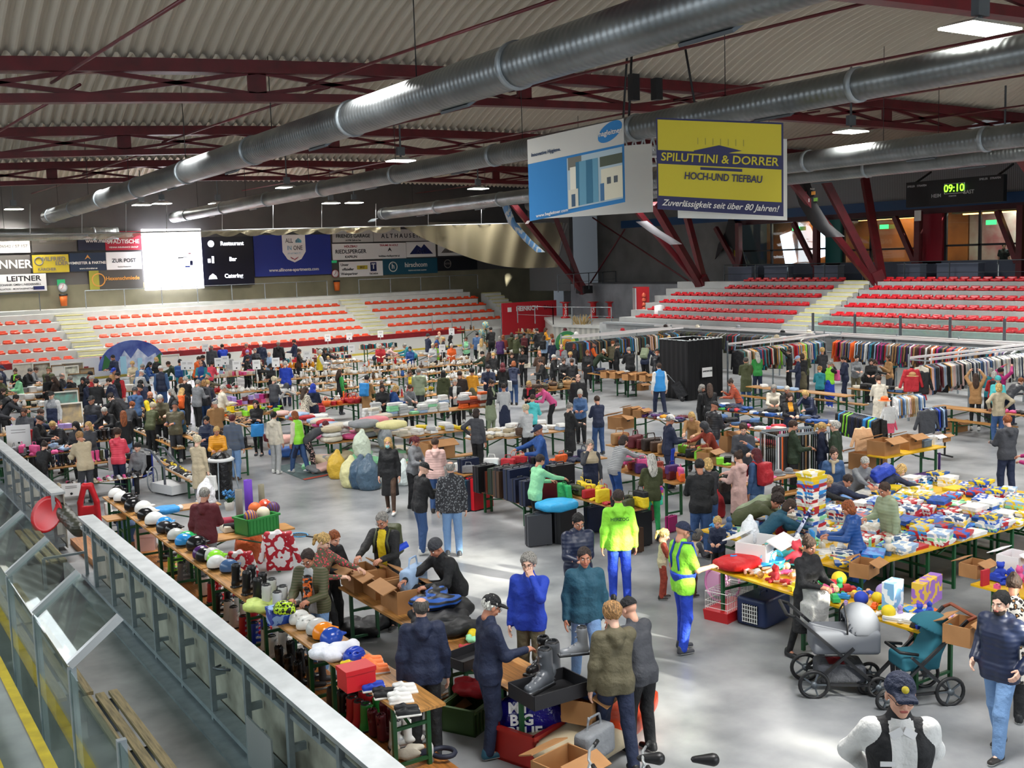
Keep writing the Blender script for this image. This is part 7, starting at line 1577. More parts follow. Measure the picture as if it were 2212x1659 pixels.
gfront('R',215,920,1.3,'tan','peach child shirt on a stand beside the cardboard boxes',.9,m=mat('#e8b88c',.7,0,'cloth')); gfront('R',450,730,1.3,'white','white child top on a stand left of the small rail',.75); gfront('R',450,830,.95,'coral','neon pink child skirt below the white top',.7,m=mat('#f0607c',.7,0,'cloth')); gfront('R',790,760,1.4,'dgrey','dark grey hooded jacket hung on the near end of the small rail',1.0)
solo('hat','R',410,690,1.42,'orange','orange cap on the garment stand above the white child top',cat='cap'); solo('hat','R',660,470,1.72,'tan','tan cowboy hat on a display board by the red jacket',sc=1.,cat='hat')
for c,x,y,z,col,l in (('D',1015,60,2.08,'red','red cap on the white bar of the left garment rack'),('D',600,95,2.08,'white','red and white cap at the near end of the left garment rack'),('D',500,60,2.08,'maroon','dark red hat left of the garment rack'),('D',1400,28,2.08,'dbrown','dark felt hat on the white bar between two racks'),('E',945,125,2.08,'beige','straw hat on the post of the middle garment rack'),('E',998,80,2.08,'black','black hat on the white bar above the coloured jackets'),('E',1235,80,2.08,'cream','cream hat with dark band on the far white bar'),('E',600,35,2.08,'grey','grey hat on the far white bar'),('E',235,32,2.08,'cream','pale hat on the far white bar left of the grey one'),('E',320,155,2.0,'red','red cap on top of the dark cabin')):
    solo('hat',c,x,y,z,col,l,cat='hat')
# dark changing cabin
p=G(1533,862,0); A=G(1487,866,0);B=G(1578,853,0); t=empty('changing_cabin',A); w=(B-A).length; w=1.75; h=2.25; black_c=mat('#0b0b0e',.85,0,'stripex','#121216',4.)
for (a,b) in (((0,0),(w,0)),((w,0),(w,1.6)),((0,0),(0,1.6)),((0,1.6),(w,1.6))):
    m=MB(); a=Vector((a[0],a[1],0));b=Vector((b[0],b[1],0)); nrm_=Vector((-(b-a).y,(b-a).x,0)).normalized()
    def cf(i,j): q=a+(b-a)*i+nrm_*.03*math.sin(i*38); return (q.x,q.y,.02+(h-.02)*j)
    m.grid(cf,40,2); m.build('curtain',black_c,t)
MB().tube([(0,0,h),(w,0,h),(w,1.6,h),(0,1.6,h)],.025,6,closed=True).build('frame_rail',lsteel,t)
for i in range(9): MB().lathe([(.0,0),(.03,0),(.03,.06),(0,.06)],6,(w*(i+.5)/9,-.02,h)).build('curtain_clip',white,t)
tag(t,'black curtained changing cabin in front of the garment racks','changing cabin')
t=empty('paper_sign',A+Vector((.85,-.12,1.02)),0); MB().box((0,0,0),(.5,.02,.36)).build('board',wh,t); text('GARDEROBE',.085,dk,t,basis((0,-.015,.04),(1,0,0),(0,0,1)),bold=.02); tag(t,'white card sign on the front of the black cabin','sign')
# belts rack
p=G(*cpx('E',1180,990),1.45); p.z=0; t=empty('belt_rack',p,-.3)
for y in (0,.7): MB().tube([(-.65,y,1.45),(.65,y,1.45)],.015,6).build('rail',steel,t)
for x in (-.65,.65): MB().bar((x,0,0),(x,0,1.45),.03).bar((x,.7,0),(x,.7,1.45),.03).bar((x,0,1.45),(x,.7,1.45),.03).build('stand',steel,t)
tag(t,'steel rack of hanging belts in front of the toy stall','belt rack'); bc=['black','black','dbrown','brown','black','tan','dbrown','black','orange','charcoal','pink','white','dgreen','black']
for j in range(2):
    for i in range(26):
        q=p+Vector((math.cos(-.3)*(-.6+i*.048)-math.sin(-.3)*.7*j,math.sin(-.3)*(-.6+i*.048)+math.cos(-.3)*.7*j,0)); L=random.uniform(.9,1.2); c=random.choice(bc); o=MB().box((0,0,1.44-L/2),(.034,.012,L)).box((0,0,1.47),(.045,.02,.06),mi=1).build('belt',[mat(CN[c],.5),steel],None,q,-.3); tag(o,'%s belt hanging on the belt rack'%cn(c),'belt','%s belts on the belt rack'%cn(c))
# ======================= single things =======================
CB=mat('#b08050',.75,0,'noise','#9c6f43',3); CB2=mat('#1c1c20',.6)
def carton(c,x,y,z,label,rz=0.,sc=1.,m=None,dx=0,dy=0): 
    p=G(*cpx(c,x,y),z); p.x+=dx;p.y+=dy; return item('cardboard_box',p,rz,'tan',label=label,sc=sc,m=m or CB,cat='box')
for a in [('U',410,900,.77,'open cardboard box with an oval stamp on the sports table, farthest of three',1.5,1.1),('U',600,960,.77,'open cardboard box of white trays on the sports table, middle of three',1.5,1.1),('U',800,1080,.77,'open cardboard box of wetsuits on the sports table, nearest of three',1.5,1.2),
 ('R',400,1160,.77,'open cardboard box at the left end of the yellow table',.1,1.25),('R',620,1110,.77,'open cardboard box in the middle of the yellow table',.1,1.1),('R',935,1050,.77,'small cardboard box at the right end of the yellow table',.1,.6),('R',260,1290,0,'tall cardboard box on the floor before the yellow table',.1,1.6),
 ('D',1010,930,0,'open cardboard box on the floor left of the knitwear table',.2,1.5),('E',500,1120,0,'open cardboard box on the floor behind the belts',.2,1.7),('R',1050,960,0,'cardboard box under the bench by the shirt rack',.0,1.1),('D',880,480,.77,'cardboard box at the left of the men trouser stall',.1,.9),('D',960,485,.77,'second cardboard box of the men trouser stall',.1,.9),('D',1075,500,.77,'third cardboard box of the men trouser stall',.1,.9),('D',1150,500,.77,'fourth cardboard box of the men trouser stall',.1,1.),('D',1230,510,.77,'fifth cardboard box of the men trouser stall',.1,.9),('D',1190,590,0,'cardboard box on the floor under the men trouser stall',0,.9),
 ('C',760,1190,.6,'long cardboard box on the paper box stall',.0,1.5),('Y',250,1100,0,'small torn cardboard box on the floor beside the green crate',.3,.7),('Y',1350,1090,.47,'cardboard box of clothes behind the ski boot stall',.5,1.),('Y',1180,1640,.2,'open cardboard box at the bottom edge with papers',.2,1.1),('S',1880,690,.77,'cardboard box of baubles on the small toy table',.1,.75),('S',1810,1130,.77,'cardboard box behind the man at the right',.2,.9),('S',1140,690,.77,'flat cardboard box of pink things on the toy table',.3,.8),
 ('D',1090,810,.77,'banana box of knitwear at the near end of the knitwear table',.2,.8),('D',1180,830,.77,'second banana box of knitwear on the knitwear table',.2,.8),('E',330,1230,.77,'low cardboard box of bags on the belt row',.3,.9)]: carton(a[0],a[1],a[2],a[3],a[4],a[5],a[6])
carton('S',440,600,.77,'large white carton with hand slot on the toy table',.35,1.35,mat('#e9e9ea',.5)); carton('Y',200,990,0,'flat white box on the floor left of the green crate',.5,.65,mat('#e3e3e3',.5)); item('tray',G(*cpx('Y',1060,930),.77),0,'black',label='black open tray box holding grey ski boots',sc=1.3,m=CB2,cat='box'); item('tray',G(*cpx('Y',430,660),.77),.2,'black',label='black box at the end of the diving suit table',m=CB2,cat='box'); carton('R',850,1070,.77,'small white carton with a slot on the yellow table',.1,.7,mat('#e9e9ea',.5)); carton('S',2150,650,.77,'white carton at the right end of the small toy table',.1,.9,mat('#e9e9ea',.5)); carton('S',640,590,.77,'carton with turquoise flaps on the toy table',.4,1.,mat('#4fb8b0',.6,0,'patch','#b08050',3.))
def crate(c,x,y,z,col,label,rz=0.,sc=1.): p=G(*cpx(c,x,y),z); return item('crate',p,rz,col,label=label,sc=sc,m=mat(col,.45),cat='crate')
crate('W',1475,490,.77,'#2c8a3c','green plastic crate of balls on the sports table',.25,1.15); crate('Y',450,1150,0,'#3c5a2a','dark green plastic crate on the floor with a red cloth',.5,1.2); crate('Y',970,1370,0,'#a8231c','red plastic crate holding a blue shiny bag',.3,1.5); crate('R',758,1095,.77,'#6f8296','grey blue plastic crate on the yellow table',.1,.6)
for x,y,c,l,k in ((1418,380,'#c9822c','yellow, purple and orange ball in the green crate',1),(1455,310,'#d8662a','orange basketball in the green crate',0),(1530,350,'#ddd3b8','cream coloured ball in the green crate',0),(1545,280,'#d84a28','red ball with white dots in the green crate',2),(1620,305,'#5a3020','brown and white striped ball in the green crate',1)):
    m=mat(c,.5) if k==0 else (mat(c,.5,0,'stripex','#4a2f78',7.) if k==1 else mat(c,.4,0,'spots','#efe9dc',14.)); p=G(*cpx('W',x,y),1.05); item('ball',(p.x,p.y,.98),0,'orange',label=l,m=m,cat='ball')
solo('roll','W',1405,300,.77,'purple','tall purple rolled sleeping mat standing on the sports table',m=mat('#5a2aa0',.7),name='rolled_mat',cat='rolled mat'); solo('roll','W',1320,350,.77,'khaki','grey rolled mat standing left of the purple one',m=mat('#77736a',.8),sc=.85,name='rolled_mat',cat='rolled mat'); solo('roll','W',1520,270,.77,'khaki','olive grey rolled mat standing right of the purple one',m=mat('#77725e',.8),sc=.75,name='rolled_mat',cat='rolled mat')
p=G(*cpx('W',1110,410),.9); item('roll',p,0,'maroon',label='dark red rolled yoga mat lying on the sports table',m=mat('#a02c44',.7),rot=(PI/2-.1,0,.9),cat='rolled mat'); p=G(*cpx('W',1180,450),.86); item('roll',p,0,'black',label='black rolled yoga mat lying beside the red one',m=mat('#1a1a1e',.7),rot=(PI/2-.1,0,.9),sc=.8,cat='rolled mat')
solo('flower_pot','W',1230,300,.77,'denim','tangle of blue climbing rope on the sports table',sc=1.6,m=mat('#3f7fb4',.7),name='rope',cat='rope')
solo('garment_heap','W',690,310,.77,'white','white folded towel on a blue cushion at the sports table',sc=1.1,name='towel',cat='towel'); solo('pillow','W',660,330,.77,'sky','blue seat cushion under the white towel',cat='cushion'); solo('folded_cloth','W',1260,480,.77,'cream','stack of cream cloths on the sports table',sc=1.3,cat='cloth'); solo('bagsack','W',1020,250,.77,'white','crumpled white carrier bag standing on the sports table',sc=.62,m=mat('#e2e2e6',.5,0,'crumple'),name='carrier_bag',cat='bag')
gfront('W',1660,470,1.1,'white','red, white and black motocross jacket hanging from the sports table',1.1,m=mat('#e5e0e0',.5,0,'patch','#b01c2c',5.)); gfront('W',1320,650,1.0,'red','red and white protective jacket leaning below the sports table',.9,m=mat('#d9d5d5',.5,0,'patch','#b01c2c',5.)); solo('bagsack','W',1410,760,0,'orange','orange nylon bag standing under the sports table',sc=.9,m=mat('#c2561c',.5,0,'crumple'),cat='bag')
# tennis racket
p=G(*cpx('W',1850,520),.8); t=empty('tennis_racket',p,.4); b=MB(); b.tube([(.13*math.cos(a*PI/10),.17*math.sin(a*PI/10),0) for a in range(20)],.01,5,closed=True); b.build('frame',mat('#3f9fd8',.3),t); b=MB()
for i in range(-5,6): b.bar((i*.022,-.15,0),(i*.022,.15,0),.003); b.bar((-.12,i*.027,0),(.12,i*.027,0),.003)
b.build('strings',black,t); MB().tube([(0,-.17,0),(0,-.5,0)],.014,6).build('grip',black,t); tag(t,'blue framed tennis racket beside the motocross jacket','racket')
for a in [('U',890,930,.95,'lblue','light blue backpack on the sports boxes','handbag',1.6,.6),('U',1000,950,.95,'black','black jacket heap in the sports box','garment_heap',1.5,0),('U',1090,1060,1.0,'royal','blue, black and white wetsuit on the sports box','garment_heap',1.8,1.),('U',1150,1230,.8,'black','heap of black diving suits on the near table','garment_heap',2.4,.4),('U',1250,1290,.8,'black','black wetsuit with yellow stripe on the near table','garment_heap',2.0,.9),('U',1420,1310,.8,'yellow','yellow swim fin on the diving suit table','shoe',1.6,2.5),('U',1340,1450,.8,'red','red glove on the diving suit table','rag',.7,0),('U',1440,1390,.8,'mint','green cloth on the diving suit table','rag',1.2,0),
 ('Y',480,900,.27,'red','bright red jacket heap in the dark green crate','garment_heap',1.7,0),('Y',1330,920,.6,'blue','blue and white striped jacket in the box behind the ski boots','garment_heap',1.2,0),('Y',1500,1180,.05,'orange','orange inflatable boat part on the floor','pillow',2.6,.5),('Y',1250,1150,.05,'orange','orange plastic sledge under the ski boot table','pillow',2.4,.9),('Y',1280,1400,.02,'beige','large beige canvas bag on the floor at the bottom','pillow',2.3,.2),('Y',1420,1430,.22,'grey','grey soft case with black handle on the beige bag','handbag',1.6,.3),('U',450,1300,.0,'black','dark backpack on the floor under the box table','garment_heap',2.2,0)]:
    solo(a[6],a[0],a[1],a[2],a[3],a[4],a[5],a[8],a[7],cat='bag' if 'bag' in a[5] or 'backpack' in a[5] or 'case' in a[5] else 'clothing' if 'jacket' in a[5] or 'suit' in a[5] or 'cloth' in a[5] or 'glove' in a[5] else 'sports gear',m=mat('#d8481c',.35,0,'cloth') if a[4]=='orange' else (mat('#2456a8',.5,0,'stripe','#101216',9.) if a[4]=='royal' else None))
for x,y,c,l,s in ((1000,760,'dgrey','big grey ski boot with red mark in the black tray, nearer one',1.5),(1060,700,'dgrey','big grey ski boot in the black tray, farther one',1.5),(990,620,'black','black ski boot upright in the black tray under the hand',1.3)): p=G(*cpx('Y',x,y),.95); item('ski_boot',(p.x,p.y,.8),1.9,c,label=l,sc=s*.85,m=mat('#5c6066' if c=='dgrey' else '#16171a',.3),cat='ski boot')
solo('ski_boot','Y',1290,600,1.22,'grey','grey walking boot held in the hands of two people',rz=1.2,sc=.9,cat='boot')
solo('ski_boot','X',650,200,1.05,'black','black and orange ski boot held by the man in the khaki sweater',rz=2.6,sc=1.,m=mat('#1b1b1e',.35,0,'patch','#d8662a',9.),cat='ski boot')
p=G(*cpx('U',640,620),1.12); item('roll',p,0,'royal',label='bright blue roll held by the person in the yellow vest',m=mat('#1c4cd8',.5),rot=(.4,1.15,.2),sc=.6,cat='roll')
p=G(*cpx('Y',900,1330),.05); t=empty('blue_shiny_bag',G(*cpx('Y',960,1290),.1),-.55); s=SDF(.025,.06); s.ell((0,0,.3),(.48,.25,.32)); V,Q=s.mesh(noise=.015,nf=14.); link('bag_body',npmesh('bagb',V,Q,mat('#1d1a7c',.12,0,'crumple',None,7.)),None,t)
for i,(s_,z) in enumerate((('MY',.5),('BIG',.36),('BLUE',.22),('BAG',.09))): text(s_,.17,wh,t,basis((-.2+.03*i,-.27,z),(1,0,0),(0,0,1)),bold=.03)
tag(t,'shiny dark blue plastic bag with big white lettering in the red crate','bag')
# suitcases on the floor
def scase(c,x,y,z,col,label,rz=0.,sc=1.,rot=None): p=G(*cpx(c,x,y),z); return item('suitcase',p,rz-YAW*0,col,label=label,sc=sc,rot=rot,m=mat(CN.get(col,col),.35),cat='suitcase')
for a in [('V',240,670,0,'dgrey','dark grey hard suitcase on the floor with steel rim, nearest of the group',-.25,1.05),('V',300,560,0,'dgreen','dark green suitcase with tan strap behind the grey one',-.2,1.0),('V',450,640,0,'black','black soft suitcase leaning right of the grey one',.3,1.15),('V',300,330,.47,'maroon','dark red suitcase standing on the bench',0,1.0),('V',420,290,.47,'black','large black suitcase on the bench with a paper tag',0,1.25),('V',1010,730,0,'brown','old brown leather suitcase on the floor behind the lime hoodie',-.1,.8),('V',1050,680,0,'black','tall black suitcase with red seam on the floor',.1,1.15),('V',700,560,0,'navy','dark blue suitcase half hidden by the lime hoodie',0,.9),
 ('C',1150,1655,0,'#c8202a','bright red hard suitcase standing on the floor',.2,1.25),('C',1080,1660,0,'dteal','teal suitcase standing beside the bright red one',.2,1.2),('C',1050,1430,.5,'navy','dark blue suitcase with light piping on the bag row',.1,1.0),('C',1190,1500,.5,'black','black suitcase behind the brown briefcase',.1,1.0),('C',1260,1510,.47,'#5c2a1c','brown leather case with round lock on the bench',.1,.85),('C',1390,1540,.47,'charcoal','dark grey suitcase next to the navy one on the bench',.1,1.1),('C',1480,1570,.47,'navy','navy suitcase with white bands on the bench',.1,1.15),('V',1320,560,0,'magenta','pink travel bag on the floor under the table',.2,.55),('V',1110,480,0,'maroon','dark purple suitcase on the floor under the handbag table',.1,.8)]: scase(*a)
solo('pillow','V',390,390,.62,'sky','bright blue soft suitcase lying on top of the green one',sc=1.5,cat='suitcase',m=mat('#2fa5dc',.5,0,'cloth')); solo('handbag','E',0,0,0,'red','x') if 0 else None
solo('bagsack','E',510,1600,.0,'black','big black holdall carried in the aisle beside the pink coat',sc=.8,cat='bag'); solo('bagsack','S',140,300,.0,'red','red cloth bag on the floor behind the blond child',sc=.7,cat='bag')
# sacks by the bedding
for a in [('B',1650,1340,'mustard','yellow sack of bedding nearest the carpet','#d9b23c',.85),('B',1790,1430,'cream','pale yellow plastic sack with black hand lettering','#ddd9a0',.9),('B',1890,1440,'denim','dark blue bin bag of bedding on the floor','#3d5870',.95),('C',150,1480,'denim','grey blue filled bin bag beside the pale yellow sack','#4c6478',1.0),('C',460,1440,'white','white and turquoise bag of bedding behind the woman in black','#d9e4e2',.75),('C',90,1180,'white','translucent pale green sack on the pillow heap','#cfdcc8',.8),('C',300,1100,'grey','grey bed cushion sack on the pillow heap','#9aa0a6',.7)]:
    z=0 if a[2]>1300 else .5; solo('bagsack',a[0],a[1],a[2],z,a[3],a[4],sc=a[6],m=mat(a[5],.35,0,'crumple'),cat='sack')
p=PD_S=G(*cpx('B',1790,1400),.45); t=empty('sack_lettering',p+Vector((0,-.25,0)))
bpy.data.objects.remove(t)
scat('b2',['pillow'],['cream','white','grey','rose'],.5,.4,z0=.3,stack=2,stackh=.14,face=.4); 
random.seed(11); hc=G(800,1010,0)
for i in range(46):
    a=random.uniform(0,6.28); r=random.random()**.6; z=.62*(1-r)*random.uniform(.3,1); q=(hc.x+r*1.5*math.cos(a),hc.y+.5+r*.85*math.sin(a),z)
    item(random.choice(['pillow','pillow','garment_heap']),q,random.uniform(0,3),random.choice(['white','cream','white','grey','rose','beige','lgrey','mint']),'in the bedding mound on the floor',sc=random.uniform(1.1,1.7),rot=(random.uniform(-.3,.3),random.uniform(-.3,.3),random.uniform(0,3)))
for x,y,c,l in ((200,900,'pink','coral pink cushion on the pillow heap'),(360,940,'yellow','pale yellow duvet on the pillow heap'),(110,930,'grey','grey duvet on the pillow heap')): solo('pillow','C',x,y,1.1,c,l,sc=1.5,cat='cushion',m=mat({'pink':'#e88a92','yellow':'#e6dfa0','grey':'#8f9296'}[c],.7,0,'cloth'))
# carpet
A=G(*cpx('B',985,1230));B=G(*cpx('B',1320,1365));C2=G(*cpx('B',1575,1315)); t=empty('carpet',A); o=B-A; q=C2-B
b=MB(); b.add([(0,0,.012),tuple(o[:2])+(.012,),tuple((o+q)[:2])+(.012,),tuple(q[:2])+(.012,),(0,0,0),tuple(o[:2])+(0,),tuple((o+q)[:2])+(0,),tuple(q[:2])+(0,)],[(0,1,2,3),(7,6,5,4),(0,4,5,1),(1,5,6,2),(2,6,7,3),(3,7,4,0)]); b.build('woven_field',mat('#54686a',.9,0,'noise','#3f4f50',9),t)
r1=o*.93; b=MB(); b.add([tuple(r1[:2])+(.016,),tuple(o[:2])+(.016,),tuple((o+q)[:2])+(.016,),tuple((r1+q)[:2])+(.016,)],[(0,1,2,3)]); b.build('red_border',mat('#a3402c',.9),t); tag(t,'grey blue carpet with a rust red border on the floor','carpet')
solo('pillow','B',1130,1120,.05,'blue','blue mat lying on the floor beyond the carpet',sc=1.8,m=mat('#2f5fa8',.7,0,'cloth'),cat='mat'); solo('pillow','B',1090,990,.5,'rose','pale pink cushion at the end of the cushion table',sc=1.6,m=mat('#e6b3a8',.7,0,'cloth'),cat='cushion')
# bin bag stand
p=G(*cpx('B',480,1540)); t=empty('bin_bag_stand',p); s=SDF(.03,.05); s.cap((0,0,.1),(0,0,.85),.24,.27); V,Q=s.mesh(noise=.012,nf=14.); link('black_bag',npmesh('bb',V,Q,mat('#0d0d10',.25,0,'crumple')),None,t); MB().lathe([(0,.9),(.31,.9),(.33,.93),(.28,.97),(0,1.0)],18).build('lid',mat('#d8dadb',.4),t)
for a in (0,2.1,4.2): MB().bar((.42*math.cos(a),.42*math.sin(a),0),(.3*math.cos(a),.3*math.sin(a),.92),.025).build('leg',steel,t)
tag(t,'black bin bag on a steel stand with a pale lid in the left aisle','bin bag stand')
# wheelchair
p,S_=PD['A 1402 982 w 1'][1],0; t=empty('wheelchair',p,-(YAW+math.radians(185))); fr=MB(); fr.bar((-.26,-.28,.1),(-.26,-.3,.95),.03).bar((.26,-.28,.1),(.26,-.3,.95),.03).bar((-.26,-.28,.45),(-.26,.3,.45),.03).bar((.26,-.28,.45),(.26,.3,.45),.03); fr.build('frame',mat('#2b3f9c',.4),t); MB().box((0,0,.42),(.5,.5,.04)).build('seat',black,t); MB().box((0,-.3,.68),(.5,.03,.4)).build('backrest',black,t)
for sx in(-1,1):
    w=MB(); w.tube([(sx*.32,.3*math.cos(a*PI/12)-.1,.31+.3*math.sin(a*PI/12)) for a in range(24)],.015,6,closed=True)
    for a in range(10): w.bar((sx*.32,-.1,.31),(sx*.32,.3*math.cos(a*PI/5)-.1,.31+.3*math.sin(a*PI/5)),.006)
    w.build('wheel',steel,t)
tag(t,'wheelchair with silver wheels and dark seat by the rubber boot table','wheelchair'); solo('handbag','A',1390,1190,.62,'black','black bag on the lap of the person in the wheelchair',sc=1.4,cat='bag')
# signs
def sign(c,x,y,z,label,w=.34,h=.26,rz=None,txt='',pole=False):
    p=G(*cpx(c,x,y),z); t=empty('paper_sign',p,-.3 if rz is None else rz); MB().box((0,0,0),(w,.012,h)).build('board',mat('#eeeeee',.5),t)
    if pole: MB().bar((0,.02,-h/2),(0,.02,-z+ (0.77 if z>1 else 0)),.02).build('pole',offw,t)
    MB().lathe([(0,0),(.03,0),(.03,.006),(0,.006)],8,(0,-.008,-h*.3),R=rotm(PI/2)).build('round_mark',dk,t)
    for k in range(2): MB().box((0,-.008,h*(.28-.12*k)),(w*.6,.004,.012)).build('printed_line',gy,t)
    return tag(t,label,'sign')
sign('A',1200,1195,.72,'white paper sign hanging from the right end of the rubber boot table',.42,.34); sign('A',730,1460,.45,'white paper sign hanging below the small shoe bench',.42,.3); sign('A',720,1020,.7,'small white sign on the dark boot table',.3,.14)
SL=['before the red band, left of three in a row','before the red band, middle of three in a row','before the red band, right of three in a row','on the tall figurine shelf','over the far book boxes','on the white board at the left','over the disc stall, leftmost','over the disc stall, second','over the disc stall, largest','at the right end of the disc stall','over the pot shelf row','left of the person with the blue backpack','right of the person with the blue backpack','behind the black hooded jacket by the aisle','over the left crockery','low on the white board in the centre']
for i,(c,x,y) in enumerate((('N',663,1105),('N',847,1092),('N',1113,1072),('N',1720,1052),('N',865,1200),('F',1752,1190),('B',435,155),('B',503,135),('B',620,185),('B',825,180),('B',1022,155),('B',90,185),('B',145,185),('N',52,1330),('N',485,1255),('N',1640,1195))):
    sign(c,x,y,1.75 if i<6 or 5<i<13 else 1.5,'white paper sign '+SL[i],.3,.36,pole=True)
# painted round backdrop behind the far left stalls
u,z=FP(288,800,-1.2); t=empty('painted_backdrop',Fw(u,-1.2,0),FA); MB().prism([(1.75*math.cos(a*PI/16),.5+1.45*math.sin(a*PI/16)) for a in range(17)],-.03,.03,1).build('round_panel',mat('#24388c',.5,0,'noise','#6a7fc0',1.5),t)
MB().prism([(-1.3,.5),(-1.1,1.1),(-.8,.8),(-.4,1.45),(-.1,1.0),(.3,1.5),(.8,1.0),(1.2,1.2),(1.4,.5)],-.05,-.03,1).build('painted_mountains',mat('#8fa0c8',.5,0,'noise','#e8ecf4',3),t); MB().prism([(-1.6,.5),(-1.4,1.3),(-1.1,.9),(-1.0,.5)],-.06,-.05,1).prism([(1.0,.5),(1.2,1.0),(1.5,1.2),(1.65,.5)],-.06,-.05,1).build('painted_trees',mat('#2c6a3a',.5),t); MB().box((-.5,-.06,.7),(.3,.02,.9)).box((.35,-.06,.65),(.24,.02,.7)).build('painted_waterfall',mat('#9fd0e6',.4),t); tag(t,'round painted backdrop of mountains and waterfalls behind the left stalls','backdrop')
# picture frames
for i,(x,y,w,h,c) in enumerate(((235,235,.9,.6,'#b9b2a8'),(430,235,.7,.6,'#cfc8b4'),(745,225,.95,.6,'#8a7a5a'),(600,240,.6,.5,'#cfd0cc'),(735,285,.6,.8,'#e6e8d0'),(820,330,.9,.5,'#b8d0c4'),(1745,140,.9,.6,'#c8c8cc'),(890,250,.6,.3,'#a8884a'),(660,590,.9,.9,'#5fae9c'),(735,555,.5,.9,'#a9adb0'),(690,705,.9,.8,'#b9a070'))):
    p=G(*cpx('A',x,y),.95); t=empty('framed_picture',p,random.uniform(-.3,.2)); MB().box((0,0,0),(w,.03,h),rotm(-.2)).build('canvas',mat(c,.5,0,'noise','#6e6a66' if i%3 else '#d8d0c0',4),t); f=MB()
    for a in(-1,1): f.box((a*w/2,0,0),(.04,.05,h)); f.box((0,0,a*h/2),(w+.04,.05,.04))
    f.build('frame',mat('#7a5a34' if i%2 else '#d9d6cc',.5),t); tag(t,['wide grey drawing at the far left stall','pale framed picture beside the grey drawing','gold framed dark landscape picture on the left stalls','small white framed print on the left stalls','pale yellow flower picture on an easel','mint green striped picture lying on the left stalls','black framed triptych by the white board','small gilt frame below the landscape','turquoise flower picture leaning beside the man in a cap','tall grey canvas leaning behind the flower picture','large brown framed map leaning before the boxes'][i],'picture')
p=G(*cpx('A',235,930),1.05); t=empty('red_cloth_bag',p,-.3); MB().prism([(-.42,-.28),(-.24,.24),(.4,.2),(.38,-.22)],-.05,.05,1).build('cloth',mat('#c3202a',.6,0,'cloth'),t); MB().tube([(-.1,0,.22),(-.05,0,.32),(.05,0,.22)],.012,5).build('handle',mat('#c3202a',.6),t); tag(t,'bright red cloth bag hung at the left end of the shoe tables','bag')
sign('A',190,910,1.15,'large white sign behind the red cloth bag with a black letter',.6,.6)
for c,x,y,l in (('D',520,170,'round colourful umbrella standing behind the left garment rack'),): 
    p=G(*cpx(c,x,y),1.6); t=empty('round_umbrella',p,-.5); 
    for r,cc in ((.55,'#2f7a4a'),(.42,'#c8d04a'),(.3,'#d8882a'),(.16,'#2a1f18')): MB().lathe([(0,-.02+.0),(r,0),(r,.01),(0,.01+(.6-r)*.1)],20,R=rotm(PI/2)).build('coloured_ring',mat(cc,.5),t)
    tag(t,l,'umbrella')
p=G(*cpx('D',650,60),1.1); t=empty('dried_grasses',Vector((p.x,p.y,.6))); b=MB(); random.seed(5)
for i in range(70): a=random.uniform(0,6.28); r=random.uniform(.1,.75); h=random.uniform(.9,1.5); b.tube([(0,0,0),(r*.4*math.cos(a),r*.4*math.sin(a),h*.6),(r*math.cos(a),r*math.sin(a),h)],[.01,.012,.03],4)
b.build('stems',mat('#a08a5c',.8),t); MB().lathe([(0,-.6),(.18,-.6),(.24,-.1),(.14,.05),(.0,.05)],12).build('vase',mat('#8a6a4a',.5),t); tag(t,'tall bunch of dried grasses in a vase behind the stalls','dried grasses')
for x,y,l in ((1197,8,'pale blue globe, higher one on the shelf by the red banner'),(1165,72,'pale blue globe, lower one beside the red banner')):
    p=G(*cpx('C',x,y),1.85 if y<50 else 1.2); t=empty('desk_globe',p); MB().lathe([(.2*math.sin(i*PI/10),-.2*math.cos(i*PI/10)) for i in range(11)],16).build('sphere',mat('#4fa0b8',.3,0,'patch','#c8b878',6.),t); MB().bar((0,0,-.34),(0,0,-.18),.03).box((0,0,-.34),(.2,.2,.02)).build('base',black,t); tag(t,l,'globe')
# shopping trolley by the blue vest
p=G(*cpx('D',1530,690)); t=empty('shopping_trolley',p,-.9); MB().box((0,0,.42),(.36,.26,.6),rotm(0,-.5,0)).build('bag_body',mat('#15161a',.6,0,'cloth'),t); MB().tube([(-.18,0,.7),(-.45,0,1.0),(-.5,0,1.0)],.014,6).build('handle',steel,t); MB().lathe([(0,-.02),(.09,-.02),(.09,.02),(0,.02)],12,(.12,-.16,.09),R=rotm(PI/2)).lathe([(0,-.02),(.09,-.02),(.09,.02),(0,.02)],12,(.12,.16,.09),R=rotm(PI/2)).build('wheel',black,t); tag(t,'black wheeled shopping trolley pulled behind the sky blue vest','trolley')
# cages on the floor by the toy stall
p=G(*cpx('S',235,960)); t=empty('hamster_cage',p,.25); MB().box((0,0,.08),(.75,.4,.16),taper=1.06).build('red_tray',mat('#c01a22',.35),t); b=MB()
for i in range(16): x=-.36+i*.048; b.bar((x,-.19,.16),(x,-.19,.44),.005); b.bar((x,.19,.16),(x,.19,.44),.005)
for z in (.2,.3,.44): b.bar((-.37,-.19,z),(.37,-.19,z),.006); b.bar((-.37,.19,z),(.37,.19,z),.006); b.bar((-.37,-.19,z),(-.37,.19,z),.006); b.bar((.37,-.19,z),(.37,.19,z),.006)
for i in range(8): b.bar((-.36+i*.1,-.19,.44),(-.36+i*.1,.19,.44),.005)
b.build('wire_top',white,t); tag(t,'wire cage with red tray on the floor in front of the toy tables','cage')
p=G(*cpx('S',465,1000)); t=empty('pet_carrier',p,.2); s=SDF(.02,.03); s.box((0,0,.22),(.3,.2,.16),rd=.05); V,Q=s.mesh(); link('shell',npmesh('sh',V,Q,mat('#14264f',.4)),None,t); b=MB(); b.box((-.36,0,.2),(.01,.26,.28))
b.build('door_opening',black,t); b=MB()
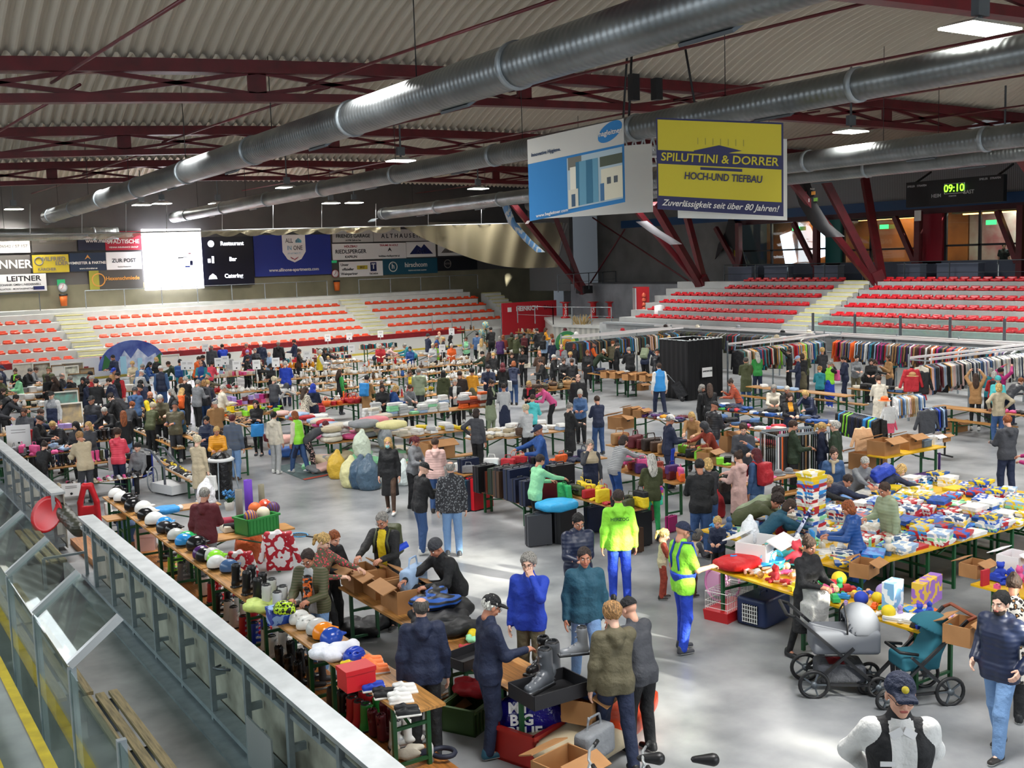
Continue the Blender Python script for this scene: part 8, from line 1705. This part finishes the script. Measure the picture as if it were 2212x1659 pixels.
for i in range(7): b.bar((-.37,-.12+i*.04,.07),(-.37,-.12+i*.04,.34),.008)
for i in range(5): b.bar((-.37,-.13,.08+i*.06),(-.37,.13,.08+i*.06),.008)
b.build('wire_door',white,t); MB().tube([(-.1,0,.42),(-.08,0,.47),(.08,0,.47),(.1,0,.42)],.014,6).build('handle',mat('#14264f',.4),t); tag(t,'dark blue pet carrier with white wire door on the floor','pet carrier')
p=G(*cpx('S',150,880)); t=empty('pink_toy_pram',p); MB().tube([(.0,.25*math.cos(a*PI/10),.3+.25*math.sin(a*PI/10)) for a in range(20)],.02,6,closed=True).tube([(.25,.25*math.cos(a*PI/10),.3+.25*math.sin(a*PI/10)) for a in range(20)],.02,6,closed=True).build('hoop',mat('#e08ac0',.4),t); MB().box((.12,.1,.3),(.24,.3,.35)).build('fabric_body',mat('#e6a8d0',.5),t); tag(t,'pink toy pram on the floor left of the wire cage','toy pram')
p=G(*cpx('S',750,330),1.0); t=empty('folded_poster_stand',p,.5)
MB().box((0,0,.1),(1.6,.05,.5),rotm(.5,-.25,0)).build('printed_cloth',mat('#16205c',.25,0,'patch','#c8d0e6',5.),t); tag(t,'shiny dark blue printed bag held across by the person in black','bag')
t=empty('purple_sledge',G(*cpx('S',1530,110)),.0); MB().box((0,0,.3),(1.2,.35,.04)).build('deck',mat('#3c1a5c',.5),t); MB().bar((-.55,-.15,0),(-.55,-.15,.3),.04).bar((.55,-.15,0),(.55,-.15,.3),.04).bar((.55,.15,0),(.55,.15,.3),.04).bar((-.55,.15,0),(-.55,.15,.3),.04).bar((.6,0,.3),(.6,0,.75),.04).build('frame',mat('#3c1a5c',.5),t); tag(t,'dark purple small trolley frame behind the game boxes','trolley')
# ----- prams -----
def wheel(t,x,y,r,w=.05):
    MB().tube([(x,y+r*math.cos(a*PI/12),r+r*math.sin(a*PI/12)*.97) for a in range(24)],.024,6,closed=True).build('wheel',black,t); b=MB()
    for a in range(5): b.bar((x,y,r),(x,y+r*.9*math.cos(a*1.2566),r+r*.9*math.sin(a*1.2566)),.02)
    b.lathe([(0,-.03),(.04,-.03),(.04,.03),(0,.03)],10,(x,y,r),R=rotm(0,PI/2)); b.build('hub',dsteel,t)
def pram(loc,rz,fab,label,hood=True,handle=black):
    t=empty('baby_pram',loc,rz)
    for sx in(-1,1): wheel(t,sx*.29,-.36,.17); wheel(t,sx*.24,.42,.12)
    f=MB()
    for sx in(-1,1): f.bar((sx*.27,-.36,.17),(sx*.27,.12,.62),.035); f.bar((sx*.24,.42,.12),(sx*.27,-.58,1.02),.035); f.bar((sx*.27,-.36,.17),(sx*.24,.42,.14),.03)
    f.build('frame',mat('#17181b',.35),t); f=MB(); f.tube([(-.27,-.58,1.02),(-.27,-.68,1.05),(.27,-.68,1.05),(.27,-.58,1.02)],.022,8); f.build('handle',handle,t)
    fm=mat(fab,.85)
    if hood:
        s=SDF(.02,.05); s.box((0,.05,.66),(.17,.36,.1),rd=.05); V,Q=s.mesh(); link('carrycot',npmesh('cot',V,Q,fm),None,t); s=SDF(.018,.02); s.ell((0,.22,.78),(.235,.27,.33)); s.ell((0,.18,.74),(.21,.25,.3),op=1,k=.005); V,Q=s.mesh(clip=lambda X,Y,Z:np.maximum(.76-Z,-(Y-.05)-(Z-.76)*.1)+0*X); link('hood',npmesh('hood',V,Q,fm),None,t); MB().tube([(-.23,.05,.78),(-.22,.05,.95),(0,.05,1.1),(.22,.05,.95),(.23,.05,.78)],.012,5).build('hood_hoop',black,t)
        s=SDF(.022,.04); s.box((0,0,.26),(.17,.24,.06),rd=.05); V,Q=s.mesh(); link('shopping_basket',npmesh('bk',V,Q,mat('#3a3d44',.8,0,'cloth')),None,t); MB().box((.0,-.05,.34),(.25,.2,.06)).build('basket_contents',mat('#b01c2c',.7),t)
    else:
        s=SDF(.02,.05); s.box((0,-.05,.5),(.16,.2,.05),rd=.04); s.box((0,-.28,.72),(.16,.05,.24),R=rotm(.45),rd=.04); V,Q=s.mesh(); link('seat',npmesh('seat',V,Q,fm),None,t); s=SDF(.018,.02); s.ell((0,-.25,.85),(.22,.27,.22)); s.ell((0,-.2,.8),(.2,.25,.2),op=1,k=.005); V,Q=s.mesh(clip=lambda X,Y,Z:(.84-Z+(Y+.25)*.5)+0*X); link('hood',npmesh('hood',V,Q,fm),None,t); MB().tube([(-.2,.0,.62),(-.18,.22,.66),(.18,.22,.66),(.2,.0,.62)],.02,6).build('bumper_bar',black,t)
    return tag(t,label,'pram')
sp=G(*cpx('T',760,870)); sp2=G(*cpx('T',1160,1080)); hd=-(YAW+math.radians(95))
pram(Vector((sp.x-.75,sp.y-.35,0)),hd,'#63676e','grey hooded baby pram pushed by the person in the long black coat')
pram(Vector((sp2.x-.1,sp2.y-.1,0)),-(YAW+math.radians(262)),'#1e6070','teal folding pushchair with brown handle and a small child at the lower right',False,mat('#7a3a22',.5))
CHILD=person('T',1200,560,'c',1.0,262,0,'ff','bob black','jacket rose','leggings dgrey','sit','small child in pale pink jacket sitting in the teal pushchair'); CHILD[0].location.z=.06
p=G(*cpx('T',450,520),.55); t=empty('grey_rucksack',G(*cpx('T',440,400),.8),hd+.5); link('bag_body',bagmesh('backpack'),[mat('#a5a6a4',.7,0,'cloth')],t,(0,0,0),None,1.15); MB().tube([(-.05,0,.22),(-.04,0,.34),(.04,0,.34),(.05,0,.22)],.012,5).build('carry_loop',black,t); tag(t,'light grey rucksack hanging on the pram handle','bag')
for a in [('S',1330,940,'sky','tall pale blue toy carton standing on the toy table behind the pram',(.3,.16,.42),'#7fb4dc','#e8eef2'),('S',1560,880,'lavender','purple bordered toy carton with a clear window of coloured toys',(.62,.16,.34),'#9a6ac0','#e0b83a'),('S',1500,990,'silver','printed comic style box lying on the yellow table',(.4,.28,.05),'#8f9a98','#d8c84a'),('S',2060,600,'white','x',(.1,.1,.1),'#fff','#fff')][:3]:
    p=G(*cpx(a[0],a[1],a[2]),.77); b=MB(); b.box((0,0,a[5][2]/2),a[5]); o=b.build('toy_carton',mat(a[6],.4,0,'patch',a[7],5.),None,p,.25); tag(o,a[4],'box')
solo('plush','S',685,620,.77,'red','doll in red dungarees sitting upright before the white bag',sc=1.7,m=mat('#d03a4a',.6),cat='doll'); solo('bagsack','S',690,560,.77,'white','small white carrier bag with a red letter on the toy table',sc=.4,m=mat('#eeeeee',.4,0,'crumple'),cat='bag'); solo('bagsack','S',370,470,.95,'white','translucent carrier bag in the large white carton',sc=.5,m=mat('#dfe3e8',.3,0,'crumple'),cat='bag'); solo('pillow','S',290,650,.77,'red','flat round red play cushion on the toy table',sc=1.3,m=mat('#c8141c',.6,0,'cloth'),cat='cushion'); solo('basket','S',480,640,.77,'sky','blue ring shaped toy, left one of two',sc=.8,m=mat('#2aa0d8',.4),cat='toy'); solo('basket','S',550,630,.77,'sky','blue ring shaped toy, right one of two',sc=.8,m=mat('#2aa0d8',.4),cat='toy')
# red ride-on toy frame, leaning sledge disc and quilt at the board gap
p=G(*cpx('L',530,230)); t=empty('red_play_frame',p,-.4); s=SDF(.03,.04); s.path([(-.3,0,.05),(-.27,0,.7),(-.1,0,1.2),(.12,0,1.2),(.28,0,.7),(.32,0,.05)],[.09,.1,.1,.1,.1,.09]); s.box((0,0,.45),(.28,.05,.12),rd=.03); V,Q=s.mesh(); link('moulded_body',npmesh('rp',V,Q,mat('#c01a26',.35)),None,t); t.scale=(.62,.62,.72); tag(t,'red moulded plastic play seat with an oval opening beside the board gap','toy')
p=G(*cpx('L',285,170),.75); t=empty('red_sledge_disc',p,-.9); MB().lathe([(0,0),(.3,.0),(.36,.05),(.37,.06),(.3,.025),(0,.02)],24,R=rotm(1.15,0,0)).build('disc',mat('#c8242a',.3),t); tag(t,'round red sledge disc with blue rim leaning at the end of the far board','sledge')
p=G(*cpx('L',420,260),.5); t=empty('rolled_quilt',p,.1); s=SDF(.022,.05); s.cap((0,-.5,.12),(0,.6,.3),.16,.15); V,Q=s.mesh(noise=.01,nf=16.); link('quilt',npmesh('rq',V,Q,mat('#33352a',.8,0,'puffer')),None,t); tag(t,'dark olive rolled quilt lying on the bench in the board gap','quilt')
# exercise machine handles
p=G(*cpx('W',720,150)); t=empty('exercise_machine',p,.3); MB().tube([(-.2,0,.0),(-.2,0,.7),(-.35,.3,1.1),(-.5,.3,1.15)],.03,8).tube([(.2,0,.0),(.2,0,.7),(.05,.35,1.1),(-.1,.35,1.15)],.03,8).build('handle_bars',mat('#5c6068',.4),t); MB().box((0,.1,.15),(.5,.9,.22)).build('base',mat('#d0d2d4',.4),t); tag(t,'grey handled exercise machine standing behind the red hooded person','exercise machine')
# bicycles at the bottom
for c,x,y,l,sc in (('Y',1690,1470,'bicycle with black saddle at the bottom edge',1.),('Y',2120,1480,'bicycle handlebar with dark grips at the bottom edge',1.)):
    p=G(*cpx(c,x,y),.85); t=empty('bicycle',Vector((p.x,p.y,0)),.9)
    wm=MB()
    for yy in(-.5,.5): wm.tube([(0,yy+.31*math.cos(a*PI/12),.33+.31*math.sin(a*PI/12)) for a in range(24)],.02,6,closed=True)
    wm.build('wheels',black,t); MB().tube([(0,-.5,.33),(0,-.05,.3),(0,-.15,.8),(0,.35,.78),(0,-.05,.3)],.016,6).tube([(0,.5,.33),(0,.35,.85)],.016,6).build('frame',lsteel,t); s=SDF(.014,.02); s.cap((0,-.27,.9),(0,-.1,.9),.06,.03); V,Q=s.mesh(); link('saddle',npmesh('sd',V,Q,mat('#141416',.4)),None,t); MB().tube([(-.28,.3,.92),(-.1,.36,.92),(.1,.36,.92),(.28,.3,.92)],.014,6).build('handlebar',lsteel,t); MB().tube([(-.3,.29,.92),(-.2,.32,.92)],.022,6).tube([(.2,.32,.92),(.3,.29,.92)],.022,6).build('grips',black,t); tag(t,l,'bicycle')
# face mask of the dungarees man and dungaree straps
t0,l0,S0,sc0,rz0=OV; th=0
b=MB(); 
for sx in(-1,1): A=S0['sc']+np.array([sx*.09,0,0]); b.tube([A+[0,-.1,-.28],A+[0,-.125,-.1],A+[0,-.05,.085],A+[0,.1,.06],A+[0,.15,-.12]],.02,6)
b.build('dungaree_straps',mat('#16389c',.7),t0); s=SDF(.016,.03); s.ell(S0['waist']+[0,.01,.0],(.19,.17,.2)); V,Q=s.mesh(clip=lambda X,Y,Z:np.maximum(Z-1.1,.9-Z)+0*X+0*Y); link('dungaree_bib',npmesh('bib',V,Q,mat(CN['royal'],.7,0,'cloth')),None,t0)
text('HERZOG',.07,mat('#2c5a2a',.6),PD['V 885 215 m 1.'][0],basis((0,-.178,1.33),(1,0,0),(0,0,1)),bold=.02)
for nm in('x1','x2','x3','x4','x5','x6','x7'): scat(nm,['jug','vase','bowl','cup','teapot','pot','bottle','wine_glass'],WHT+['silver','brown','cream'],.2,.2,fill=.93)
scat('x8',['book','box'],['maroon','white','navy','cream','red','teal'],.12,.22,face=0); scat('x9',['book','box','plate'],['white','cream','lblue','black'],.2,.22); scat('x10',['box','pot'],['white','lgrey','white','black'],.3,.26,sc=(1.2,1.8)); scat('x11',['flower_pot','basket'],['red','green','white'],.3,.24); scat('x12',['jug','teapot','bowl'],['white','brown','silver'],.2,.2); scat('x13',['shoe'],['black','brown','tan'],.12,.25,face=-1.2); scat('x14',['rubber_boot'],['black','brown','dbrown'],.13,.25,face=-1.2); scat('x15',['box','pot','jug'],['white','silver','black'],.25,.25); scat('x16',['figurine','vase','jug'],['tan','white','brown'],.22,.22)
# badge, name tag and collar of the person nearest the camera
t0=PD['T 1108 938 m 1'][0]; S0=PD['T 1108 938 m 1'][2]
o=MB().lathe([(0,0),(.022,0),(.022,.004),(0,.004)],14,(0,.0,.0),R=rotm(-PI/2+.35)).build('cap_badge',mat('#d8c23a',.4),t0); o.location=tuple(S0['head']+S0['hR']@np.array([0,.097,.085]))
o=MB().box((0,0,0),(.085,.006,.03)).build('name_tag',wh,t0); o.location=(.1,S0['chest'][1]+.135,S0['chest'][2]-.02)
for sx in(-1,1):
    o=MB().box((0,0,0),(.075,.012,.045),rotm(.3,sx*.55,0)).build('shirt_collar',wh,t0); o.location=(sx*.038,S0['neck'][1]+.085,S0['neck'][2]-.055)
flush_text()
